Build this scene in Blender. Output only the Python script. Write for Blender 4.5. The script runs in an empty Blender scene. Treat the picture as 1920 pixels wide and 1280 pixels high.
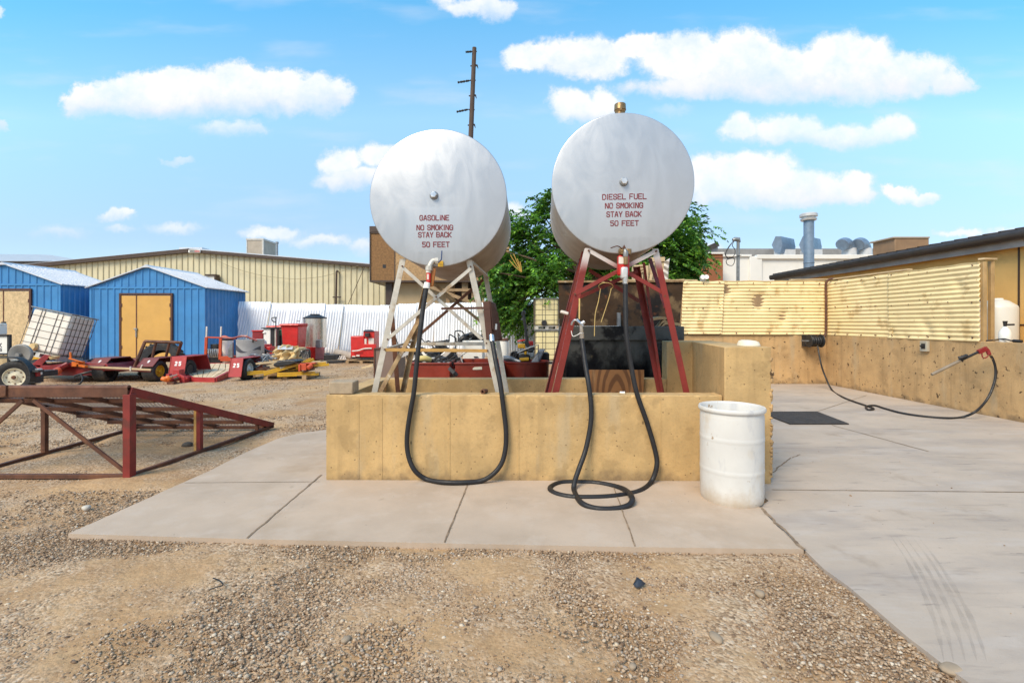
import bpy, bmesh, math, random
import numpy as np
from mathutils import Vector, Matrix, Euler
random.seed(7); rng = np.random.default_rng(11)
R = math.radians
scene = bpy.context.scene
C = scene.collection
# ------------------------------------------------------------------ camera
EYE, FPX, HY = 1.6, 900.0, 605.0          # eye height, focal length and horizon row of the 1920 px photograph
cam = bpy.data.cameras.new('camera'); camo = bpy.data.objects.new('camera', cam); C.objects.link(camo)
camo.location = (0, 0, EYE); camo.rotation_euler = (R(90), 0, 0)
cam.sensor_width = 36; cam.lens = FPX/1920*36; cam.shift_y = (HY-640)/1920
cam.clip_start = 0.05; cam.clip_end = 3000
scene.camera = camo
# ------------------------------------------------------------------ light
SUN_EL, SUN_AZ = 46, 216                    # azimuth: compass-like, 180 = behind the camera
scene.view_settings.view_transform = 'Standard'; scene.view_settings.look = 'None'
scene.view_settings.exposure = 0.95; scene.view_settings.gamma = 1
sd = bpy.data.lights.new('sun', 'SUN'); sd.energy = 2.25; sd.angle = R(28); sd.color = (1.0, 0.845, 0.63)
so = bpy.data.objects.new('sun', sd); C.objects.link(so)
az, el = R(SUN_AZ), R(SUN_EL)
sdir = Vector((math.sin(az)*math.cos(el), math.cos(az)*math.cos(el), math.sin(el)))
so.rotation_euler = sdir.to_track_quat('Z', 'Y').to_euler()
# ------------------------------------------------------------------ sky with clouds (all by direction)
world = bpy.data.worlds.new('World'); scene.world = world; world.use_nodes = True
def sky():
    nt = world.node_tree; N, L = nt.nodes, nt.links; N.clear()
    def n(t, **k):
        q = N.new(t)
        for a, b in k.items(): setattr(q, a, b)
        return q
    def m(op, a, b=None, c=None, clamp=False):
        q = n('ShaderNodeMath', operation=op, use_clamp=clamp)
        for i, x in enumerate((a, b, c)):
            if x is None: continue
            if isinstance(x, (int, float)): q.inputs[i].default_value = x
            else: L.new(x, q.inputs[i])
        return q.outputs[0]
    out = n('ShaderNodeOutputWorld'); bg = n('ShaderNodeBackground'); L.new(bg.outputs[0], out.inputs[0])
    tc = n('ShaderNodeTexCoord'); sep = n('ShaderNodeSeparateXYZ'); L.new(tc.outputs['Generated'], sep.inputs[0])
    st = n('ShaderNodeTexSky', sky_type='NISHITA'); st.sun_disc = False
    st.sun_elevation = R(SUN_EL); st.sun_rotation = R(SUN_AZ); st.air_density = 1.0; st.dust_density = 0.08; st.ozone_density = 1.6
    ga = n('ShaderNodeGamma'); ga.inputs[1].default_value = SKY_GAMMA; L.new(st.outputs[0], ga.inputs[0])
    hs = n('ShaderNodeVectorMath', operation='MULTIPLY'); L.new(ga.outputs[0], hs.inputs[0]); hs.inputs[1].default_value = SKY_TINT
    vr = m('DIVIDE', sep.outputs[2], m('MAXIMUM', m('ABSOLUTE', sep.outputs[1]), .05)); rp = n('ShaderNodeValToRGB'); L.new(vr, rp.inputs[0]); e = rp.color_ramp.elements   # deeper, cleaner blue higher up
    e[0].position = .0; e[0].color = (.50,.60,.63,1); e[1].position = .85; e[1].color = (.30,.78,.95,1)
    for p, c in ((.18,(.54,.62,.66)),(.42,(.69,.92,.91)),(.66,(.36,.84,.95))): k = e.new(p); k.color = c+(1,)
    h2 = n('ShaderNodeVectorMath', operation='MULTIPLY'); L.new(hs.outputs[0], h2.inputs[0]); L.new(rp.outputs[0], h2.inputs[1]); hs = h2
    yy = m('MAXIMUM', m('ABSOLUTE', sep.outputs[1]), 0.05)
    u = m('DIVIDE', sep.outputs[0], yy); v = m('DIVIDE', sep.outputs[2], yy)
    cb = n('ShaderNodeCombineXYZ'); L.new(u, cb.inputs[0]); L.new(v, cb.inputs[1])
    def noise(scale, detail, rough=.6):
        q = n('ShaderNodeTexNoise'); q.inputs['Scale'].default_value = scale; q.inputs['Detail'].default_value = detail
        q.inputs['Roughness'].default_value = rough; L.new(cb.outputs[0], q.inputs['Vector']); return q
    wn = noise(11, 9, .66)
    sub = n('ShaderNodeVectorMath', operation='SUBTRACT'); L.new(wn.outputs['Color'], sub.inputs[0]); sub.inputs[1].default_value = (.5, .5, .5)
    scl = n('ShaderNodeVectorMath', operation='MULTIPLY'); L.new(sub.outputs[0], scl.inputs[0]); scl.inputs[1].default_value = (.095, .075, 0)
    uv = n('ShaderNodeVectorMath', operation='ADD'); L.new(cb.outputs[0], uv.inputs[0]); L.new(scl.outputs[0], uv.inputs[1])
    def blob(px, py, rx, ry):
        q = n('ShaderNodeVectorMath', operation='MULTIPLY_ADD')
        cx, cy, ax, ay = (px-960)/FPX, (HY-py)/FPX, rx/FPX, ry/FPX
        L.new(uv.outputs[0], q.inputs[0]); q.inputs[1].default_value = (1/ax, 1/ay, 0); q.inputs[2].default_value = (-cx/ax, -cy/ay, 0)
        l = n('ShaderNodeVectorMath', operation='LENGTH'); L.new(q.outputs[0], l.inputs[0])
        return l.outputs['Value']
    sv = n('ShaderNodeSeparateXYZ'); L.new(uv.outputs[0], sv.inputs[0])
    total = None
    er = noise(34, 8, .7); erode = m('MULTIPLY_ADD', er.outputs[0], .55, -.275)
    for base, soft, amt, bl in CLOUDS:
        acc = None
        for b in bl:
            d = blob(*b)
            if acc is None: acc = d
            else: acc = m('SMOOTH_MIN', acc, d, .22)
        ed = n('ShaderNodeMapRange', interpolation_type='SMOOTHSTEP'); L.new(m('ADD', acc, erode), ed.inputs[0])
        ed.inputs[1].default_value = 1.14; ed.inputs[2].default_value = 1.14-soft*1.1; ed.inputs[3].default_value = 0; ed.inputs[4].default_value = amt
        bm_ = n('ShaderNodeMapRange', interpolation_type='SMOOTHSTEP'); L.new(sv.outputs[1], bm_.inputs[0])
        bv = (HY-base)/FPX
        bm_.inputs[1].default_value = bv-.022; bm_.inputs[2].default_value = bv+.03
        k = m('MULTIPLY', ed.outputs[0], bm_.outputs[0])
        top_ = min(q[1]-q[3] for q in bl); sh = n('ShaderNodeMapRange', interpolation_type='SMOOTHSTEP'); L.new(sv.outputs[1], sh.inputs[0]); sh.inputs[1].default_value = bv-.01; sh.inputs[2].default_value = bv+max(.03, .62*(base-top_)/FPX)
        sk = m('MULTIPLY', k, sh.outputs[0]); shade = sk if total is None else m('MAXIMUM', shade, sk)
        total = k if total is None else m('MAXIMUM', total, k)
    # thin haze low in the sky and broken texture inside the clouds
    tn = noise(9, 7, .65)
    tex = n('ShaderNodeMapRange'); L.new(tn.outputs[0], tex.inputs[0]); tex.inputs[1].default_value = .25; tex.inputs[2].default_value = .6
    tex.inputs[3].default_value = .5; tex.inputs[4].default_value = 1.0
    fac = m('MULTIPLY', total, tex.outputs[0], clamp=True)
    st_map = n('ShaderNodeMapping'); st_map.inputs['Scale'].default_value = (1.0, 4.5, 1); L.new(cb.outputs[0], st_map.inputs[0])
    wisp = n('ShaderNodeTexNoise'); wisp.inputs['Scale'].default_value = 3.2; wisp.inputs['Detail'].default_value = 6; L.new(st_map.outputs[0], wisp.inputs['Vector'])
    wm = n('ShaderNodeMapRange', interpolation_type='SMOOTHSTEP'); L.new(wisp.outputs[0], wm.inputs[0]); wm.inputs[1].default_value = .5; wm.inputs[2].default_value = .78
    wm.inputs[3].default_value = 0; wm.inputs[4].default_value = .3
    fac = m('MAXIMUM', fac, wm.outputs[0], clamp=True)
    # unseen broken cloud added behind and above the camera as fill light
    bk = n('ShaderNodeTexNoise'); bk.inputs['Scale'].default_value = 2.6; bk.inputs['Detail'].default_value = 6; L.new(tc.outputs['Generated'], bk.inputs['Vector'])
    bkm = n('ShaderNodeMapRange', interpolation_type='SMOOTHSTEP'); L.new(bk.outputs[0], bkm.inputs[0]); bkm.inputs[1].default_value = .40; bkm.inputs[2].default_value = .58; bkm.inputs[4].default_value = .9
    wh = n('ShaderNodeMapRange', interpolation_type='SMOOTHSTEP'); L.new(m('SUBTRACT', sep.outputs[2], sep.outputs[1]), wh.inputs[0]); wh.inputs[1].default_value = .0; wh.inputs[2].default_value = .25
    lo_ = n('ShaderNodeMapRange', interpolation_type='SMOOTHSTEP'); L.new(sep.outputs[2], lo_.inputs[0]); lo_.inputs[1].default_value = .24; lo_.inputs[2].default_value = .5; lo_.inputs[3].default_value = 1; lo_.inputs[4].default_value = .25
    bkf = m('MULTIPLY', m('MULTIPLY', bkm.outputs[0], lo_.outputs[0]), wh.outputs[0]); fac = m('MAXIMUM', fac, bkf, clamp=True)
    shade = m('MAXIMUM', shade, m('MULTIPLY', bkf, .9))
    cn = noise(20, 5)
    cc = n('ShaderNodeMix', data_type='RGBA'); L.new(m('MULTIPLY_ADD', cn.outputs[0], .5, m('MULTIPLY', shade, .75), clamp=True), cc.inputs[0])
    cc.inputs[6].default_value = tuple(x*CLOUD_L for x in (.72, .78, .915))+(1,); cc.inputs[7].default_value = tuple(x*CLOUD_L for x in (1.03, 1.02, 1.02))+(1,)
    mx = n('ShaderNodeMix', data_type='RGBA'); L.new(fac, mx.inputs[0]); L.new(hs.outputs[0], mx.inputs[6]); L.new(cc.outputs[2], mx.inputs[7])
    L.new(mx.outputs[2], bg.inputs[0]); bg.inputs[1].default_value = 0.12
    world.cycles.sampling_method = 'MANUAL'; world.cycles.sample_map_resolution = 512
SKY_GAMMA, SKY_TINT, CLOUD_L = .62, (2.02, 2.07, 2.25), 4.6
CLOUDS = [  # (flat base row, edge softness, opacity, [ellipses x, y, rx, ry])
 (216, .35, 1, [(165,190,50,38),(235,172,75,40),(330,168,95,44),(437,158,72,44),(540,168,95,40),(612,184,55,40),(390,200,262,26)]),
 (255, .7, .75, [(430,243,80,20),(480,243,35,12)]),
 (190, .4, 1, [(1000,112,66,28),(1090,108,100,44),(1190,84,52,26),(1285,112,95,48),(1398,104,78,56),(1450,138,150,60),(1600,110,85,54),(1700,138,95,46),(1785,158,42,28),(1470,165,330,30)]),
 (140, .7, .7, [(1010,122,60,20),(1180,80,60,22)]),
 (236, .5, 1, [(1075,198,52,32),(1135,192,36,34),(1110,215,55,24)]),
 (225, .9, .35, [(1260,207,45,14)]),
 (280, .5, .95, [(1385,240,42,30),(1480,244,92,32),(1600,256,95,30),(1672,244,50,36),(1550,262,165,18)]),
 (392, .45, 1, [(1330,330,75,44),(1420,322,82,40),(1480,352,130,36),(1605,346,52,26),(1590,360,70,24),(1450,372,170,22),(1380,350,110,40)]),
 (384, .4, 1, [(1690,362,30,17),(1722,368,36,14)]),
 (358, .5, 1, [(640,300,42,28),(705,288,48,26),(680,335,88,28),(760,320,60,40)]),
 (44, .5, .95, [(868,14,66,24),(930,16,46,28)]),
 (420, .6, .95, [(217,408,40,15),(238,402,18,11)]),
 (308, .7, .7, [(333,299,34,9)]),
 (446, .9, .7, [(330,427,60,16),(225,432,40,10),(110,440,65,18)]),
 (470, .7, .85, [(510,438,66,18),(540,432,26,12),(600,450,60,16),(680,460,40,20)]),
 (250, .5, .8, [(2,236,14,16),(0,20,18,16)]),
 (425, .7, .9, [(962,398,34,26)]),
 (470, .7, .8, [(1330,458,34,16),(1500,470,60,12),(1800,440,60,10),(1880,436,40,14)]),
]
sky()
# ------------------------------------------------------------------ helpers
def P(px, py, D): return Vector(((px-960)*D/FPX, D, EYE-(py-HY)*D/FPX))      # a point seen at photo pixel px, py at depth D
def G(px, py, z=0.0):
    D = (EYE-z)*FPX/(py-HY); return Vector(((px-960)*D/FPX, D, z))           # the point of the level z seen there
def S(h):
    h = h.lstrip('#'); o = []
    for i in (0, 2, 4):
        c = int(h[i:i+2], 16)/255; o.append(c/12.92 if c <= .04045 else ((c+.055)/1.055)**2.4)
    return tuple(o)
def frame(a, up):
    a = a.normalized(); up = Vector(up)
    if abs(a.dot(up.normalized())) > .98: up = Vector((0, 1, 0)) if abs(a.y) < .9 else Vector((1, 0, 0))
    s = a.cross(up).normalized(); return a, s, s.cross(a).normalized()
class MB:
    def __init__(s): s.v = []; s.f = []
    def add(s, vs, fs):
        o = len(s.v); s.v += [Vector(x) for x in vs]; s.f += [tuple(i+o for i in q) for q in fs]; return s
    def box(s, c, size, rot=None):
        c = Vector(c); h = Vector(size)/2
        vs = [Vector((x*h.x, y*h.y, z*h.z)) for z in (-1, 1) for y in (-1, 1) for x in (-1, 1)]
        if rot is not None: vs = [rot @ q for q in vs]
        return s.add([c+q for q in vs], [(0,2,3,1),(4,5,7,6),(0,1,5,4),(2,6,7,3),(0,4,6,2),(1,3,7,5)])
    def mm(s, a, b):
        a, b = Vector(a), Vector(b); return s.box((a+b)/2, [abs(q) for q in (b-a)])
    def px(s, x0, y0, x1, y1, D, depth):                                     # box whose front face fills a photo rectangle at depth D
        a, b = P(x0, y0, D), P(x1, y1, D); b.y += depth; return s.mm(a, b)
    def hexa(s, q):                                                          # eight corners: bottom loop, top loop
        return s.add(q, [(3,2,1,0),(4,5,6,7),(0,1,5,4),(1,2,6,5),(2,3,7,6),(3,0,4,7)])
    def bar(s, p0, p1, w, h, up=(0,0,1)):
        p0, p1 = Vector(p0), Vector(p1); a, sd, u = frame(p1-p0, up)
        q = []
        for p in (p0, p1):
            for i, j in ((-1,-1),(1,-1),(1,1),(-1,1)): q.append(p+sd*(i*w/2)+u*(j*h/2))
        return s.add(q, [(3,2,1,0),(4,5,6,7),(0,1,5,4),(1,2,6,5),(2,3,7,6),(3,0,4,7)])
    def angle(s, p0, p1, w, t=.006, d1=(1,0,0), d2=(0,1,0)):                 # angle iron: flanges along d1 and d2 from the heel line
        p0, p1, d1, d2 = Vector(p0), Vector(p1), Vector(d1), Vector(d2)
        poly = [Vector((0,0,0)), d1*w, d1*w+d2*t, d1*t+d2*t, d1*t+d2*w, d2*w]
        vs = [p0+q for q in poly]+[p1+q for q in poly]
        fs = [tuple(range(5,-1,-1)), tuple(range(6,12))]+[(i,(i+1)%6,(i+1)%6+6,i+6) for i in range(6)]
        return s.add(vs, fs)
    def tube(s, pts, r, n=8, caps=True):
        pts = [Vector(p) for p in pts]; k = len(pts); rs = r if isinstance(r, (list, tuple)) else [r]*k
        t = [(pts[min(i+1,k-1)]-pts[max(i-1,0)]).normalized() for i in range(k)]
        _, sd, u = frame(t[0], (0,0,1)); vs = []
        for i in range(k):
            sd = (sd-t[i]*sd.dot(t[i])).normalized(); u = t[i].cross(sd)
            for j in range(n):
                a = 2*math.pi*j/n; vs.append(pts[i]+sd*(math.cos(a)*rs[i])+u*(math.sin(a)*rs[i]))
        fs = [(i*n+j, i*n+(j+1)%n, (i+1)*n+(j+1)%n, (i+1)*n+j) for i in range(k-1) for j in range(n)]
        if caps: fs += [tuple(range(n-1,-1,-1)), tuple((k-1)*n+j for j in range(n))]
        return s.add(vs, fs)
    def cyl(s, p0, p1, r0, r1=None, n=24): return s.tube([p0, p1], [r0, r0 if r1 is None else r1], n)
    def lathe(s, prof, o, ax=(0,0,1), n=40, a0=0, a1=None):                  # profile of (radius, height) turned round an axis
        o = Vector(o); a, sd, u = frame(Vector(ax), (0,1,0) if abs(Vector(ax).normalized().y) < .9 else (0,0,1)); vs = []; k = len(prof)
        full = a1 is None; m_ = n if full else n+1
        for r, z in prof:
            for j in range(m_):
                t = a0+(2*math.pi if full else a1-a0)*j/n; vs.append(o+a*z+sd*(math.cos(t)*r)+u*(math.sin(t)*r))
        fs = []
        for i in range(k-1):
            for j in range(n):
                j2 = (j+1) % m_; fs.append((i*m_+j, i*m_+j2, (i+1)*m_+j2, (i+1)*m_+j))
        return s.add(vs, fs)
    def prism(s, poly, ex):
        poly = [Vector(p) for p in poly]; ex = Vector(ex); k = len(poly)
        return s.add(poly+[p+ex for p in poly], [tuple(range(k-1,-1,-1)), tuple(range(k,2*k))]+[(i,(i+1)%k,(i+1)%k+k,i+k) for i in range(k)])
    def grid(s, fn, nu, nv):
        vs = [fn(i/nu, j/nv) for j in range(nv+1) for i in range(nu+1)]
        return s.add(vs, [(j*(nu+1)+i, j*(nu+1)+i+1, (j+1)*(nu+1)+i+1, (j+1)*(nu+1)+i) for j in range(nv) for i in range(nu)])
    def torus(s, c, ax, R_, r, n=28, k=12):
        return s.lathe([(R_+r*math.cos(2*math.pi*i/k), r*math.sin(2*math.pi*i/k)) for i in range(k+1)], c, ax, n)
    def warp(s, fn): s.v = [fn(p) for p in s.v]; return s
    def build(s, name, mat, parent=None, bevel=0, smooth=38, solid=0):
        me = bpy.data.meshes.new(name); off = OFF.get(parent.name, Vector()) if parent else Vector()
        if not parent: lo = [min(p[i] for p in s.v) for i in range(3)]; hi = [max(p[i] for p in s.v) for i in range(3)]; off = Vector(((lo[0]+hi[0])/2, (lo[1]+hi[1])/2, lo[2]))
        me.from_pydata([tuple(p-off) for p in s.v], [], s.f); me.update()
        bm = bmesh.new(); bm.from_mesh(me); bmesh.ops.remove_doubles(bm, verts=bm.verts, dist=1e-6); bmesh.ops.recalc_face_normals(bm, faces=bm.faces); bm.to_mesh(me); bm.free()
        me.polygons.foreach_set('use_smooth', [True]*len(me.polygons)); me.set_sharp_from_angle(angle=R(smooth))
        me.materials.append(mat)
        o = bpy.data.objects.new(name, me); C.objects.link(o)
        if parent: o.parent = parent; OFF[o.name] = off
        else: o.location = off; OFF[o.name] = off
        if solid: md = o.modifiers.new('thickness', 'SOLIDIFY'); md.thickness = solid; md.offset = 0
        if bevel: md = o.modifiers.new('bevel', 'BEVEL'); md.width = bevel; md.segments = 2; md.limit_method = 'ANGLE'; md.angle_limit = R(50)
        return o
OFF = {}
def thing(name, label, cat, loc=(0,0,0), rot=None, group=None):
    o = bpy.data.objects.new(name, None); C.objects.link(o); o.empty_display_size = .1; o.location = loc
    if rot is not None: o.rotation_euler = rot; OFF[o.name] = Vector()        # parts modelled in the thing's own space
    else: OFF[o.name] = Vector(loc)                                          # parts modelled in world space
    o['label'] = label; o['category'] = cat
    if group: o['group'] = group
    return o
def tag(o, label, cat, group=None):
    o['label'] = label; o['category'] = cat
    if group: o['group'] = group
    return o
def struct(o, label=None):
    o['kind'] = 'structure'
    if label: o['label'] = label
    return o
def smoothpath(pts, k=6):                                                    # Catmull-Rom through points
    pts = [Vector(p) for p in pts]; o = []
    for i in range(len(pts)-1):
        a, b, c, d = pts[max(i-1,0)], pts[i], pts[i+1], pts[min(i+2,len(pts)-1)]
        for j in range(k):
            t = j/k; o.append(.5*((2*b)+(c-a)*t+(2*a-5*b+4*c-d)*t*t+(3*b-a-3*c+d)*t**3))
    return o+[pts[-1]]
# ------------------------------------------------------------------ materials
def M(name, col, rough=.6, metal=0, var=.12, vs=5, layers=(), bump=0, bs=60, stretch=(1,1,1), spec=.5, bump2=None, coat=0, trans=0):
    """base colour varied by noise, then layers (colour, amount, scale, low, high, kind, stretch) mixed over it"""
    mt = bpy.data.materials.new(name); mt.use_nodes = True; nt = mt.node_tree; N, L = nt.nodes, nt.links; N.clear()
    out = N.new('ShaderNodeOutputMaterial'); bs_ = N.new('ShaderNodeBsdfPrincipled'); L.new(bs_.outputs[0], out.inputs[0])
    tc = N.new('ShaderNodeTexCoord')
    def mapped(st):
        mp = N.new('ShaderNodeMapping'); mp.inputs['Scale'].default_value = st; L.new(tc.outputs['Object'], mp.inputs[0]); return mp.outputs[0]
    def tex(kind, scale, st=(1,1,1), detail=5, rough_=.6):
        if kind == 'vor':
            q = N.new('ShaderNodeTexVoronoi'); q.inputs['Scale'].default_value = scale; L.new(mapped(st), q.inputs['Vector']); return q.outputs['Distance']
        if kind == 'wave':
            q = N.new('ShaderNodeTexWave'); q.inputs['Scale'].default_value = scale; q.wave_type = 'RINGS'; q.rings_direction = 'Y'; q.inputs['Distortion'].default_value = 5; q.inputs['Detail'].default_value = 3; q.inputs['Detail Scale'].default_value = .8
            L.new(mapped(st), q.inputs['Vector']); return q.outputs['Fac']
        q = N.new('ShaderNodeTexNoise'); q.inputs['Scale'].default_value = scale; q.inputs['Detail'].default_value = detail; q.inputs['Roughness'].default_value = rough_
        L.new(mapped(st), q.inputs['Vector']); return q.outputs['Fac']
    def mr(x, a, b, c, d, smooth=True):
        q = N.new('ShaderNodeMapRange')
        if smooth: q.interpolation_type = 'SMOOTHSTEP'
        L.new(x, q.inputs[0])
        for i, w in enumerate((a, b, c, d)): q.inputs[i+1].default_value = w
        return q.outputs[0]
    def mix(f, a, b, bt='MIX'):
        q = N.new('ShaderNodeMix'); q.data_type = 'RGBA'; q.blend_type = bt
        if hasattr(f, 'default_value'): L.new(f, q.inputs[0])
        else: q.inputs[0].default_value = f
        for i, x in ((6, a), (7, b)):
            if isinstance(x, tuple): q.inputs[i].default_value = x[:3]+(1,)
            else: L.new(x, q.inputs[i])
        return q.outputs[2]
    lo = tuple(max(0, c*(1-var)) for c in col); hi = tuple(min(.95, c*(1+var)) for c in col)
    cur = mix(mr(tex('noise', vs, stretch, 6), .3, .7, 0, 1), lo, hi)
    for ly in layers:
        lc, amt, sc, a, b = ly[:5]; kind = ly[5] if len(ly) > 5 else 'noise'; st = ly[6] if len(ly) > 6 else (1,1,1)
        if kind in ('low', 'high', 'left'):                                   # tone by height, broken by noise: stains, and painted shade under the tanks
            g = N.new('ShaderNodeNewGeometry'); sp = N.new('ShaderNodeSeparateXYZ'); L.new(g.outputs['Position'], sp.inputs[0])
            ad = N.new('ShaderNodeMath'); ad.operation = 'MULTIPLY_ADD'; L.new(tex('noise', sc, st), ad.inputs[0]); ad.inputs[1].default_value = ly[7] if len(ly) > 7 else .3
            L.new(sp.outputs[2], ad.inputs[2]); f = mr(ad.outputs[0], a, b, 0, amt)
        elif kind == 'ring':
            f = mr(tex('wave', sc, st), a, b, 0, amt)
        else: f = mr(tex(kind, sc, st), a, b, 0, amt)
        cur = mix(f, cur, lc)
    L.new(cur, bs_.inputs['Base Color'])
    rv = mr(tex('noise', vs*2.3, stretch), .3, .7, max(.05, rough-.1), min(1, rough+.12)); L.new(rv, bs_.inputs['Roughness'])
    bs_.inputs['Metallic'].default_value = metal; bs_.inputs['Specular IOR Level'].default_value = spec
    if coat: bs_.inputs['Coat Weight'].default_value = coat; bs_.inputs['Coat Roughness'].default_value = .25
    if trans: bs_.inputs['Transmission Weight'].default_value = trans
    prev = None
    for bb in ([(bump, bs, 'noise', stretch)] if bump else [])+(list(bump2) if bump2 else []):
        q = N.new('ShaderNodeBump'); q.inputs['Strength'].default_value = 1; q.inputs['Distance'].default_value = bb[0]
        L.new(tex(bb[2] if len(bb) > 2 else 'noise', bb[1], bb[3] if len(bb) > 3 else (1,1,1)), q.inputs['Height'])
        if prev: L.new(prev, q.inputs['Normal'])
        prev = q.outputs[0]
    if prev: L.new(prev, bs_.inputs['Normal'])
    return mt
def smudge():
    mt = bpy.data.materials.new('tyre_smudge'); mt.use_nodes = True; N, L = mt.node_tree.nodes, mt.node_tree.links; g = N.new('ShaderNodeNewGeometry'); n = N.new('ShaderNodeTexNoise'); n.inputs['Scale'].default_value = 7; n.inputs['Detail'].default_value = 6; L.new(g.outputs['Position'], n.inputs['Vector'])
    r = N.new('ShaderNodeMapRange'); L.new(n.outputs[0], r.inputs[0]); r.inputs[1].default_value = .3; r.inputs[2].default_value = .75; r.inputs[3].default_value = .02; r.inputs[4].default_value = .17
    t = N.new('ShaderNodeBsdfTransparent'); x = N.new('ShaderNodeMixShader'); b = N['Principled BSDF']; b.inputs['Base Color'].default_value = (.12,.105,.09,1); b.inputs['Roughness'].default_value = .9; L.new(r.outputs[0], x.inputs[0]); L.new(t.outputs[0], x.inputs[1]); L.new(b.outputs[0], x.inputs[2]); L.new(x.outputs[0], N['Material Output'].inputs[0]); return mt
m = {}
def conc(name, base, dark, pits, pitsize, streak=.5, big=.70):
    return M(name, base, .85, 0, .15, 2.2, [
        (tuple(c*.76 for c in base), .55, 1.3, .48, .68), (tuple(c*1.18 for c in base), .6, 2.7, .50, .68),
        (dark, streak, 5.5, .52, .70, 'noise', (1, 1, .09)), ((.44,.36,.24), .45, 3.1, .54, .70, 'noise', (1,1,.2)), (tuple(c*.62 for c in base), .45, 3.3, .56, .64),
        ((.14,.095,.055), .75, 5, .40, .20, 'low', (1,1,1), .50), (pits, .75, pitsize, .115, .07, 'vor'), (pits, .8, pitsize*.37, .06, .03, 'vor', (1,1,.5)), (pits, .9, pitsize*1.3, big, big+.03),
        (dark, .25, 40, .5, .7)],
        bump=.004, bs=28, bump2=[(.002, 120, 'noise')])
m['wall'] = conc('ochre_concrete', (.52,.345,.152), (.29,.195,.09), (.12,.075,.035), 13, .32, .73)
m['wall_pitted'] = conc('pitted_tan_concrete', (.50,.32,.15), (.23,.145,.068), (.05,.027,.013), 6.0, .40, .628)
m['slab'] = M('pale_concrete_slab', (.455,.355,.268), .85, 0, .07, 1.6, [((.36,.275,.20), .55, 1.1, .48, .66), ((.50,.41,.33), .5, 4, .5, .7), ((.32,.22,.13), .35, .7, .55, .7), ((.28,.23,.18), .6, 3.1, .66, .74), ((.13,.10,.08), .8, 5.5, .04, .02, 'vor'), ((.36,.30,.24), .35, 60, .55, .75)], bump=.0015, bs=120)
m['drive'] = M('grey_concrete_drive', (.44,.36,.288), .8, 0, .08, 1.2, [((.31,.265,.235), .6, .9, .46, .64, 'noise', (.5,1.6,1)), ((.47,.41,.36), .6, 1.7, .5, .68, 'noise', (.6,1.8,1)), ((.24,.20,.175), .5, 2.6, .57, .70, 'noise', (.45,2.6,1)), ((.20,.17,.15), .7, 9, .64, .70, 'noise', (.4,2.2,1)), ((.26,.20,.15), .5, 1.4, .60, .72), ((.11,.09,.08), .8, 4.4, .035, .018, 'vor'), ((.30,.26,.22), .35, 70, .55, .75)], bump=.0012, bs=110)
m['joint'] = M('dark_joint', (.22,.155,.10), .95, var=.4, vs=14)
m['tyre_mark'] = smudge() # M('tyre_mark', (.36,.295,.245), .85, var=.2, vs=20)
m['tank'] = None
m['galv'] = M('galvanised_steel_rusting', (.56,.53,.47), .5, .35, .12, 9, [((.33,.20,.08), .75, 4, .55, .7), ((.20,.10,.04), .8, 11, .63, .75), ((.70,.68,.63), .6, 6, .6, .8)], bump=.001, bs=60)
m['galv_rust'] = M('rust_stained_steel', (.36,.25,.13), .6, .2, .25, 7, [((.17,.085,.035), .9, 5, .45, .65), ((.55,.50,.42), .6, 9, .58, .7)], bump=.001, bs=60)
m['red_steel'] = M('oxide_red_steel', (.205,.022,.016), .6, 0, .16, 5, [((.085,.026,.016), .7, 4, .5, .66), ((.42,.22,.18), .35, 14, .66, .8)], bump=.0006, bs=80)
m['red_steel_worn'] = M('oxide_red_steel_with_grey_tops', (.215,.023,.017), .55, 0, .16, 5, [((.11,.018,.012), .5, 4, .5, .72), ((.62,.58,.56), .95, 3, 2.18, 2.36, 'high', (1,1,1), .12)], bump=.0006, bs=80)
m['wood_bar'] = M('yellow_pine_bar', (.50,.29,.085), .7, 0, .15, 4, [((.25,.13,.04), .5, 14, .5, .7, 'noise', (.15,1,1))], bump=.001, bs=60)
m['brown'] = M('dark_brown_paint', (.085,.034,.022), .5, .1, .15, 6, [((.16,.07,.04), .5, 8, .55, .75)], bump=.0006)
m['rust'] = M('rusty_brown_steel', (.115,.048,.028), .65, .2, .3, 6, [((.20,.085,.04), .7, 5, .5, .7), ((.05,.022,.015), .7, 9, .55, .75)], bump=.001)
m['rubber'] = M('black_rubber_hose', (.011,.011,.013), .55, 0, .2, 10, [((.07,.06,.05), .4, 6, .6, .8)], bump=.0008, bs=90)
m['tyre'] = M('tyre_rubber', (.022,.021,.022), .75, 0, .2, 9, [((.16,.12,.085), .45, 4, .5, .75)], bump=.003, bs=30)
m['black'] = M('black_plastic', (.018,.018,.02), .5, 0, .25, 8, [((.08,.075,.07), .4, 5, .55, .8)])
m['grey'] = M('grey_metal', (.25,.26,.27), .42, .5, .2, 6, [((.11,.10,.09), .5, 7, .55, .75)])
m['steel'] = M('bright_steel', (.62,.62,.62), .28, .9, .1, 6)
m['stainless'] = M('brushed_stainless', (.62,.58,.52), .3, .85, .08, 5, stretch=(6,6,.4))
m['white_plastic'] = M('white_plastic', (.80,.79,.74), .42, 0, .05, 3, [((.66,.60,.46), .4, 3, .55, .8)])
m['barrel'] = M('scuffed_white_plastic', (.62,.61,.585), .42, 0, .05, 2.5, [((.54,.44,.31), .55, 3.4, .55, .68, 'noise', (1,1,.5)), ((.40,.41,.44), .5, 4.3, .57, .68, 'noise', (1.3,1.3,.45)), ((.30,.18,.08), .85, 6.5, .655, .71), ((.22,.19,.16), .8, 22, .70, .74), ((.40,.28,.15), .6, 5, .42, .16, 'low', (1,1,1), .4)], bump=.001, bs=25)
m['ibc'] = M('white_tote_plastic', (.74,.68,.60), .5, 0, .07, 2.5, [((.62,.50,.38), .5, 1.8, .5, .75)])
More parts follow.
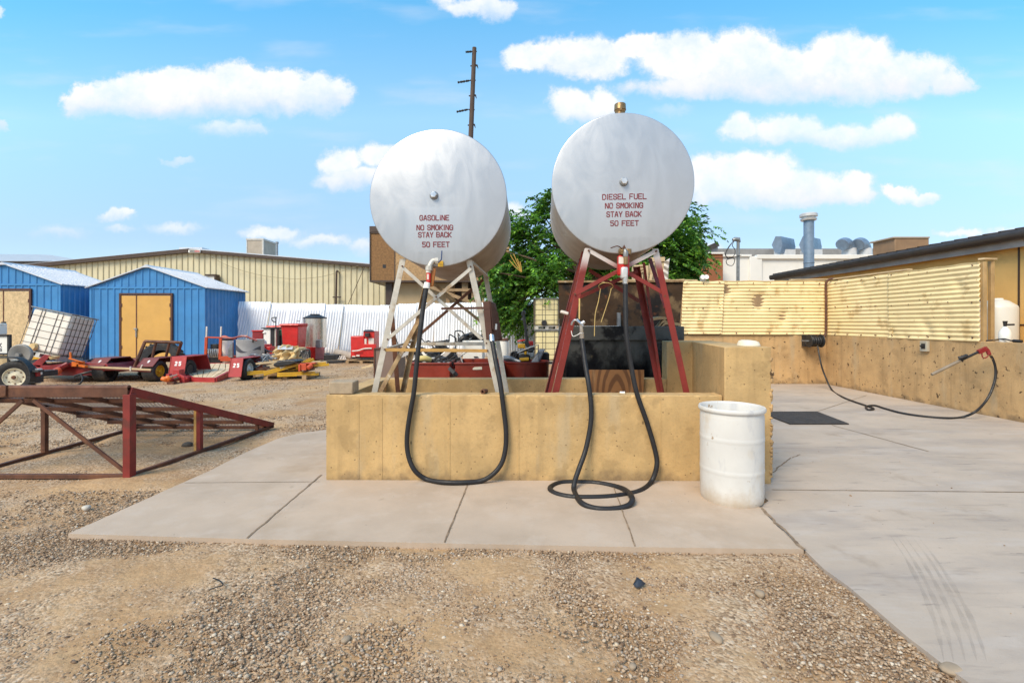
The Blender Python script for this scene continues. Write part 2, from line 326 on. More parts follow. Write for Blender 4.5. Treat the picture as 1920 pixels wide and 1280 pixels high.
m['ibc_yellow'] = M('yellowed_tote_plastic', (.66,.58,.32), .5, 0, .1, 2, [((.50,.42,.20), .5, 1.5, .5, .75)])
m['cage'] = M('tote_cage_wire', (.16,.14,.12), .5, .6, .15, 8)
m['blue'] = M('blue_painted_steel', (.042,.215,.49), .5, 0, .1, 1.2, [((.25,.21,.16), .6, 3, .5, .12, 'low', (1,1,1), .4), ((.065,.28,.58), .5, 1.7, .5, .8, 'noise', (1,1,.3)), ((.03,.10,.25), .4, 3, .6, .8)], bump=.001, bs=9)
m['white_roof'] = M('pale_metal_roof', (.60,.62,.66), .35, .35, .06, 2)
m['door_yellow'] = M('ochre_yellow_door', (.60,.345,.09), .6, 0, .06, 1.5, [((.46,.25,.06), .5, 2.6, .55, .8)])
def osb(name, c, d): return M(name, c, .8, 0, .22, 9, [(d, .85, 16, .55, .68, 'noise', (1,1,2.5)), (tuple(x*1.35 for x in c), .7, 13, .58, .72, 'noise', (2.5,1,1)), (tuple(x*.6 for x in d), .6, 30, .62, .75)], bump=.002, bs=25)
m['osb'] = osb('pale_chipboard', (.56,.42,.24), (.34,.22,.10))
m['osb_brown'] = osb('brown_chipboard', (.23,.12,.045), (.12,.055,.02))
m['tan_steel'] = M('tan_wall_panel', (.62,.565,.385), .55, 0, .05, .6, [((.42,.36,.21), .5, .8, .5, .8, 'noise', (1,1,.2))])
m['tan_dark'] = M('tan_wall_seam', (.48,.425,.275), .6, 0, .1, 2)
m['brown_trim'] = M('brown_trim', (.062,.038,.027), .5, 0, .15, 3)
m['fence_white'] = M('white_corrugated_steel', (.80,.84,.90), .5, .1, .05, 1.2, [((.58,.62,.70), .5, 2.2, .5, .75, 'noise', (1,1,.3)), ((.42,.40,.38), .5, 5, .68, .8)])
def corr_cream(name):
    return M(name, (.82,.65,.35), .6, 0, .06, 2, [((.85,.71,.45), .5, 1.2, .5, .75), ((.40,.24,.07), .55, 2.4, .55, .68), ((.16,.085,.03), .85, 9, .675, .72, 'noise', (1,1,1.2)), ((.10,.05,.02), .9, 16, .68, .72)], bump=.003, bs=7)
m['corr'] = corr_cream('cream_corrugated_steel')
m['bark'] = M('bark', (.12,.08,.05), .9, 0, .3, 9, bump=.006, bs=25)
m['pole'] = M('weathered_pole_wood', (.085,.058,.045), .85, 0, .25, 3, stretch=(4,4,.4), bump=.004, bs=20)
m['wood'] = M('weathered_wood', (.33,.22,.12), .8, 0, .2, 4, [((.16,.095,.045), .6, 6, .5, .7, 'noise', (.2,1,1))], bump=.002, bs=30)
m['wood_pale'] = M('pale_timber', (.58,.44,.26), .75, 0, .12, 4, [((.36,.23,.11), .5, 7, .52, .72, 'noise', (.3,.3,2))], bump=.001, bs=40)
m['plank'] = M('bleached_deck_planks', (.64,.50,.32), .8, 0, .15, 3, [((.34,.25,.14), .7, 5, .52, .7, 'noise', (.3,3,1))], bump=.002, bs=20)
m['post_tan'] = M('painted_tan_post', (.40,.27,.125), .7, 0, .15, 4, [((.20,.12,.05), .5, 5, .55, .75, 'noise', (1,1,.2))], bump=.001)
m['red'] = M('bright_red_paint', (.55,.022,.018), .38, 0, .12, 4, [((.36,.016,.014), .5, 3, .5, .75)])
m['red_trailer'] = M('sun_faded_red_paint', (.40,.036,.036), .45, 0, .16, 3, [((.24,.02,.02), .5, 3, .5, .7), ((.58,.22,.18), .4, 6, .62, .8)])
m['red_dark'] = M('dark_red_paint', (.24,.018,.022), .4, 0, .2, 4, [((.12,.012,.012), .6, 3, .5, .72)])
m['red_bin'] = M('stained_red_steel', (.26,.034,.018), .4, .1, .2, 3, [((.06,.01,.008), .8, 3, .56, .66, 'noise', (1.4,1.4,.3)), ((.34,.09,.05), .4, 9, .55, .75)])
m['maroon'] = M('maroon_trailer_paint', (.17,.035,.028), .5, 0, .2, 4, [((.09,.035,.025), .6, 4, .5, .7)])
m['orange'] = M('orange_paint', (.72,.16,.015), .45, 0, .15, 5)
m['orange_frame'] = M('orange_red_frame', (.52,.075,.025), .45, 0, .15, 5, [((.62,.30,.2), .5, 7, .6, .8)])
m['yellow'] = M('yellow_paint', (.60,.34,.02), .42, 0, .12, 4, [((.35,.17,.02), .7, 5, .58, .75)])
m['green'] = M('green_plastic', (.03,.28,.13), .45, 0, .12, 4)
m['brass'] = M('aged_brass', (.30,.19,.09), .4, .7, .25, 9)
m['letter'] = M('stencil_red_paint', (.17,.022,.030), .6, 0, .2, 40, [((.48,.34,.35), .75, 42, .58, .72)])
m['letter_white'] = M('white_lettering', (.82,.80,.78), .6, 0, .05, 20)
m['letter_black'] = M('black_lettering', (.02,.02,.02), .6, 0, .05, 20)
m['stucco'] = M('tan_stucco', (.52,.39,.23), .9, 0, .07, 1, [((.42,.29,.15), .5, 1.3, .5, .8)], bump=.004, bs=60)
m['stucco_ochre'] = M('ochre_block_wall', (.74,.45,.15), .9, 0, .1, .9, [((.50,.29,.09), .6, 1.1, .5, .7, 'noise', (1,1,2)), ((.44,.30,.13), .5, 2, .55, .8, 'noise', (1,1,3))], bump=.003, bs=40)
m['white_wall'] = M('off_white_wall', (.74,.73,.69), .8, 0, .05, .5, [((.60,.55,.46), .4, .7, .5, .8)])
m['rust_wall'] = M('rust_orange_wall', (.28,.105,.045), .8, 0, .12, .6, [((.20,.07,.03), .5, 2, .5, .75, 'noise', (1,1,.2))])
m['block_grey'] = M('grey_parapet_blocks', (.22,.21,.20), .85, 0, .2, 1.5)
m['duct'] = M('blue_grey_duct_steel', (.20,.27,.36), .42, .35, .12, 3, [((.14,.19,.26), .5, 4, .5, .75)])
m['duct_white'] = M('pale_duct_steel', (.58,.58,.58), .45, .3, .12, 3)
m['hvac'] = M('beige_cooler_cabinet', (.36,.30,.23), .6, 0, .12, 2)
m['hvac_brown'] = M('brown_cooler_cabinet', (.25,.155,.085), .6, 0, .12, 2)
m['gutter'] = M('grey_brown_gutter', (.055,.046,.044), .4, .2, .15, 3)
m['fascia'] = M('pale_grey_fascia', (.34,.30,.28), .5, .1, .15, 3)
m['mat'] = M('black_rubber_mat', (.035,.032,.032), .85, 0, .25, 8, [((.12,.10,.085), .5, 18, .55, .75)], bump=.003, bs=90)
m['lid'] = M('blotched_rusty_steel_sheet', (.055,.032,.018), .8, 0, .3, 2.2, spec=.15, layers=[((.010,.010,.011), .9, 2.4, .48, .60), ((.17,.11,.055), .8, 3.6, .53, .66), ((.16,.055,.025), .7, 5, .6, .72), ((.02,.02,.02), .7, 1.3, .55, .7)], bump=.004, bs=4)
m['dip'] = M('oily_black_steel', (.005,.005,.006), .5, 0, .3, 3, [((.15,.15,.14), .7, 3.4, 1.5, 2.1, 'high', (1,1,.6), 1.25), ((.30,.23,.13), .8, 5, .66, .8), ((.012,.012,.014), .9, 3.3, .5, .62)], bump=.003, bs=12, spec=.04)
m['cardboard'] = M('crumpled_cardboard', (.46,.30,.15), .85, 0, .15, 5, bump=.004, bs=14)
m['canvas'] = M('tan_canvas', (.62,.45,.22), .85, 0, .18, 4, [((.72,.66,.55), .6, 3, .55, .75)], bump=.01, bs=8)
m['cord'] = M('straw_yellow_cord', (.52,.37,.14), .8, 0, .15, 20)
m['cloth_white'] = M('off_white_cloth', (.66,.60,.54), .85, 0, .1, 10)
m['brick'] = M('tan_concrete_block', (.36,.28,.19), .9, 0, .15, 8, [((.24,.17,.11), .5, 12, .55, .75)], bump=.003, bs=50)
m['grainy'] = M('varnished_plywood', (.27,.125,.045), .5, 0, .15, 2, [((.10,.04,.015), .8, 4.5, .35, .75, 'wave', (1,1,.3)), ((.42,.25,.12), .5, 9, .6, .75, 'noise', (1,1,.15))])
m['foam'] = M('cream_dish', (.76,.70,.56), .6, 0, .05, 9)
# ------------------------------------------------------------------ ground, slab, drive
def gravel_mat():
    mt = bpy.data.materials.new('gravel_and_dirt'); mt.use_nodes = True; nt = mt.node_tree; N, L = nt.nodes, nt.links; b = N['Principled BSDF']
    tc = N.new('ShaderNodeTexCoord'); geo = N.new('ShaderNodeNewGeometry')
    def nz(sc, det=6, ro=.6):
        q = N.new('ShaderNodeTexNoise'); q.inputs['Scale'].default_value = sc; q.inputs['Detail'].default_value = det; q.inputs['Roughness'].default_value = ro; L.new(geo.outputs['Position'], q.inputs['Vector']); return q
    def ramp(x, stops):
        q = N.new('ShaderNodeValToRGB'); L.new(x, q.inputs[0]); e = q.color_ramp.elements
        e[0].position, e[0].color = stops[0][0], stops[0][1]+(1,); e[1].position, e[1].color = stops[-1][0], stops[-1][1]+(1,)
        for p, c in stops[1:-1]: k = e.new(p); k.color = c+(1,)
        return q.outputs[0]
    def mix(f, a, c):
        q = N.new('ShaderNodeMix'); q.data_type = 'RGBA'; L.new(f, q.inputs[0]); L.new(a, q.inputs[6]); L.new(c, q.inputs[7]); return q.outputs[2]
    dirt = ramp(nz(1.1, 9, .65).outputs[0], [(.3, (.24,.132,.066)), (.45, (.40,.245,.122)), (.6, (.53,.352,.19)), (.75, (.57,.41,.25))])
    fine = ramp(nz(55, 4).outputs[0], [(.35, (.25,.14,.07)), (.65, (.56,.375,.21))])
    d2 = N.new('ShaderNodeMix'); d2.data_type = 'RGBA'; d2.inputs[0].default_value = .35; L.new(dirt, d2.inputs[6]); L.new(fine, d2.inputs[7])
    vo = N.new('ShaderNodeTexVoronoi'); vo.inputs['Scale'].default_value = 62; L.new(geo.outputs['Position'], vo.inputs['Vector'])
    sp = N.new('ShaderNodeSeparateColor'); L.new(vo.outputs['Color'], sp.inputs[0])
    stone = ramp(sp.outputs[0], [(0, (.15,.10,.065)), (.3, (.34,.23,.145)), (.6, (.48,.345,.23)), (.85, (.57,.44,.31)), (1, (.62,.52,.41))])
    mk = N.new('ShaderNodeMapRange'); mk.interpolation_type = 'SMOOTHSTEP'; L.new(nz(.9, 8, .68).outputs[0], mk.inputs[0]); mk.inputs[1].default_value = .40; mk.inputs[2].default_value = .6; mk.inputs[4].default_value = .8
    col = mix(mk.outputs[0], d2.outputs[2], stone)
    # dark earth patches: under the ramp and by the middle of the yard
    sx = N.new('ShaderNodeSeparateXYZ'); L.new(geo.outputs['Position'], sx.inputs[0])
    L.new(col, b.inputs['Base Color']); b.inputs['Roughness'].default_value = .93; b.inputs['Specular IOR Level'].default_value = .2
    inv = N.new('ShaderNodeMath'); inv.operation = 'SUBTRACT'; inv.inputs[0].default_value = .6; L.new(vo.outputs['Distance'], inv.inputs[1])
    mu = N.new('ShaderNodeMath'); mu.operation = 'MULTIPLY'; L.new(inv.outputs[0], mu.inputs[0]); L.new(mk.outputs[0], mu.inputs[1])
    b1 = N.new('ShaderNodeBump'); b1.inputs['Distance'].default_value = .009; L.new(mu.outputs[0], b1.inputs['Height'])
    b2 = N.new('ShaderNodeBump'); b2.inputs['Distance'].default_value = .045; L.new(nz(3.5, 8, .65).outputs[0], b2.inputs['Height']); L.new(b1.outputs[0], b2.inputs['Normal'])
    L.new(b2.outputs[0], b.inputs['Normal']); return mt
m['gravel'] = gravel_mat()
GZ = -.014
def vnoise(x, y, s, seed=0):                                     # value noise in numpy
    x = x*s+seed*17.3+100; y = y*s+seed*9.1+100; xi = np.floor(x).astype(int); yi = np.floor(y).astype(int); fx = x-xi; fy = y-yi
    h = lambda a, b: np.modf(np.abs(np.sin(a*127.1+b*311.7+seed*74.7)*43758.5453))[0]
    fx = fx*fx*(3-2*fx); fy = fy*fy*(3-2*fy)
    return (h(xi,yi)*(1-fx)+h(xi+1,yi)*fx)*(1-fy)+(h(xi,yi+1)*(1-fx)+h(xi+1,yi+1)*fx)*fy
SLAB = [(128,1000),(213,962),(393,882),(455,850),(520,822),(560,812),(612,805),(640,800),(640,760),(1380,760),(1424,950),(1446,974),(1463,992),(1482,1010),(1507,1029),(1190,1025),(835,1018),(465,1010)]
SLABW = [G(x, y, .02) for x, y in SLAB]
DR = [(1424,950),(1446,974),(1463,992),(1482,1010),(1507,1029),(1545,1066),(1590,1098),(1640,1140),(1700,1192),(1755,1234),(1815,1278)]
DRW = [G(x, y, .008) for x, y in DR]
DRIVE = DRW+[Vector((2.25,1.6,.008)),Vector((8.6,1.6,.008)),Vector((8.6,12.6,.008)),Vector((2.45,12.6,.008)),Vector((2.4,6.4,.008)),Vector((2.3,4.3,.008))]
DRIVE[len(DRW)] = Vector((2.22,1.6,.008))
def inside(x, y, poly):
    r = np.zeros(x.shape, bool); k = len(poly)
    for i in range(k):
        a, b = poly[i], poly[(i+1) % k]
        c = ((a[1] > y) != (b[1] > y)) & (x < (b[0]-a[0])*(y-a[1])/(b[1]-a[1]+1e-12)+a[0]); r ^= c
    return r
def flat(name, poly, z, mat, thick):
    me = bpy.data.meshes.new(name); bm = bmesh.new()
    f = bm.faces.new([bm.verts.new((p[0], p[1], z)) for p in poly]); bm.normal_update()
    if f.normal.z < 0: f.normal_flip()
    r = bmesh.ops.extrude_face_region(bm, geom=[f]); top = [v for v in r['geom'] if isinstance(v, bmesh.types.BMVert)]
    for v in bm.verts:
        if v not in top: v.co.z -= thick
    bmesh.ops.recalc_face_normals(bm, faces=bm.faces); bm.to_mesh(me); bm.free(); me.materials.append(mat)
    o = bpy.data.objects.new(name, me); C.objects.link(o); return o
def ground():
    b = MB(); xs = sorted(set([-600,-200,-60,60,200,600]+[round(-10+.1*i, 2) for i in range(0, 201)])); ys = sorted(set([-200,-30,0,14,25,40,120,900]+[round(1.2+.1*i, 2) for i in range(0, 100)]))
    X, Y = np.meshgrid(np.array(xs, float), np.array(ys, float)); amp = np.clip((15-np.hypot(X, Y))/5, 0, 1)
    Z = GZ+amp*((vnoise(X, Y, 1.6, 1)-.5)*.03+(vnoise(X, Y, 4, 2)-.5)*.018)-.004
    d = inside(X, Y, DRIVE) | inside(X, Y, SLABW); Z = np.where(d, np.minimum(Z, GZ-.012), Z)
    Z = Z+np.where((X > -6) & (X < -2.9) & (Y > 4.6) & (Y < 7.2), .022*vnoise(X, Y, 2.3, 5), 0)*(~d)
    b.v = [Vector(q) for q in zip(X.ravel(), Y.ravel(), Z.ravel())]; nx = len(xs)
    b.f = [(j*nx+i, j*nx+i+1, (j+1)*nx+i+1, (j+1)*nx+i) for j in range(len(ys)-1) for i in range(nx-1)]
    struct(b.build('ground', m['gravel'], smooth=80), 'gravel and dirt yard')
ground()
struct(flat('pavement', SLABW, .02, m['slab'], .10), 'pale concrete apron below the tanks')
struct(flat('driveway', DRIVE, .008, m['drive'], .10), 'grey concrete drive beside the retaining wall')
def joints():
    b = MB()
    def ln(a, c, z, w=.012, k=10, jit=.006):
        a, c = G(*a, z), G(*c, z); pts = []
        for i in range(k+1): p = a.lerp(c, i/k); p.x += random.uniform(-jit, jit); p.z = z+.004; pts.append(p)
        s = (c-a).normalized().cross(Vector((0,0,1)))*w/2
        for i in range(k): ww = s*random.uniform(.7, 1.3); b.add([pts[i]-ww, pts[i]+ww, pts[i+1]+ww, pts[i+1]-ww], [(0,1,2,3)])
    z = .02
    ln((603,890), (463,1009), z, .015, 16); ln((877,909), (833,1017), z, .012, 14, .003); ln((1150,912), (1191,1024), z, .011, 14, .003); ln((345,905), (600,903), z, .007, 12, .003)
    z = .008
    ln((1447,918), (1960,923), z, .012, 14, .003); ln((1560,797), (1740,846), z, .014, 14); ln((1533,771), (1625,741), z, .012, 10, .003); ln((1425,951), (1507,1030), z+.012, .022, 12, .012)
    crk = [(1450,886),(1458,876),(1470,868),(1484,858),(1500,852)]
    for q, w in zip(crk, crk[1:]): ln(q, w, z, .012, 4, .012)
    struct(b.build('joint', m['joint']), 'joints and cracks in the concrete')
    b = MB()
    for k, dx in enumerate((-.10, -.055, 0, .055, .10)):
        pts = [G(x, y, .012)+Vector((dx, 0, .0005*k)) for x, y in ((1692,1000),(1725,1045),(1755,1095),(1782,1150),(1800,1200),(1810,1240))]
        pts = smoothpath(pts, 6)
        for i in range(len(pts)-1):
            w = Vector((.017*min(1, i/9, (len(pts)-2-i)/9+.1)*(.8+.2*math.sin(i*.9+k)), 0, 0)); b.add([pts[i]-w, pts[i]+w, pts[i+1]+w, pts[i+1]-w], [(0,1,2,3)])
    struct(b.build('tyre_track', m['tyre_mark']), 'tyre track on the drive')
joints()
# ------------------------------------------------------------------ loose stones
def pebble_mat():
    mt = bpy.data.materials.new('pebble'); mt.use_nodes = True; N, L = mt.node_tree.nodes, mt.node_tree.links; b = N['Principled BSDF']
    g = N.new('ShaderNodeNewGeometry'); r = N.new('ShaderNodeValToRGB'); L.new(g.outputs['Random Per Island'], r.inputs[0]); e = r.color_ramp.elements
    st = [(0,(.11,.07,.045)),(.1,(.21,.135,.083)),(.3,(.31,.205,.125)),(.55,(.39,.27,.17)),(.75,(.46,.33,.215)),(.86,(.33,.275,.225)),(.95,(.52,.41,.285)),(1,(.60,.51,.40))]
    e[0].color = st[0][1]+(1,); e[1].position = 1; e[1].color = st[-1][1]+(1,)
    for p, c in st[1:-1]: k = e.new(p); k.color = c+(1,)
    n = N.new('ShaderNodeTexNoise'); n.inputs['Scale'].default_value = 90; L.new(g.outputs['Position'], n.inputs['Vector'])
    x = N.new('ShaderNodeMix'); x.data_type = 'RGBA'; x.blend_type = 'OVERLAY'; x.inputs[0].default_value = .5; L.new(r.outputs[0], x.inputs[6]); L.new(n.outputs[0], x.inputs[7])
    L.new(x.outputs[2], b.inputs['Base Color']); b.inputs['Roughness'].default_value = .85; b.inputs['Specular IOR Level'].default_value = .3; return mt
m['pebble'] = pebble_mat()
def ico(sub):
    bm = bmesh.new(); bmesh.ops.create_icosphere(bm, subdivisions=sub, radius=1); v = np.array([q.co[:] for q in bm.verts]); f = np.array([[q.index for q in w.verts] for w in bm.faces]); bm.free(); return v, f
def pebbles(name, x, y, sz, sub, mat):
    v0, f0 = ico(sub); nv = len(v0); k = len(x); var = []
    for i in range(10): var.append(v0*(1+rng.normal(0, .13, (nv, 1)))*np.array([1, rng.uniform(.6,.85), rng.uniform(.32,.5)]))
    var = np.array(var)[rng.integers(0, 10, k)]*sz[:, None, None]
    def rot(ax, a):
        c, s = np.cos(a), np.sin(a); m_ = np.zeros((k,3,3)); i, j = {'x':(1,2),'z':(0,1)}[ax]; o = 3-i-j
        m_[:,o,o] = 1; m_[:,i,i] = c; m_[:,j,j] = c; m_[:,i,j] = -s; m_[:,j,i] = s; return m_
    RT = rot('z', rng.uniform(0, 6.28, k)) @ rot('x', rng.normal(0, .35, k))
    V_ = np.einsum('kij,knj->kni', RT, var)+np.stack([x, y, GZ+sz*rng.uniform(-.2, .22, k)], 1)[:, None, :]
    F_ = (f0[None]+np.arange(k)[:, None, None]*nv).reshape(-1, 3); me = bpy.data.meshes.new(name)
    me.vertices.add(k*nv); me.vertices.foreach_set('co', V_.astype(np.float32).ravel()); me.loops.add(F_.size); me.loops.foreach_set('vertex_index', F_.astype(np.int32).ravel())
    me.polygons.add(len(F_)); me.polygons.foreach_set('loop_start', np.arange(0, F_.size, 3, dtype=np.int32)); me.polygons.foreach_set('loop_total', np.full(len(F_), 3, np.int32))
    me.polygons.foreach_set('use_smooth', np.ones(len(F_), bool)); me.update(); me.validate(); me.materials.append(mat)
    o = bpy.data.objects.new(name, me); C.objects.link(o); return o
def scatter(x0, x1, y0, y1, n, lo, hi, thr):
    x = rng.uniform(x0, x1, n); y = rng.uniform(y0, y1, n)
    dens = .55*vnoise(x, y, 1.5, 3)+.3*vnoise(x, y, 4.2, 4)+.15*vnoise(x, y, 11, 6)
    keep = (rng.uniform(0, 1, n) < np.clip((dens-thr)*4.5+.06, .05, 1)) & ~inside(x, y, SLABW) & ~inside(x, y, DRIVE)
    keep &= (np.abs(x) < y*1.13+.3)
    keep &= ~((x > -1.9) & (x < 2.6) & (y > 4.6) & (y < 6.5))
    x, y = x[keep], y[keep]; s = lo+(hi-lo)*rng.beta(1.3, 4, len(x)); return x, y, s
def stones():
    a = scatter(-4.6, 3.2, 1.95, 3.75, 58000, .005, .0205, .36); b = scatter(-9, -1.2, 3.6, 8.5, 46000, .007, .024, .38)
    x = np.concatenate([a[0], b[0]]); y = np.concatenate([a[1], b[1]]); s = np.concatenate([a[2], b[2]])
    f = scatter(-4.6, 3.2, 1.95, 3.7, 90000, .002, .0065, .22); f2 = scatter(-4.8, -1.4, 3.6, 5.2, 16000, .0025, .007, .32)
    x = np.concatenate([x, f[0], f2[0]]); y = np.concatenate([y, f[1], f2[1]]); s = np.concatenate([s, f[2], f2[2]])
    o = pebbles('gravel', x, y, s, 1, m['pebble']); o['kind'] = 'stuff'; o['label'] = 'loose gravel on the yard'
    c = scatter(-22, -.9, 8.5, 21, 34000, .011, .030, .44)
    o = pebbles('far_gravel', c[0], c[1], c[2], 0 or 1, m['pebble']); o['kind'] = 'stuff'; o['label'] = 'gravel in the back of the yard'
    k = 420; x = rng.uniform(-3.2, 4.5, k); y = rng.uniform(2.6, 6.5, k); on = (inside(x, y, SLABW) & (y < 4.78)) | (inside(x, y, DRIVE) & (x > 2.7) & (rng.uniform(0,1,k) < .5)); on |= False
    g_ = pebbles('grit', x[on], y[on], rng.uniform(.002, .007, on.sum())*np.where(rng.uniform(0,1,on.sum()) < .06, 2.2, 1), 1, m['pebble']); g_.location.z = -GZ+.013; g_['kind'] = 'stuff'; g_['label'] = 'grit and small stones strewn over the concrete'
stones()
def rock(px, py, r, mat, label, sq=(1,.75,.6), group=None):
    g = G(px, py, GZ); bm = bmesh.new(); bmesh.ops.create_icosphere(bm, subdivisions=2, radius=r)
    for v in bm.verts: v.co = Vector((v.co.x*sq[0], v.co.y*sq[1], v.co.z*sq[2]))*(1+.16*math.sin(v.co.x*40/r*.03+v.co.z*3/r)+random.uniform(-.05,.05))
    me = bpy.data.meshes.new('rock'); bm.to_mesh(me); bm.free(); me.polygons.foreach_set('use_smooth', [True]*len(me.polygons)); me.materials.append(mat)
    o = bpy.data.objects.new('rock', me); C.objects.link(o); o.location = g+Vector((0,0,r*sq[2]*.5)); o.rotation_euler.z = random.uniform(0, 3); tag(o, label, 'rock', group)
m['rock_pale'] = M('pale_river_stone', (.52,.47,.40), .8, 0, .1, 12); m['rock_dark'] = M('dark_stone', (.10,.085,.07), .85, 0, .25, 9); m['rock_tan'] = M('tan_stone', (.34,.26,.18), .85, 0, .15, 10)
rock(162,955,.042,m['rock_pale'],'smooth pale stone by the left edge of the concrete apron',(1.2,.75,.6)); rock(352,838,.075,m['rock_dark'],'dark lump of stone beneath the ramp')
rock(142,1003,.035,m['rock_tan'],'tan stone at the left corner of the apron'); rock(1425,1117,.035,m['rock_tan'],'flat tan stone in the gravel right of centre')
rock(1343,1200,.038,m['rock_tan'],'longish brown stone near the bottom of the gravel',(1.3,.7,.5)); rock(1785,1258,.05,m['rock_tan'],'grey stone at the edge of the drive near the bottom',(1.3,.9,.35)); rock(1186,1252,.022,m['rock_tan'],'tan pebble low in the middle gravel'); rock(648,1202,.024,m['rock_tan'],'tan pebble in bare dirt left of centre',(1.2,.8,.6))
def twig():
    t = MB(); t.tube(smoothpath([G(392,1105,.0),G(405,1100,.012),G(418,1096,.012),G(412,1088,.01),G(400,1083,.005)]), .004, 5)
    tag(t.build('twig', m['rubber']), 'black bent twig on the gravel', 'twig')
    t = MB(); a = [G(1187,1095,GZ+.02),G(1194,1081,.05),G(1202,1086,.03),G(1211,1094,GZ+.02),G(1200,1100,GZ+.02),G(1192,1101,GZ+.02)]; c = sum(a, Vector())/6+Vector((0,.02,.02))
    t.add(a+[c], [(i,(i+1)%6,6) for i in range(6)]); tag(t.build('plastic_scrap', M('dark_blue_scrap', (.035,.045,.065), .5), solid=.004), 'crumpled dark blue scrap on the gravel', 'scrap')
twig()
# ------------------------------------------------------------------ containment walls
def shell(name, label, q0, q1, mat, parent=None):                            # wall between two plan quads
    b = MB(); b.hexa([Vector(p) for p in q0]+[Vector(p) for p in q1]); return b
WT = .875
wc = thing('containment_wall', 'low ochre concrete box wall holding the two fuel tanks, with a tall pier at its right', 'wall', (0, 4.83, 0))
XL, XR = -1.868, 2.12
def wbox(a, z1, mat=m['wall'], name='wall', bev=.006):
    b = MB(); k = [Vector((x, y, -.06)) for x, y in a]; b.hexa(k+[Vector((x, y, z1)) for x, y in a]); return b.build(name, mat, wc, bevel=bev)
b = MB(); ns = 110                                                            # front wall: arrises chipped along its length
def chip(): return random.uniform(.018,.034) if random.random() < .07 else random.uniform(.003,.010)
for i in range(ns+1):
    f = i/ns; x = XL+(2.10-XL)*f; y0, y1 = 4.83-.03*f, 5.02-.02*f; c0, c1 = chip(), chip(); zz = WT+random.uniform(-.002,.002)
    b.v += [Vector((x,y0,-.06)),Vector((x,y0,WT-c0*random.uniform(.7,1.5))),Vector((x,y0+c0,zz)),Vector((x,y1-c1,zz)),Vector((x,y1,WT-c1)),Vector((x,y1,-.06))]
for i in range(ns): b.f += [(6*i+k, 6*i+k+1, 6*i+k+7, 6*i+k+6) for k in range(5)]
b.f += [tuple(range(6)), tuple(6*ns+k for k in range(6))]; b.build('front_wall', m['wall'], wc, smooth=25)
wbox([(XL,5.022),(XL+.2,5.022),(-1.62,6.2),(-1.82,6.2)], WT, name='side_wall')
wbox([(-1.82,6.202),(2.0,6.202),(2.0,6.40),(-1.82,6.40)], WT-.002, name='back_wall')
b = MB(); pl = [(2.103,4.75),(2.565,4.75),(2.66,6.42),(2.003,6.42),(2.003,6.205),(2.33,6.205)]
b.prism([Vector((x,y,-.06)) for x,y in pl], (0,0,1.42)); b.build('pier', m['wall'], wc, bevel=.008)
b = MB()
for z in sorted(random.uniform(.0,1.2)**1.25+.02 for _ in range(46)):                                            # broken, stony outer edge of the pier
    b.box((2.562+random.uniform(-.008,.006), 4.757+random.uniform(0,.03), z), (.03, .05, random.uniform(.015,.06)), Euler((random.uniform(-.3,.3),random.uniform(-.4,.4),.6)).to_matrix())
b.build('broken_edge', m['wall_pitted'], wc, bevel=.008)
b = MB(); b.mm((XL+.2,5.02,-.05),(2.1,6.2,.28)); struct(b.build('containment_floor', m['gravel']), 'floor inside the containment wall')
b = MB()                                                                      # form seams pressed into the wall face
for px, w in ((672,.016),(716,.012),(843,.014),(972,.014),(1110,.012),(1238,.014)):
    p = P(px, 800, 4.83); b.mm((p.x-w/2, 4.8265-(p.x-XL)*.0075, .03), (p.x+w/2, 4.86, WT-.03))
b.build('form_seam', conc('seam_concrete', (.495,.328,.143), (.28,.185,.085), (.12,.075,.035), 13, .42, .73), wc)
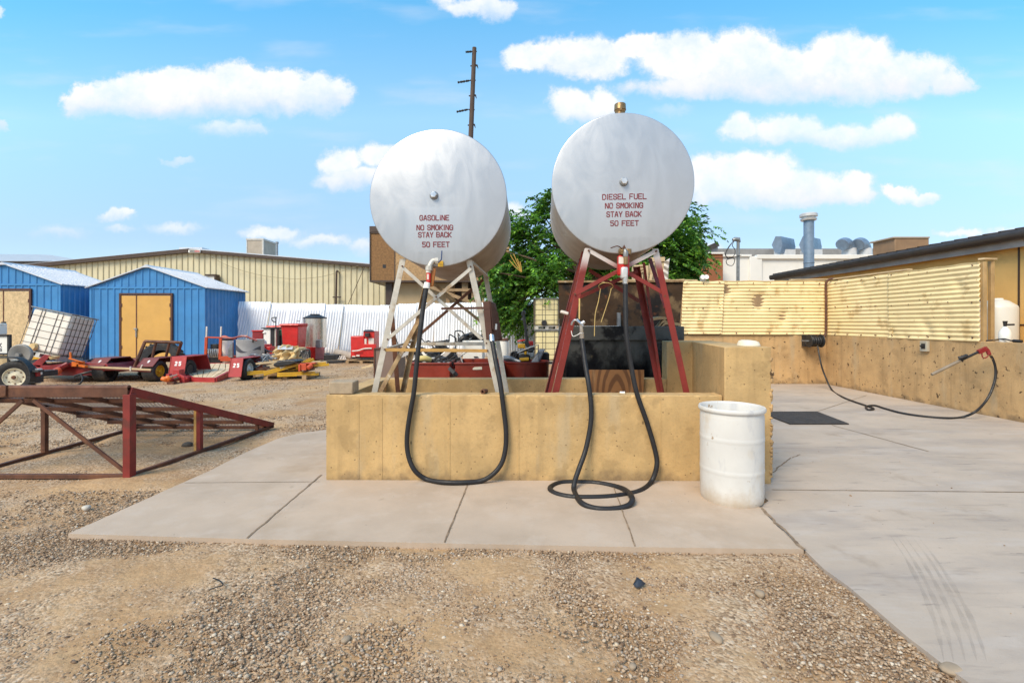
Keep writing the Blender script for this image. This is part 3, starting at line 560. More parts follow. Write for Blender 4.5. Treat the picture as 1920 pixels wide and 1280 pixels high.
# ------------------------------------------------------------------ tank paint
def tank_mat(name, tint):
    mt = bpy.data.materials.new(name); mt.use_nodes = True; N, L = mt.node_tree.nodes, mt.node_tree.links; b = N['Principled BSDF']
    tc = N.new('ShaderNodeTexCoord'); mp = N.new('ShaderNodeMapping'); L.new(tc.outputs['Object'], mp.inputs[0]); mp.inputs['Rotation'].default_value = (0, .5, 0); mp.inputs['Scale'].default_value = (1.9, 1, .8)
    n1 = N.new('ShaderNodeTexNoise'); n1.inputs['Scale'].default_value = 1.7; n1.inputs['Detail'].default_value = 4; n1.inputs['Distortion'].default_value = 2.6; L.new(mp.outputs[0], n1.inputs['Vector'])
    n2 = N.new('ShaderNodeTexNoise'); n2.inputs['Scale'].default_value = 5; n2.inputs['Detail'].default_value = 8; n2.inputs['Distortion'].default_value = 1; L.new(tc.outputs['Object'], n2.inputs['Vector'])
    r = N.new('ShaderNodeValToRGB'); L.new(n1.outputs[0], r.inputs[0]); e = r.color_ramp.elements
    e[0].position = .36; e[0].color = tuple(c*.97 for c in tint)+(1,); e[1].position = .64; e[1].color = tuple(min(.93, c*1.05) for c in tint)+(1,)
    # freshly repainted patch behind the stencils
    sx = N.new('ShaderNodeSeparateXYZ'); L.new(tc.outputs['Object'], sx.inputs[0])
    def mth(op, a_, c_):
        q = N.new('ShaderNodeMath'); q.operation = op
        for i, w in enumerate((a_, c_)):
            if isinstance(w, (int, float)): q.inputs[i].default_value = w
            else: L.new(w, q.inputs[i])
        return q.outputs[0]
    ax_ = mth('ADD', mth('ABSOLUTE', mth('ADD', sx.outputs[0], .02), 0), mth('MULTIPLY', n2.outputs[0], .16)); az_ = mth('ADD', mth('ABSOLUTE', mth('ADD', sx.outputs[2], .33), 0), mth('MULTIPLY', n2.outputs[0], .13))
    f1 = N.new('ShaderNodeMapRange'); L.new(ax_, f1.inputs[0]); f1.inputs[1].default_value = .40; f1.inputs[2].default_value = .33; f2 = N.new('ShaderNodeMapRange'); L.new(az_, f2.inputs[0]); f2.inputs[1].default_value = .31; f2.inputs[2].default_value = .28
    pm = N.new('ShaderNodeMix'); pm.data_type = 'RGBA'; L.new(mth('MULTIPLY', mth('MULTIPLY', f1.outputs[0], f2.outputs[0]), .6), pm.inputs[0]); L.new(r.outputs[0], pm.inputs[6]); pm.inputs[7].default_value = tuple(c*1.16 for c in tint)+(1,)
    L.new(pm.outputs[2], b.inputs['Base Color']); b.inputs['Metallic'].default_value = .6
    rr = N.new('ShaderNodeMapRange'); L.new(n1.outputs[0], rr.inputs[0]); rr.inputs[1].default_value = .35; rr.inputs[2].default_value = .65; rr.inputs[3].default_value = .33; rr.inputs[4].default_value = .40; L.new(rr.outputs[0], b.inputs['Roughness'])
    bp = N.new('ShaderNodeBump'); bp.inputs['Distance'].default_value = .0009; L.new(n1.outputs[0], bp.inputs['Height'])
    b2 = N.new('ShaderNodeBump'); b2.inputs['Distance'].default_value = .00004; L.new(n2.outputs[0], b2.inputs['Height']); L.new(bp.outputs[0], b2.inputs['Normal']); L.new(b2.outputs[0], b.inputs['Normal']); return mt
m['tank'] = tank_mat('aluminium_tank_paint', (.445,.46,.485))
m['tank_side'] = M('dusty_aluminium_shaded_below', (.52,.49,.45), .5, .45, .1, 2, [((.26,.17,.10), .8, 2.2, 2.75, 2.35, 'high', (1,1,1), .25), ((.60,.57,.54), .5, 5, .55, .75, 'noise', (1,3,1))], bump=.003, bs=4)  # brown lower part: shade of the underside painted into the shell colour
GL = {'A':[[(0,0),(.4,1)],[(.6,1),(1,0)],[(.3,.32),(.7,.32)]],'B':[[(0,0),(0,1)],[(.05,1),(.75,1),(1,.85),(1,.64),(.8,.53)],[(.05,.5),(.8,.48),(1,.36),(1,.15),(.75,0),(.05,0)]],
'C':[[(.42,1),(.2,1),(0,.8),(0,.2),(.2,0),(.42,0)],[(.6,1),(.8,1),(1,.82),(1,.68)],[(.6,0),(.8,0),(1,.18),(1,.32)]],'D':[[(0,0),(0,1)],[(.22,1),(.7,1),(1,.75),(1,.25),(.7,0),(.22,0)]],
'E':[[(0,0),(0,1)],[(.22,1),(1,1)],[(.22,.5),(.8,.5)],[(.22,0),(1,0)]],'F':[[(0,0),(0,1)],[(.22,1),(1,1)],[(.22,.5),(.8,.5)]],
'G':[[(.42,1),(.2,1),(0,.8),(0,.2),(.2,0),(.42,0)],[(.6,1),(.8,1),(1,.82),(1,.7)],[(.6,.45),(1,.45),(1,.15),(.8,0),(.6,0)]],'I':[[(0,0),(0,1)]],
'K':[[(0,0),(0,1)],[(.25,.5),(1,1)],[(.35,.42),(1,0)]],'L':[[(0,0),(0,1)],[(.22,0),(1,0)]],'M':[[(0,0),(0,1)],[(.2,.95),(.5,.35),(.8,.95)],[(1,0),(1,1)]],'N':[[(0,0),(0,1)],[(.2,.95),(.8,.05)],[(1,0),(1,1)]],
'O':[[(.42,1),(.2,1),(0,.8),(0,.2),(.2,0),(.42,0)],[(.58,1),(.8,1),(1,.8),(1,.2),(.8,0),(.58,0)]],'S':[[(1,.75),(1,.84),(.8,1),(.2,1),(0,.84),(0,.66),(.2,.54),(.42,.51)],[(.58,.49),(.8,.46),(1,.34),(1,.16),(.8,0),(.2,0),(0,.16),(0,.25)]],
'T':[[(.5,0),(.5,.82)],[(0,1),(1,1)]],'U':[[(0,1),(0,.2),(.2,0),(.42,0)],[(.58,0),(.8,0),(1,.2),(1,1)]],'Y':[[(.5,0),(.5,.42)],[(0,1),(.4,.52)],[(1,1),(.6,.52)]],
'5':[[(1,1),(.05,1),(.05,.62)],[(.1,.56),(.75,.58),(1,.42),(1,.18),(.8,0),(.2,0),(0,.15)]],'2':[[(0,.8),(.2,1),(.8,1),(1,.82),(1,.62),(0,.12),(0,0),(1,0)]],'9':[[(1,.5),(.2,.45),(0,.6),(0,.85),(.2,1),(.8,1),(1,.85),(1,.15),(.8,0),(.1,0)]]}
GL['0'] = GL['O']
def text(mb, s, cx, cz, width, h, st, place):                                # stencil strokes laid out in x,z; place maps (x, z, depth) to 3-D
    adv = {' ': .5, 'I': .25}; n = sum(adv.get(c, 1) for c in s); gap = .42; tot = n+gap*(len(s)-1); w = (width-st)/tot; x = cx-width/2+st/2
    for c in s:
        cw = adv.get(c, 1)*w
        for pl in GL.get(c, []):
            p = [Vector((x+q[0]*cw if c != 'I' else x+cw/2, cz-h/2+st/2+q[1]*(h-st))) for q in pl]; k = len(p); lft, rgt = [], []
            for i in range(k):
                d1 = (p[i]-p[i-1]).normalized() if i else (p[1]-p[0]).normalized(); d2 = (p[i+1]-p[i]).normalized() if i < k-1 else d1
                t = d1+d2; t = t.normalized() if t.length > .01 else d1; nn = Vector((-t.y, t.x)); sc = st/2/max(.5, nn.dot(Vector((-d1.y, d1.x)))); e = (t*st/2 if i == k-1 else -t*st/2 if i == 0 else t*0)*(.8 if k == 2 else .6)
                lft.append(p[i]+nn*sc+e); rgt.append(p[i]-nn*sc+e)
            vs = [place(q.x, q.y, 0) for q in lft]+[place(q.x, q.y, 0) for q in rgt]+[place(q.x, q.y, 1) for q in lft]+[place(q.x, q.y, 1) for q in rgt]
            fs = [(2*k+i, 2*k+i+1, 3*k+i+1, 3*k+i) for i in range(k-1)]+[(i, i+1, 2*k+i+1, 2*k+i) for i in range(k-1)]+[(k+i, k+i+1, 3*k+i+1, 3*k+i) for i in range(k-1)]+[(0,k,3*k,2*k),(k-1,2*k-1,4*k-1,3*k-1)]
            mb.add(vs, fs)
        x += cw+gap*w
TL = 1.5
def tank(cx, cy, rpx, D, yaw, label, lines, bolt, cap, tilt=0):
    c = P(cx, cy, D); Rr = rpx*D/FPX; sc = D/FPX
    t = thing('fuel_tank', label, 'fuel tank', c, (tilt, 0, yaw), 'fuel tanks on steel stands'); bulge = .038
    prof = [(0, -bulge)]+[(Rr*.985*k/14, -bulge*(1-(k/14)**2)) for k in range(1, 15)]+[(Rr-.004, .001), (Rr, .005), (Rr, .022)]
    b = MB(); b.lathe(prof, (0,0,0), (0,1,0), 96); b.build('tank_end', m['tank'], t, smooth=50)
    b = MB(); b.lathe([(Rr-.003,.022),(Rr-.003,TL*.5),(Rr-.003,TL-.02),(Rr,TL-.02),(Rr,TL),(Rr*.7,TL+.02),(0,TL+.045)], (0,0,0), (0,1,0), 96); b.build('tank_shell', m['tank_side'], t)
    lz = lambda px, py: ((px-cx)*sc, -(py-cy)*sc)
    def place(x, z, k): r = math.hypot(x, z)/Rr; return Vector((x, -bulge*(1-min(1, r)**2)-.0004-.0016*k, z))
    for s, px, py, w, h in lines:
        b = MB(); x, z = lz(px, py); text(b, s, x, z, w*sc, h*sc, .0098, place); b.build('lettering', m['letter'], t, smooth=20)
    x, z = lz(*bolt); y0 = place(x, z, 0).y
    b = MB(); b.cyl((x,y0+.004,z),(x,y0-.022,z),.046,.040,28); o = b.build('bung', m['grey'], t, bevel=.003)
    b = MB(); b.lathe([(.036,0),(.036,.02),(.03,.026),(0,.027)], (x,y0-.022,z), (0,-1,0), 6); b.build('bung_head', m['steel'], o, bevel=.002, smooth=20)
    if cap:
        b = MB(); b.cyl((-.012,.075,Rr-.02),(-.012,.075,Rr+.03),.048,.048,20); q = b.build('filler_neck', m['brass'], t)
        b = MB(); b.cyl((-.012,.075,Rr+.028),(-.012,.075,Rr+.052),.05,.058,20); b.cyl((-.012,.075,Rr+.052),(-.012,.075,Rr+.118),.062,.058,20); b.mm((-.022,.007,Rr+.03),(-.004,.025,Rr+.10)); b.build('filler_cap', m['brass'], t, bevel=.004)
    return t
tank(821, 370.5, 129.3, 4.98, R(-1.5), 'silver painted round fuel tank stencilled GASOLINE, the lower of the two', [('GASOLINE',815.5,410,56,10.5),('NO SMOKING',816.3,428,69,10.5),('STAY BACK',816.3,441.3,63,10.5),('50 FEET',818,459.3,52,10.5)], (815,368.5), False, R(-.9))
tank(1167, 343.5, 132.2, 4.93, R(-4), 'silver painted round fuel tank stencilled DIESEL FUEL with a brass cap on top', [('DIESEL FUEL',1169.6,370.5,82,11),('NO SMOKING',1169,387,70.5,10.8),('STAY BACK',1169,402.8,65,10.8),('50 FEET',1170,419.5,53,10.5)], (1168.5,343.5), True)
# ------------------------------------------------------------------ left stand
def ext(a, b, z): return a+(b-a)*((a.z-z)/(a.z-b.z))
st = thing('tank_stand', 'white galvanised angle iron stand with rust stains under the gasoline tank', 'tank stand', (-.8, 5.5, .28))
def leg(name, a, c, D0, D1, mat, w=.062, d1=(1,0,0), d2=(0,1,0), par=st, t=.006, foot=.28):
    p0, p1 = P(*a, D0), P(*c, D1); p1 = ext(p0, p1, foot); b = MB(); b.angle(p0, p1, w, t, d1, d2); o = b.build(name, mat, par, bevel=.0015)
    return o, p0, p1
o1, a0, a1 = leg('leg', (750,485), (697,733), 5.03, 5.1, m['galv'])
o2, b0, b1 = leg('leg', (884.5,487), (940,737), 5.03, 5.1, m['galv'], d1=(-1,0,0))
leg('leg', (794,540), (752,733), 6.1, 6.02, m['galv_rust'], .06, (1,0,0), (0,-1,0))
leg('leg', (914,512), (955,737), 6.1, 6.02, m['galv'], .06, (-1,0,0), (0,-1,0))
def brace(name, a, c, D0, D1, w=.034, t=.005, mat=None, par=st, up=(0,1,0)):
    b = MB(); p0, p1 = P(*a, D0), P(*c, D1)
    b.bar(p0, p1, w, t, up); a_, s_, u_ = frame(p1-p0, up); b.bar(p0+s_*(w/2-t/2)+u_*(t/2+.012), p1+s_*(w/2-t/2)+u_*(t/2+.012), t, .024, up)
    return b.build(name, mat or m['galv'], par, bevel=.001)
brace('cross_brace', (757,503), (904,636), 5.035, 5.09); brace('cross_brace', (884,502), (722,639), 5.02, 5.075)
brace('cross_brace', (806,526), (905,606), 6.0, 6.0, mat=m['galv_rust']); brace('cross_brace', (906,524), (788,626), 5.985, 5.985, mat=m['rust'])
brace('cross_brace', (786,598), (713,734), 5.6, 5.3, .045, mat=m['galv_rust']); brace('cross_brace', (772,640), (720,655), 6.0, 5.15, .03, mat=m['galv'])
brace('cross_brace', (886,492), (914,518), 5.1, 6.0, .045)
brace('rail', (788,644.5), (912,644.5), 5.98, 5.98, .04)
b = MB(); b.bar(P(722,655.5,5.085), P(914,657.5,5.085), .034, .02, (0,1,0)); b.build('wooden_rail', m['wood_bar'], st, bevel=.002)
b = MB(); b.bar(P(827,578.5,4.99), P(917,577,5.0), .024, .008, (0,1,0)); b.build('flat_bar', m['brown'], st)
b = MB()
for px, py, D in ((754.5,499,5.03),(882.5,500,5.015),(727,636,5.06),(721,655,5.07),(818,556.5,5.03),(912,643,5.08),(914,657,5.07),(838,578,4.984),(901,578,4.984)): p = P(px,py,D); b.cyl(p+Vector((0,.004,0)),p-Vector((0,.012,0)),.009,.009,6)
b.build('bolts', m['rust'], st)
# brown hose boot hung on the right leg
bx = thing('hose_holder_box', 'dark brown steel box with slanted side hung on the white stand leg', 'steel box', P(920,640,5.0))
b = MB(); D0 = 5.0; f = [(905,566),(918,564),(923,637),(911.5,637)]; back = [(905,566),(919,565),(932,632),(921,634)]
q0 = [P(*p, D0) for p in f]; q1 = [P(917,566,D0+.22), P(930,569,D0+.22), P(941,638,D0+.22), P(928,640,D0+.22)]
b.add(q0+q1, [(0,1,2,3),(7,6,5,4),(0,4,5,1),(1,5,6,2),(2,6,7,3),(3,7,4,0)]); b.build('body', m['brown'], bx, bevel=.004)
b = MB(); pl = [P(918.5,564.5,4.998),P(933,586,5.12),P(936,607,5.2),P(941.5,638,5.22),P(929,626,5.1),P(923.5,618,5.0)]
b.prism(pl, (.006,0,0)); b.build('side_plate', m['brown'], bx, bevel=.001)
b = MB(); b.mm(P(927.5,607,5.06)+Vector((0,0,0)), P(932,618,5.06)+Vector((0,.02,0))); b.build('latch', m['steel'], bx, bevel=.003)
# gasoline outlet
vl = thing('outlet_valve', 'galvanised elbow with orange and red fuel filter below the gasoline tank', 'valve', P(810,505,4.93))
p = P(816,490,4.97); b = MB(); b.tube(smoothpath([p+Vector((.06,.03,.0)),p+Vector((.02,-.01,.004)),p+Vector((-.02,-.02,-.0)),P(806,498,4.93),P(804.5,506,4.93)]), .025, 16)
b.cyl(P(804.5,499,4.93),P(804,507,4.93),.036,.036,8); b.cyl(p+Vector((.0,-.005,0)),p+Vector((.03,.0,0)),.038,.038,8); b.build('elbow', m['galv'], vl)
b = MB(); b.cyl(P(803.5,505,4.93),P(802.5,511,4.93),.022,.022,12); b.build('nipple', m['white_plastic'], vl)
b = MB(); b.px(799,511,807,530,4.91,.07); b.build('filter_head', m['red'], vl, bevel=.012)
b = MB(); b.px(800.5,514,804,524,4.907,.01); b.build('label_plate', m['cloth_white'], vl, bevel=.001)
b = MB(); b.hexa([P(806,538,4.94),P(813,537,4.94),P(813,537,5.04),P(806,538,5.04),P(809,503,4.94),P(818,503,4.94),P(818,503,5.04),P(809,503,5.04)]); b.build('filter_can', M('orange_filter', (.36,.13,.03), .4, .2), vl, bevel=.01)
b = MB(); b.tube(smoothpath([P(822,492,4.93),P(827,487,4.9),P(828,480,4.895),P(828.5,470,4.895)]), .006, 8); b.build('valve_handle', M('blue_handle', (.03,.06,.16), .4), vl)
b = MB(); b.px(821,489,831,500,4.945,.012); b.build('tag', m['yellow'], vl, bevel=.002)
b = MB(); b.cyl(P(801,530,4.92),P(799.5,541,4.91),.030,.034,16); b.build('hose_fitting', m['white_plastic'], vl)
def hose(name, label, cat, pts, r, mat=m['rubber'], ferr=(), k=7, n=12):
    p = smoothpath(pts, k); b = MB(); b.tube(p, r, n); t = tag(b.build(name, mat), label, cat)
    for a, c, rr in ferr:
        q = MB(); q.cyl(a, c, rr, rr, 16); q.build('ferrule', m['steel'], t)
    return t
gpts = [P(799.6,538,4.91),P(793,580,4.88),P(787.5,625,4.84),P(781,685,4.80),P(776,735,4.785),P(768,780,4.78),P(763,822,4.775),P(766,855,4.77),P(778,882,4.755)]+[G(x,y,.046) for x,y in ((800,898),(830,903.5),(868,904),(902,901))]+[P(925,888,4.735),P(941,867,4.75),P(948,838,4.765),P(948.5,805,4.77),P(944,765,4.78),P(938,720,4.80),P(930,680,4.86),P(924,645,4.95),P(922,636,4.975)]
hose('fuel_hose', 'thick black hose hanging in a U over the wall below the gasoline tank', 'hose', gpts, .024, ferr=[(P(922.6,640,4.965), P(921.4,628,4.99), .027)])
# ------------------------------------------------------------------ right stand
st2 = thing('tank_stand', 'oxide red angle iron stand under the diesel tank', 'tank stand', (1.13, 5.5, .28))
kw = dict(par=st2)
leg('leg', (1097,465), (1036,737), 4.99, 5.08, m['red_steel_worn'], .066, (1,0,0), (0,1,0), **kw)
leg('leg', (1234.5,466), (1293.5,738), 4.99, 5.08, m['red_steel_worn'], .066, (-1,0,0), (0,1,0), **kw)
leg('leg', (1087,479), (1021,737), 6.1, 5.95, m['red_steel'], .055, (1,0,0), (0,-1,0), **kw)
leg('leg', (1197,500), (1243,738), 6.12, 5.95, m['red_steel'], .072, (-1,0,0), (0,-1,0), **kw)
rb = lambda n, a, c, D0, D1, w=.042: brace(n, a, c, D0, D1, w, mat=m['red_steel_worn'], par=st2)
rb('cross_brace', (1107,471), (1244,549), 4.985, 5.03); rb('cross_brace', (1231,470), (1076,552), 4.97, 5.02)
brace('cross_brace', (1104,506), (1199,565), 6.05, 6.0, .045, mat=m['red_steel'], par=st2); brace('cross_brace', (1196,508), (1080,560), 6.02, 5.97, .045, mat=m['red_steel'], par=st2)
brace('side_strut', (1218,484), (1249,578), 5.9, 5.12, .05, mat=m['red_steel'], par=st2); brace('side_strut', (1207,492), (1242,738), 5.8, 5.8, .032, mat=m['red_steel'], par=st2)
brace('side_strut', (1250,578), (1289,737), 5.14, 5.2, .05, mat=m['red_steel'], par=st2); brace('side_strut', (1094,472), (1030,736), 5.3, 5.35, .04, mat=m['red_steel'], par=st2)
b = MB()
for px, py, D in ((1104,470,4.98),(1246,555,5.03),(1230,471,4.965),(1078,551,5.01)): p = P(px,py,D); b.cyl(p+Vector((0,.004,0)),p-Vector((0,.012,0)),.011,.011,6)
b.build('bolts', m['rust'], st2)
b = MB(); p = P(1059,586,5.03); b.bar(p+Vector((-.045,0,.012)), p+Vector((.035,0,-.012)), .032, .085, (0,1,0)); tag(b.build('tie_wrap', m['cloth_white'], bevel=.01), 'pale cloth tie wrapped round the left red stand leg', 'tie')
v2 = thing('outlet_valve', 'brass valve with red fuel filter and clear bowl below the diesel tank', 'valve', P(1172,475,4.86))
b = MB(); b.cyl(P(1166,467,4.93),P(1166,478,4.9),.030,.030,10); b.cyl(P(1160,472,4.9),P(1178,472,4.9),.026,.026,10); b.cyl(P(1178,467,4.89),P(1178,477,4.89),.034,.034,6); b.cyl(P(1167,472,4.96),P(1167,472,4.86),.024,.024,10); b.build('valve_body', m['brass'], v2, bevel=.003)
b = MB(); b.tube(smoothpath([P(1145,465,4.85),P(1156,461.5,4.85),P(1162,463,4.86),P(1166,467,4.88)]), .006, 6); b.add([P(1166,466,4.88),P(1174,466,4.88),P(1170.5,458.5,4.88),P(1170,463,4.9)], [(0,1,2),(0,3,2),(1,3,2),(0,1,3)]); b.build('valve_handle', m['rust'], v2)
b = MB(); b.tube([P(1173,481,4.87),P(1173,473,4.865),P(1172,467.5,4.87)], [.026,.028,.014], 14); b.build('elbow', m['grey'], v2)
b = MB(); b.px(1160,478,1180.5,516,4.89,.09); b.build('filter_can', m['red'], v2, bevel=.014)
b = MB(); b.px(1160.5,481.5,1170,494.5,4.884,.02); b.build('label_plate', m['cloth_white'], v2, bevel=.001)
b = MB(); b.cyl(P(1173.5,480,4.87),P(1173.5,496,4.87),.024,.024,14); b.build('coupling', m['brass'], v2, bevel=.003)
b = MB(); b.px(1165.5,500,1178,522,4.85,.08); b.build('filter_bowl', m['duct_white'], v2, bevel=.016)
b = MB(); b.cyl(P(1172.5,521,4.88),P(1172.5,532,4.88),.030,.027,16); b.build('hose_fitting', m['steel'], v2)
zz = .024
pts = [P(1172.5,528,4.88),P(1173,580,4.85),P(1175,630,4.82),P(1184,690,4.80),P(1195,740,4.775),P(1213.5,793,4.765),P(1228,843,4.75),P(1231.5,872,4.735),P(1221,903,4.71)]
pts += [G(x,y,zz+d) for x,y,d in ((1199,920,0),(1157,929,0),(1112,932,0),(1070,931,0),(1040,924,0),(1031.5,914,0),(1050,905,0),(1084,903.5,0),(1126,906,0),(1168,916,.012),(1184.5,931,.05),(1181,945,.02),(1157,953,0),(1118,953,0),(1090,942,.012))]
pts += [P(1077,921,4.5),P(1077,905,4.58),P(1085,880,4.66),P(1098,843,4.73),P(1107,798,4.762),P(1108.5,764,4.775),P(1104,722,4.80),P(1097,680,4.88),P(1091,636,4.97)]
hose('fuel_hose', 'long black hose lying coiled on the apron below the diesel tank', 'hose', pts, .0245)
nz = thing('fuel_nozzle', 'silver fuel nozzle hung by string beside the red stand', 'fuel nozzle', P(1090,610,4.96))
b = MB(); b.cyl(P(1091,634,4.97),P(1090.5,624,4.965),.024,.026,14); b.cyl(P(1090.5,625,4.965),P(1089,604,4.95),.020,.016,12); b.build('body', m['steel'], nz, bevel=.002)
b = MB(); b.tube(smoothpath([P(1093,611,4.94),P(1086,605,4.94),P(1079,600,4.95),P(1074,603,4.96),P(1071,609,4.97)]), .011, 8); b.cyl(P(1096,603,4.95),P(1090,607,4.95),.02,.024,10); b.cyl(P(1081,598,4.95),P(1089,608,4.95),.013,.018,10); b.build('handle', m['steel'], nz, bevel=.002)
b = MB(); b.tube(smoothpath([P(1071,620,4.97),P(1074,630,4.96),P(1082,628,4.94),P(1088,624,4.945)]), .0035, 6); b.build('trigger_guard', m['white_plastic'], nz)
b = MB(); b.bar(P(1086,598,4.98), P(1086.5,553,5.03), .014, .004, (0,1,0)); b.build('hanging_strap', m['cord'], nz)
b = MB(); pr = [P(1136+13.5*math.cos(a), 537+7*math.sin(a), 5.0+.08*math.sin(a)) for a in np.linspace(2.4, 7.0, 22)]
b.tube(pr, .0038, 6); b.tube(smoothpath([P(1126,541,5.02),P(1122,565,5.02),P(1116,590,5.0),P(1114.5,630,5.0)]), .0042, 6); b.tube(smoothpath([P(1146,541,5.02),P(1142,558,5.0),P(1135,580,5.0),P(1127,604,5.0)]), .0042, 6)
tag(b.build('cord', m['cord']), 'straw coloured cord looped over the red brace with two loose ends', 'cord')
# ------------------------------------------------------------------ odds on the wall and the white drum
b = MB(); p = P(639,735,4.9); b.mm((P(616.5,735,4.87).x,4.86,WT),(P(662,735,4.87).x,5.06,WT+.125)); tag(b.build('concrete_block', m['brick'], bevel=.012), 'tan concrete block lying on the left corner of the containment wall', 'block')
pf = thing('pipe_fitting', 'small rusty round pipe fitting on top of the front wall', 'pipe fitting', P(907,733,4.93)+Vector((0,0,-.0)))
c = Vector((P(907,734,4.93).x, 4.9, WT+.026)); b = MB(); b.lathe([(.014,-.02),(.024,-.02),(.026,0),(.024,.03),(.014,.03),(.012,-.015)], c, (-.3,-1,0), 18); b.build('collar', m['rust'], pf)
b = MB(); b.cyl(c+Vector((0,.03,0)), c+Vector((.03,.06,-.004)), .019, .021, 12); b.build('stub', m['rust'], pf)
c = Vector((P(1165,738,4.93).x, 4.9, WT+.013)); b = MB(); b.cyl(c+Vector((-.022,-.0,0)),c+Vector((.02,-.012,0)),.013,.0125,14); b.cyl(c+Vector((.02,-.012,0)),c+Vector((.026,-.0135,0)),.015,.015,14); tag(b.build('bottle_cap', m['white_plastic'], bevel=.001), 'small white plug lying on top of the front wall', 'plug')
ds = thing('dish', 'shallow cream dish upside down on top of the pier', 'dish', (2.37,4.95,1.362))
b = MB(); c = P(1403.5,648,5.0); c.z = 1.362; b.lathe([(.0,.06),(.07,.058),(.095,.05),(.108,.02),(.112,.004),(.112,0),(.104,0)], c, (0,0,1), 28)
b.warp(lambda q: Vector((q.x, q.y, q.z-.016*max(0,(q.x-c.x)/.11)*(q.z-1.362)/.06))); b.build('bowl', m['foam'], ds)
dr = thing('plastic_drum', 'scuffed open top white plastic drum on the apron by the pier', 'drum', G(1371,933,.02))
c = Vector((0,0,0)); g = G(1371.5,932,.02); OFF[dr.name] = g; c = g; RD = .268; HD = .83
pf_ = [(.0,.012),(RD*.9,.012),(RD*.965,.0),(RD*.985,.02),(RD*.992,.04),(RD*.994,.08),(RD*.997,.24)]
for z in (.26,.54): pf_ += [(RD*.998,z-.012),(RD*.999,z-.004),(RD*1.007,z+.006),(RD*1.007,z+.026),(RD*.999,z+.036),(RD*.998,z+.044),(RD*.998,z+.20)]
pf_ += [(RD*.997,HD-.085),(RD*.985,HD-.055),(RD*.986,HD-.046),(RD*1.03,HD-.038),(RD*1.05,HD-.028),(RD*1.052,HD-.012),(RD*1.03,HD),(RD*.985,HD),(RD*.96,HD-.012),(RD*.955,HD-.02),(RD*.955,HD-.1),(RD*.955,.04),(0,.035)]
b = MB(); b.lathe(pf_, c, (0,0,1), 72)
dr.location = g; b.build('shell', m['barrel'], dr, smooth=32)
b = MB(); b.lathe([(0,.0),(RD*.952,.0)], c+Vector((0,0,HD-.10)), (0,0,1), 48); b.lathe([(RD*.5,-.001),(RD*.56,.012),(RD*.62,-.001)], c+Vector((0,0,HD-.10)), (0,0,1), 40); b.build('sunken_lid', m['barrel'], dr)
# plywood board and rusty post inside the box
b = MB(); b.hexa([P(1105,760,6.12),P(1206,760,6.12),P(1206,760,6.16),P(1105,760,6.16),P(1104,693,6.12),P(1208,693,6.12),P(1208,693,6.16),P(1104,693,6.16)]); o = b.build('plywood_board', m['grainy'], bevel=.002); tag(o, 'varnished plywood board standing against the back wall under the diesel tank', 'board')
b = MB(); p0, p1 = P(729,573,5.75), P(742,735,5.95); p1 = ext(p0, p1, .28); b.angle(p0, p1, .055, .006, (1,0,0), (0,1,0)); tag(b.build('steel_post', m['rust']), 'dark rusty angle post standing inside the box behind the white front leg', 'post')
# ------------------------------------------------------------------ retaining wall in the corner, corrugated screens
XW = 8.16
rw = thing('retaining_wall', 'pitted tan concrete retaining wall turning the corner of the drive', 'wall', (XW, 12.5, 0))
b = MB(); b.prism([Vector(p) for p in ((4.35,12.5,-.06),(XW,12.5,-.06),(XW,3.0,-.06),(XW+.3,3.0,-.06),(XW+.3,12.8,-.06),(4.35,12.8,-.06))], (0,0,1.335)); b.build('wall', m['wall_pitted'], rw, bevel=.008)
b = MB(); b.mm((XW+.302,3.0,-.05),(60,60,1.17)); b.mm((4.36,12.802,-.05),(XW+.302,60,1.17)); struct(b.build('terrain', m['gravel']), 'higher ground behind the retaining wall')
def corr(name, p0, p1, z0, z1, period, amp, mat, par, nrm, dents=0, nl=60, shear=0):
    p0, p1, nrm = Vector(p0), Vector(p1), Vector(nrm); nv = int((z1-z0)/period*8); b = MB(); ds = [(random.random(), random.random(), random.uniform(.02,.09), random.uniform(.015,.05)) for _ in range(dents)]
    def fn(u, v):
        p = p0.lerp(p1, u); z = z0+(z1-z0)*v; d = amp*math.sin(2*math.pi*(z-z0)/period)
        for du, dv, r, k in ds:
            q = ((u-du)/r)**2+((v-dv)/(r*2.2))**2
            if q < 6: d -= .7*k*math.exp(-q)*(1+.35*math.sin(du*90+u*31+v*17))
        return p+nrm*d+Vector((shear*v, 0, z+.006*math.sin(u*23+1)*(v > .97)))
    b.grid(fn, nl, nv); return b.build(name, mat, par, smooth=70, solid=.0015)
sc = thing('corrugated_screen', 'cream corrugated steel screen with dents and rust holes along the back wall', 'screen', (6, 12.45, 1.27))
a = P(1276,628,12.46); c = P(1353,628,12.46); d = P(1549,628,12.45)
corr('sheet', (a.x,12.435,0), (c.x,12.435,0), 1.30, 2.68, .087, .0125, m['corr'], sc, (0,-1,0), 12, 40, .07)
corr('sheet', (c.x-.05,12.46,0), (d.x-.02,12.46,0), 1.285, 2.69, .087, .0125, m['corr'], sc, (0,-1,0), 26, 90)
b = MB(); b.mm((a.x,12.52,1.275),(d.x,12.58,2.66)); b.build('backing_frame', m['wood'], sc)
b = MB()
for zz_ in (1.33, 1.98, 2.63):
    for xx in np.arange(a.x+.15, d.x-.05, .43): b.cyl((xx+random.uniform(-.03,.03),12.435,zz_+random.uniform(-.03,.03)),(xx,12.405,zz_),.011,.011,6)
b.build('screws', m['rust'], sc)
sc2 = thing('corrugated_screen', 'cream corrugated steel screen on timber posts along the right wall', 'screen', (XW, 10, 1.27))
corr('sheet', (XW-.0,12.44,0), (XW+.005,10.3,0), 1.275, 2.66, .087, .0125, m['corr'], sc2, (-1,0,0), 5, 40)
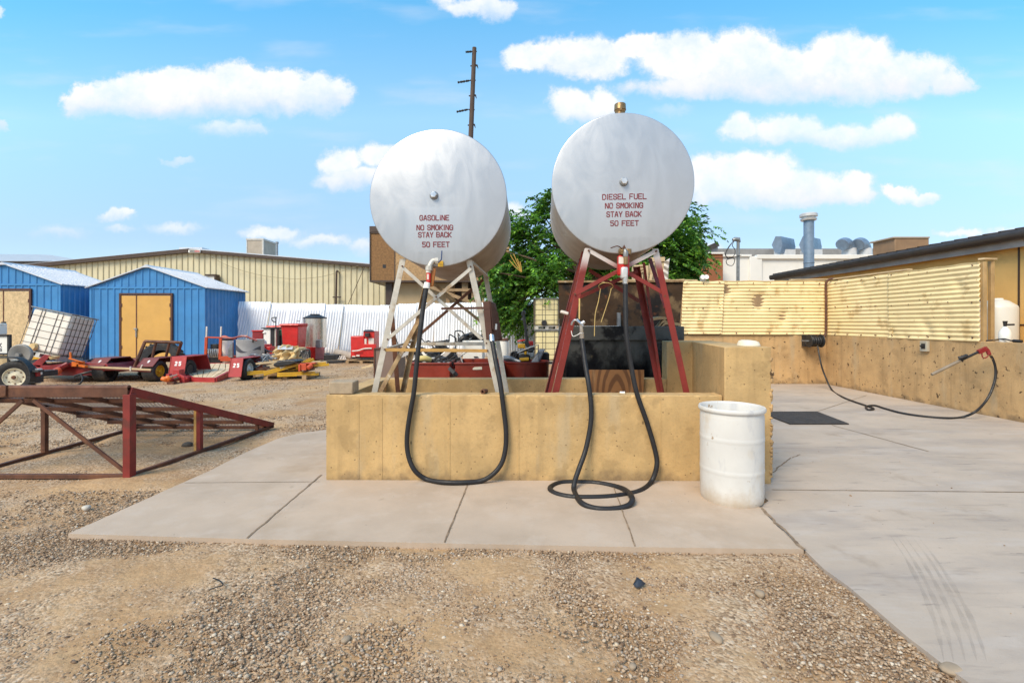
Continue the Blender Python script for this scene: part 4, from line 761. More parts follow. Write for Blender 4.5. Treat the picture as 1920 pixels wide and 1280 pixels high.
corr('sheet', (XW-.02,10.4,0), (XW-.015,8.36,0), 1.265, 2.665, .087, .0125, m['corr'], sc2, (-1,0,0), 9, 50)
b = MB()
for zz_ in (1.32, 1.98, 2.6):
    for yy in np.arange(8.5, 12.3, .45): b.cyl((XW+.0,yy,zz_),(XW-.035,yy+random.uniform(-.02,.02),zz_+random.uniform(-.03,.03)),.011,.011,6)
b.build('screws', m['rust'], sc2)
for y in (8.33, 10.35, 12.3):
    b = MB(); b.mm((XW+.025,y,1.275),(XW+.085,y+.06,2.66)); b.build('post', m['post_tan'], sc2, bevel=.004)
b = MB(); b.mm((XW+.275,8.45,1.17),(XW+.34,8.51,2.69)); b.build('post', m['post_tan'], sc2, bevel=.004)
b = MB(); b.bar((XW+.0,8.35,2.71),(XW+.38,8.50,2.725),.09,.03); b.build('cap_board', m['wood_pale'], sc2, bevel=.003)
b = MB(); b.bar((XW+.05,12.5,2.715),(XW+.05,9.9,2.70),.10,.03); b.bar((XW-.9,12.55,2.72),(XW+.07,12.5,2.73),.1,.03); b.build('top_rail', m['wood_pale'], sc2, bevel=.003)
b = MB(); b.tube(smoothpath([(XW+.12,12.2,2.70),(XW-.02,12.25,2.72),(XW-.10,12.32,2.60),(XW-.085,12.34,2.2),(XW-.085,12.34,1.7),(XW-.10,12.33,1.35),(XW-.17,12.3,1.22)]), .028, 10)
tag(b.build('rusty_pipe', m['rust']), 'rusty brown pipe running down the corner of the corrugated screens', 'pipe')
hr = thing('hose_reel', 'black hose reel bolted in the corner of the retaining wall', 'hose reel', (7.85, 12.3, 1.1))
x0, x1 = P(1516,0,12.2).x, P(1543,0,12.2).x; z = P(0,639,12.2).z; c = Vector((x0,12.2,z))
for nm, x in (('flange', x0), ('flange', x1-.06)):
    b = MB(); b.cyl((x,12.2,z),(x+.02,12.2,z),.155,.155,22); b.torus((x+.01,12.2,z),(1,0,0),.155,.014,22,6); b.build(nm, m['black'], hr)
b = MB(); b.cyl((x0+.02,12.2,z),(x1-.06,12.2,z),.09,.09,18)
for k in range(5): b.torus((x0+.08+k*.06,12.2,z),(1,0,0),.095,.025,20,8)
b.build('drum', m['black'], hr)
b = MB(); b.mm((x0+.0,12.36,z-.15),(x1-.05,12.49,z+.15)); b.bar((x0+.03,12.2,z),(x0+.03,12.45,z-.05),.05,.03); b.bar((x1-.1,12.2,z),(x1-.1,12.45,z-.05),.05,.03); b.build('bracket', m['black'], hr)
b = MB(); b.tube([(x0-.0,12.2,z),(x0-.10,12.2,z),(x0-.12,12.12,z+.0),(x0-.24,12.1,z+.01)], .018, 8); b.build('crank', m['grey'], hr)
hz = [P(1533,648,12.1),P(1539,680,11.9),P(1546,702,11.5)]+[G(x,y,.024) for x,y in ((1560,731),(1580,744),(1605,754),(1637,765),(1628,768),(1624,762),(1640,760),(1660,766),(1690,774),(1730,780),(1775,783.5),(1803,782))]+[P(1828,772,7.9),P(1846,755,7.98),P(1858,735,8.0),P(1866,710,8.02),P(1866.5,690,8.03),P(1862,674,8.03),P(1858,667,8.03)]
hose('washer_hose', 'thin dark hose trailing from the reel across the drive to the spray gun', 'hose', hz, .019, n=8, k=6)
gn = thing('spray_gun', 'pressure washer gun with red grip and long lance hanging on the right wall', 'spray gun', P(1850,658,8.05))
b = MB(); b.tube([P(1747,702,8.09),P(1800,676,8.07)], .024, 10); b.build('lance_sleeve', M('dusty_lance_sleeve', (.27,.22,.165), .6, .2, .15, 8), gn)
b = MB(); b.tube([P(1798,677,8.07),P(1838,658,8.06)], .020, 10); b.tube([P(1797,671,8.05),P(1803,670,8.03),P(1813,666,8.03)], .026, 8); b.cyl(P(1803,669,8.05),P(1805,678,8.07),.012,.012,8); b.build('lance', m['black'], gn)
b = MB(); b.bar(P(1834,660,8.05),P(1850,653,8.05),.05,.07,(0,0,1)); b.tube(smoothpath([P(1846,653,8.05),P(1851,656,8.05),P(1855,665,8.04)]), .030, 10); b.build('grip', m['red_dark'], gn, bevel=.01)
b = MB(); b.tube(smoothpath([P(1841,661,8.04),P(1842,669,8.04),P(1847,671,8.04),P(1853,667,8.04)]), .009, 8); b.build('trigger_guard', m['red_dark'], gn)
b = MB(); b.cyl(P(1856,665,8.04),P(1861,673,8.03),.016,.016,10); b.build('coupling', m['brass'], gn)
sb = thing('switch_box', 'small grey switch box on the right wall under the corrugated sheet', 'switch box', (XW, 9.46, 1.15))
a, c = P(1729,639,9.5), P(1741,659,9.4); b = MB(); b.mm((XW-.06,9.37,c.z),(XW-.001,9.54,a.z)); b.build('box', M('switch_box_grey', (.42,.38,.30), .5), sb, bevel=.008)
b = MB(); b.mm((XW-.064,9.41,c.z+.05),(XW-.06,9.50,a.z-.05)); b.cyl((XW-.062,9.455,(a.z+c.z)/2),(XW-.10,9.455,(a.z+c.z)/2),.03,.026,14); b.bar((XW-.10,9.48,(a.z+c.z)/2+.01),(XW-.10,9.43,(a.z+c.z)/2-.01),.02,.02); b.build('switch', m['black'], sb)
sp = thing('pump_sprayer', 'little white pump sprayer with black trigger on the right wall', 'sprayer', (8.27, 8.02, 1.276))
b = MB(); b.lathe([(0,0),(.075,0),(.082,.02),(.082,.15),(.06,.21),(.035,.24),(.03,.26),(0,.262)], (8.27,8.05,1.276), (0,0,1), 28); b.build('bottle', m['white_plastic'], sp)
b = MB(); b.cyl((8.27,8.05,1.535),(8.27,8.05,1.60),.02,.03,12); b.bar((8.25,8.05,1.565),(8.40,8.03,1.57),.03,.03); b.cyl((8.27,8.05,1.60),(8.27,8.05,1.63),.028,.035,12); b.build('pump_head', m['black'], sp, bevel=.004)
wd = thing('spray_wand', 'black spray wand with brass joint lying on the wall beside the sprayer', 'spray wand', (8.24, 8.0, 1.28))
b = MB(); b.tube(smoothpath([(8.18,8.28,1.29),(8.2,8.2,1.30),(8.2,8.1,1.32),(8.19,7.98,1.33),(8.2,7.9,1.31),(8.21,7.8,1.30)]), .012, 8); b.tube([(8.21,7.86,1.305),(8.22,7.74,1.30)], .026, 10); b.build('wand', m['black'], wd)
b = MB(); b.cyl((8.185,8.16,1.30),(8.19,8.08,1.315),.014,.014,8); b.build('joint', m['brass'], wd)
wt = thing('water_tank', 'white upright plastic water tank behind the right wall near the sprayer', 'water tank', (8.95, 8.84, 1.17))
c = (8.93,8.84,1.17); b = MB(); b.lathe([(0,0),(.27,0),(.285,.03),(.285,.70),(.27,.74),(.16,.83),(.10,.85),(0,.852)], c, (0,0,1), 40); b.build('tank', M('translucent_white_tank', (.66,.66,.62), .4, 0, .04, 2), wt)
b = MB(); b.cyl((8.93,8.84,2.02),(8.93,8.84,2.05),.09,.085,20); b.build('lid', m['white_plastic'], wt, bevel=.004)
w2 = thing('water_jug', 'small white can with black cap between the two screen posts', 'can', (8.52, 8.75, 1.17))
b = MB(); b.mm((8.46,8.78,1.17),(8.70,8.98,2.0)); b.build('can', m['white_plastic'], w2, bevel=.02)
b = MB(); b.mm((8.47,8.80,2.001),(8.69,8.97,2.05)); b.build('cap', m['black'], w2, bevel=.006)
mt_ = thing('rubber_mat', 'black rubber floor mat lying on the drive behind the pier', 'mat', G(1510,784,.01))
b = MB(); q = [G(x,y,.012) for x,y in ((1422,773),(1532,772.5),(1592,795.5),(1481,795.5))]; q = [Vector((p.x,p.y,.012)) for p in q]; b.prism(q, (0,0,.018)); b.build('mat', m['mat'], mt_, bevel=.004)
# ------------------------------------------------------------------ building on the right
rb_ = thing('workshop_building', 'ochre walled low building with dark gutter behind the right wall', 'building', (10, 12, 1.17))
XB = 9.42
b = MB(); b.mm((XB,2.0,1.15),(XB+8,16.3,3.13)); b.build('wall', m['stucco_ochre'], rb_)
b = MB(); b.mm((XB-.012,8.9,1.2),(XB+.01,8.93,3.1)); b.mm((XB-.012,2.0,1.55),(XB+.01,9.0,1.575)); b.build('wall_seam', m['brown_trim'], rb_)
XE, ze = 9.2, 3.20
b = MB(); b.hexa([(XE+.05,2,ze-.02),(XE+8.8,2,ze+1.2),(XE+8.8,16.9,ze+1.2),(XE+.05,16.9,ze-.02),(XE-.05,2,ze+.08),(XE+8.8,2,ze+1.32),(XE+8.8,16.9,ze+1.32),(XE-.05,16.9,ze+.08)])
for y in np.arange(2.1, 16.9, .30): b.bar((XE-.06,y,ze+.09),(XE+8.8,y,ze+1.34),.05,.05)
b.build('roof', m['gutter'], rb_)
b = MB(); pr = [(-.02,.07),(-.13,.07),(-.15,.03),(-.14,-.05),(-.10,-.09),(-.02,-.09)]; b.prism([Vector((XE+x+.02,2,ze+z)) for x,z in pr], (0,14.95,0)); b.build('gutter', m['gutter'], rb_, bevel=.006)
b = MB(); b.mm((XE+.03,2,ze-.22),(XE+.06,16.9,ze-.025)); b.mm((XE+.06,2,ze-.20),(XB,16.85,ze-.17)); b.build('fascia', m['fascia'], rb_)
# ------------------------------------------------------------------ white flat roofed building far back
wb = thing('flat_roof_building', 'off white flat roofed building with grey parapet beyond the corrugated screen', 'building', (18, 30, 0))
DW = 30; a, c = P(1350,481,DW), P(1900,530,DW)
b = MB(); b.mm((a.x,DW,0),(a.x+30,DW+14,a.z)); b.build('wall', m['white_wall'], wb)
b = MB(); q = P(1427,478,DW-.4); b.mm((P(1350,0,DW).x,DW-.12,a.z-.02),(P(1408,0,DW).x,DW+.3,a.z+.12)); b.mm((q.x-.1,DW-.16,a.z-.16),(a.x+30,DW+.2,a.z+.10)); b.mm((P(1412,0,DW).x,DW-.1,0),(P(1416,0,DW).x,DW+.1,a.z)); b.mm((P(1404,0,DW).x,DW-.13,0),(P(1427,0,DW).x,DW+.1,a.z-.03)); b.build('coping', m['white_wall'], wb, bevel=.02)
b = MB(); z1 = P(0,466,DW+3).z; b.mm((P(1342,0,DW+3).x,DW+3,a.z-.5),(a.x+34,DW+3.3,z1)); b.build('parapet', m['block_grey'], wb)
ro = thing('rust_building', 'rust orange building with a small dark roof vent beyond the dented screen', 'building', (12.5, 29, 0))
a = P(1294,478,29); c = P(1351,478,29); b = MB(); b.mm((a.x-1,28.6,0),(c.x-.03,34,a.z)); b.build('wall', m['rust_wall'], ro)
b = MB(); b.mm((P(1320,0,28.5).x,28.5,a.z),(c.x,28.7,a.z+.10)); b.build('coping', m['white_wall'], ro)
b = MB(); b.prism([P(1312,477,29.5),P(1323,468,29.5),P(1344,459,29.5),P(1346,458,29.5),P(1346,477,29.5)], (0,.5,0)); b.build('vent_wedge', m['grey'], ro)
b = MB(); b.bar(P(1318,470,29.4),P(1347,457,29.4),.3,.08,(0,-1,0)); b.build('vent_cover', m['gutter'], ro)
cmr = thing('security_light', 'small white twin security light on top of the dented screen', 'light', P(1318,522,12.5))
for x, s in ((1314,-1),(1321,1)): b = MB(); b.cyl(P(x,522,12.5),P(x+4,519,12.35),.035,.06,12); b.build('lamp_head', m['white_plastic'], cmr)
b = MB(); b.mm(P(1315,528,12.52),P(1321,521,12.58)); b.build('mount', m['white_plastic'], cmr)
# roof plant
def hood(px, label):
    t = thing('roof_vent_hood', label, 'roof vent', P(px,475,30.2), None, 'hexagonal vent hoods on the white roof'); D = 30.2; s = D/FPX
    pf = [(-20,-15),(-13,-32),(7,-32)]; zz = lambda dy: P(0,475+dy,D).z; X = lambda dx: P(px+dx,0,D).x
    hexp = [(0,-16),(6,-32),(17,-32),(20,-16),(14,0),(5,0)]; q = [Vector((X(-20+dx),D,zz(dy))) for dx,dy in ((0,-16),(7,-32),(17,-32),(20,-16),(16,-1),(6,-1))]
    b = MB(); b.prism(q, (1.42,1.0,0)); b.build('hood', m['duct'], t, smooth=20)
    b = MB(); b.mm((X(2),D+.3,zz(0)-.4),(X(30),D+1.1,zz(-9))); b.build('neck', m['duct_white'], t)
hood(1467, 'blue grey hexagonal vent hood left of the tall flue'); hood(1518, 'blue grey hexagonal vent hood half hidden behind the tall flue')
fl = thing('flue_pipe', 'tall blue grey flue pipe with round cap rising behind the corrugated screen', 'flue', P(1515,530,24)); D = 24
b = MB(); b.cyl(Vector((P(1516.5,0,D).x,D,0)),P(1516.5,412,D),.235,.235,28); b.torus(P(1516.5,493,D),(0,0,1),.24,.02,28,6); b.build('pipe', m['duct'], fl)
b = MB(); c = P(1516,412,D); b.lathe([(.235,-.05),(.34,-.05),(.37,.03),(.30,.06),(.30,.12),(.40,.14),(.405,.26),(.36,.31),(0,.36)], c, (0,0,1), 28); b.build('cap', m['duct_white'], fl)
def elbow(px, label):
    D = 30.5; t = thing('roof_duct', label, 'roof duct', P(px,475,D), None, 'elbow ducts on the white roof'); s = D/FPX; b = MB(); pts = []
    for a_ in np.linspace(0, 2.3, 9): pts.append(P(px+10,478,D)+Vector((-.44*(1-math.cos(a_)), -.25*(1-math.cos(a_)), .25+.44*math.sin(a_))))
    b.tube([pts[0]-Vector((0,0,.5))]+pts, .37, 20); b.build('elbow', m['duct'], t, smooth=25)
    b = MB(); b.cyl(P(px+10,482,D),P(px+10,466,D),.42,.40,22); b.build('base', m['duct_white'], t)
elbow(1582, 'left elbow duct of the pair on the white roof'); elbow(1611, 'right elbow duct of the pair on the white roof')
ev = thing('evaporative_cooler', 'brown boxy cooler cabinet above the sloping gutter of the right building', 'cooler', P(1710,460,26))
b = MB(); b.px(1678,446,1742,480,26,1.6); b.build('cabinet', m['hvac_brown'], ev, bevel=.03); b = MB(); a, c = P(1675,443.5,25.95), P(1744,446.5,25.95); b.mm(a, (c.x,27.7,c.z)); b.build('lid', m['hvac'], ev, bevel=.02)
lp = thing('lamp_pole', 'dark pole with drooping lamp head and looped black cable beyond the screen', 'lamp pole', P(1383,530,22)); D = 22
b = MB(); b.cyl(Vector((P(1383,0,D).x,D,0)),P(1384,452,D),.075,.07,12); b.build('pole', m['grey'], lp)
b = MB(); b.tube([P(1374,450,D),P(1378,448.5,D),P(1384,449,D),P(1386.5,455,D)], [.07,.10,.12,.06], 12); b.build('lamp_head', m['grey'], lp)
b = MB()
for pts in ([(1376,451),(1366,463),(1361,474),(1363,483),(1372,483),(1378,486)],[(1377,451),(1373,460),(1378,468),(1377,478),(1368,484),(1360,478),(1364,468),(1372,456)],[(1378,486),(1376,494),(1372,498),(1364,496),(1362,488),(1372,484),(1384,480),(1390,479)],[(1300,483),(1330,483),(1352,484),(1366,485)]): b.tube(smoothpath([P(x,y,D-.1) for x,y in pts]), .016, 6)
b.build('cable', m['rubber'], lp)
# ------------------------------------------------------------------ dip tank with lid behind the containment wall
dt = thing('dip_tank', 'oily black steel tank with its blotched rusty lid standing open behind the diesel stand', 'steel tank', (1.5, 7, 0))
a, c = P(1062,613,6.85), P(1262,613,6.85)
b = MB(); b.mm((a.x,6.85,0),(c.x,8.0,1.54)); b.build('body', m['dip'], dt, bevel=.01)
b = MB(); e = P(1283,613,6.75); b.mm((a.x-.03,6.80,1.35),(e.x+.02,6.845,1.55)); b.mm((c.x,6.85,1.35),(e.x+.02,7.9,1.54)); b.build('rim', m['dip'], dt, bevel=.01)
b = MB(); b.hexa([P(1049,612,8.0),P(1274,614,8.0),P(1274,614,8.03),P(1049,612,8.03),P(1047,529,8.25),P(1281,528,8.25),P(1281,528,8.28),P(1047,529,8.28)]); b.build('lid', m['lid'], dt)
b = MB(); b.bar(P(1046,528,8.23),P(1282,527,8.23),.06,.035); b.build('lid_edge', m['galv_rust'], dt)
b = MB(); b.px(1157,586,1164,612,7.95,.03); b.px(1158,587,1163,611,7.93,.02); b.build('hinge_arm', m['grey'], dt)
b = MB()
for x in range(1066, 1160, 4): b.mm(P(x,613.5,6.92),P(x+2.2,610.5,6.92)+Vector((0,.05,0)))
b.build('rim_teeth', m['cloth_white'], dt)
cb_ = thing('cardboard', 'crumpled brown cardboard strips on the rim of the black tank', 'cardboard', P(1240,612,6.9)); b = MB()
for pts in ([(1214,619),(1219,606),(1228,600),(1244,599),(1252,602),(1262,607)],[(1216,621),(1232,617),(1242,606),(1254,603)],[(1235,622),(1247,609),(1262,609),(1276,612)]):
    q = smoothpath([P(x,y,6.85) for x,y in pts], 6)
    for i in range(len(q)-1): b.hexa([q[i],q[i]+Vector((0,.12,0)),q[i+1]+Vector((0,.12,0)),q[i+1],q[i]+Vector((.01,0,.04)),q[i]+Vector((.01,.12,.045)),q[i+1]+Vector((.01,.12,.045)),q[i+1]+Vector((.01,0,.04))])
b.build('strips', m['cardboard'], cb_)
cr = thing('crate_stack', 'tall stack of broken pale timber crates behind the rusty lid', 'crates', P(1215,600,9.2)); D = 9.0
for x0, y0, x1, y1 in ((1192,497,1206,527),(1238,487,1247,527)): b = MB(); b.px(x0,y0,x1,y1,D,.3); b.build('crate', m['wood_pale'], cr, bevel=.005)
b = MB(); b.bar(P(1191,499,D-.02),P(1208,497,D-.02),.03,.03); b.bar(P(1192,508,D-.02),P(1209,503,D-.02),.04,.02); b.bar(P(1191,514,D-.02),P(1210,507,D-.02),.03,.02); b.bar(P(1191,497,D-.03),P(1196,528,D-.03),.04,.02,(0,1,0)); b.bar(P(1213,498,D-.02),P(1213,528,D-.02),.05,.03,(0,1,0)); b.bar(P(1220,487,D),P(1246,486,D),.06,.08); b.bar(P(1226,487,D),P(1219,527,D),.05,.03,(0,1,0)); b.px(1205,500,1215,527,D+.1,.2); b.px(1222,492,1239,527,D+.08,.2); b.build('slats', m['wood_pale'], cr, bevel=.003)
b = MB(); b.mm((P(1188,0,D).x,D,0),(P(1250,0,D).x,D+.6,P(0,527,D).z)); b.build('base_pallets', m['wood'], cr)
b = MB(); b.grid(lambda u, v: P(1243+10*u+3*v*v, 527-37*v-6*u*v, D-.03+.03*math.sin(v*22+u*5)), 6, 24); b.build('plastic_sheet', m['cloth_white'], cr, solid=.004)
b = MB()
for i in range(14): x = random.uniform(1150,1270); b.bar(P(x,526+random.uniform(-1,1.5),8.5),P(x+random.uniform(20,45),527+random.uniform(-3,1.5),8.4),.05,.02)
b.bar(P(1155,527,8.35),P(1170,520,8.35),.03,.03); tag(b.build('cane_bundle', m['wood_pale']), 'loose pale canes lying along the top of the rusty lid', 'canes')
# ------------------------------------------------------------------ white corrugated fence
fn_ = thing('yard_fence', 'white corrugated steel fence closing the back of the yard', 'fence', (-6, 22.6, 0)); DF = 22.7
def fence():
    xs = np.arange(P(440,0,DF).x, P(1062,0,DF).x, .86); k = len(xs)
    for i, x in enumerate(xs):
        t = i/(k-1); px = 960+x/DF*FPX; top = P(0, np.interp(px, [460,600,690,760,900,1062], [566,570,572,569,566,570]), DF).z; lean = -.42*max(0,(1-t*1.9))-.05; dz = random.uniform(-.02,.03); dy = random.uniform(-.05,.05); sk = random.uniform(-.06,.06)
        def f(u, v): d = .024*math.sin(u*2*math.pi*7); return Vector((x+u*.875+(lean+sk)*(1-v)+.005*math.sin(v*5+i), DF+dy+d+.012*math.sin(v*3+i)-.12*(1-v)*(1-t), -.03+(top+dz+.03+.006*math.sin(u*5+i))*v))
        b = MB(); b.grid(f, 42, 6); b.build('panel', m['fence_white'], fn_, smooth=70, solid=.002)
    for x in xs[::3]: b = MB(); b.cyl((x,DF+.2,-.1),(x,DF+.2,2.2),.04,.04,8); b.build('post', m['grey'], fn_)
fence()
# ------------------------------------------------------------------ tan metal building
tb = thing('metal_warehouse', 'wide tan ribbed metal warehouse with brown trim behind the white fence', 'warehouse', (-20, 34, 0)); D = 34
pl = [(40,502),(355,471.5),(742,503)]
def topz(px): return P(0, np.interp(px, [p[0] for p in pl], [p[1] for p in pl]), D).z
q = [P(x,y,D) for x,y in pl]; b = MB(); b.prism([Vector((q[0].x,D,0))]+q+[Vector((q[2].x,D,0))], (0,30,0)); b.build('wall', m['tan_steel'], tb)
b = MB()
for px in np.arange(46, 740, 10.55):
    x = P(px,0,D).x; z = topz(px); b.prism([Vector((x-.055,D,0)),Vector((x-.02,D-.05,0)),Vector((x+.02,D-.05,0)),Vector((x+.055,D,0))], (0,0,z-.02))
b.build('wall_ribs', m['tan_dark'], tb)
b = MB(); b.bar(P(28,501.5,D-.15),P(355.5,470,D-.15),.26,.3,(0,1,0)); b.bar(P(354.5,470,D-.15),P(752,503,D-.15),.2,.3,(0,1,0)); b.build('rake_trim', m['brown_trim'], tb)
b = MB(); a, c, e = P(30,498.5,D-.2), P(355,467.5,D-.2), P(748,500,D-.2)
for s, w in ((a,c),(c,e)): b.add([s,w,w+Vector((0,30,0)),s+Vector((0,30,0)),s+Vector((0,0,.08)),w+Vector((0,0,.08)),w+Vector((0,30,.08)),s+Vector((0,30,.08))],[(0,1,2,3),(4,5,6,7),(0,1,5,4),(1,2,6,5),(2,3,7,6),(3,0,4,7)])
b.mm(P(336,470,D+.2),P(392,467,D+1)); b.build('roof', m['white_roof'], tb)
b = MB(); b.cyl(P(631,508.5,D-.25),Vector((P(631,0,D).x,D-.25,0)),.07,.07,10); b.tube([P(631,509,D-.25),P(632,507.5,D-.25),P(633.5,509,D-.1)], .07, 8); b.bar(P(624,557,D-.3),P(639,557,D-.3),.09,.08); b.build('vent_pipe', m['brown_trim'], tb)
b = MB(); b.tube(smoothpath([P(388,478,D-.3),P(430,499,D-.3),P(480,514,D-.3),P(530,521.5,D-.3),P(570,522,D-.3),P(615,516,D-.3),P(672,498,D-.3)]), .014, 6); b.build('cable', M('tan_cable', (.26,.22,.13), .7), tb); b = MB(); b.tube([P(684,499,D-.3),P(652,572,D-.3)], .02, 6); b.build('conduit', m['brown_trim'], tb)
b = MB(); b.px(385,516,403,540,D-.5,.45); o = b.build('window', m['white_plastic'], tb); b = MB(); b.px(384,514,404,517,D-.6,.5); b.px(401.5,517,404,540,D-.6,.5); b.build('window_frame', m['brown_trim'], o)
b = MB(); b.tube(smoothpath([P(88,507,D-.4),P(95,502.5,D-.4),P(102,502,D-.4),P(105,508,D-.4)]), .05, 6); b.build('lamp_arm', m['brown_trim'], tb)
sg = MB(); sg.px(353,468.5,375,473.5,D-.4,.08); sgo = sg.build('sign', m['white_plastic'], tb); b = MB(); b2 = MB()
for i, x in enumerate(np.arange(355.5, 372.5, 2.4)): (b if i < 4 else b2).px(x,469.6,x+1.5,472.4,D-.42,.015)
b.build('lettering', m['letter_black'], sgo); b2.build('lettering', m['red'], sgo)
rc = thing('rooftop_cooler', 'beige cooler box on the roof of the tan warehouse', 'cooler', P(483,478,40)); D2 = 40
b = MB(); b.px(462,449,493,485,D2,2.2); b.build('cabinet', m['hvac'], rc, bevel=.03)
b = MB(); b.px(461,447,494,450,D2-.05,2.3); b.px(491,450,494,478,D2-.03,.1); b.px(462,450,463.5,478,D2-.03,.1); b.build('frame', M('cooler_frame', (.48,.45,.40), .5), rc)
rp = thing('roof_pipe', 'thin dark vent pipe on the warehouse roof beside the cooler', 'vent pipe', P(520,478,38)); b = MB(); b.cyl(P(519.5,484,38),P(519.5,456,38),.085,.085,10); b.cyl(P(519.5,457,38),P(519.5,453.5,38),.12,.12,10); b.build('pipe', m['grey'], rp)
fb = thing('far_warehouse', 'distant pale grey hip roofed shed at the far left', 'building', (-50, 52, 0)); D3 = 52
b = MB(); a = [P(-60,489.5,D3),P(118,489.5,D3)]; b.add([a[0],a[1],P(96,478,D3+6),P(70,477,D3+8),P(-60,476,D3+8),a[0]+Vector((0,16,0)),a[1]+Vector((0,16,0))], [(0,1,2,3,4),(1,6,3,2),(4,3,6,5)]); b.build('roof', M('pale_grey_roof', (.50,.50,.51), .5, .2, .04, 1), fb)
b = MB(); b.mm(Vector((a[0].x,D3+.3,0)),a[1]+Vector((-.3,14,-.06))); b.build('wall', m['white_wall'], fb); b = MB(); b.mm(a[0]+Vector((0,-.1,-.12)),a[1]+Vector((0,.1,-.02))); b.mm(P(-60,494.5,D3),P(100,493,D3)+Vector((0,.3,0))); b.build('eave_trim', m['gutter'], fb)
# ------------------------------------------------------------------ chipboard fronted building behind the gasoline tank
cbz = thing('boarded_porch_building', 'tan stucco building with a brown chipboard parapet behind the gasoline tank', 'building', (-6, 28, 0)); D = 28
b = MB(); b.px(693.5,425,760,527,D,3.5); b.build('parapet', m['osb_brown'], cbz); b = MB(); b.px(740.5,427,955,526,D-.03,3.4); b.build('parapet', osb('mid_chipboard', (.40,.25,.12), (.22,.12,.05)), cbz)
b = MB(); b.px(692.6,424,741,435,D-.06,.5); b.px(692.5,436,741,437.5,D-.05,.4); b.px(692.8,424,694.8,527,D-.05,.2); b.px(692.6,525.5,958,528.5,D-.08,3.6); b.px(739.3,437,741,526,D-.05,.05); b.build('edge_trim', m['brown_trim'], cbz)
b = MB(); b.px(717.5,496,723.5,502.5,D-.01,.2); b.build('hole', m['black'], cbz)
b = MB(); b.px(735,527,850,700,D+.7,2); b.build('wall', m['stucco'], cbz); b = MB(); b.px(723,527,735,700,D+.4,.6); b.px(820,528,905,575,D+1.5,.3); b.build('dark_post', m['brown_trim'], cbz)
for x0, x1 in ((836,843),(866,877),(884,889),(901,908)): b = MB(); b.px(x0,527,x1,700,D+.2,.25); b.build('porch_post', m['wood'], cbz)
b = MB(); b.bar(P(800,535,D),P(905,575,D),.2,.1,(0,1,0)); b.px(812,541,900,546,D+.1,.2); b.build('porch_beam', m['wood'], cbz)
cw_ = thing('utility_meter', 'small white meter box on a post beside the tree', 'meter', P(920,545,27)); b = MB(); b.px(916,527,924,548,26.5,.3); b.build('box', m['white_plastic'], cw_, bevel=.05); b = MB(); b.cyl(P(920,548,26.6),Vector((P(920,0,26.6).x,26.6,0)),.05,.05,8); b.build('post', m['grey'], cw_)
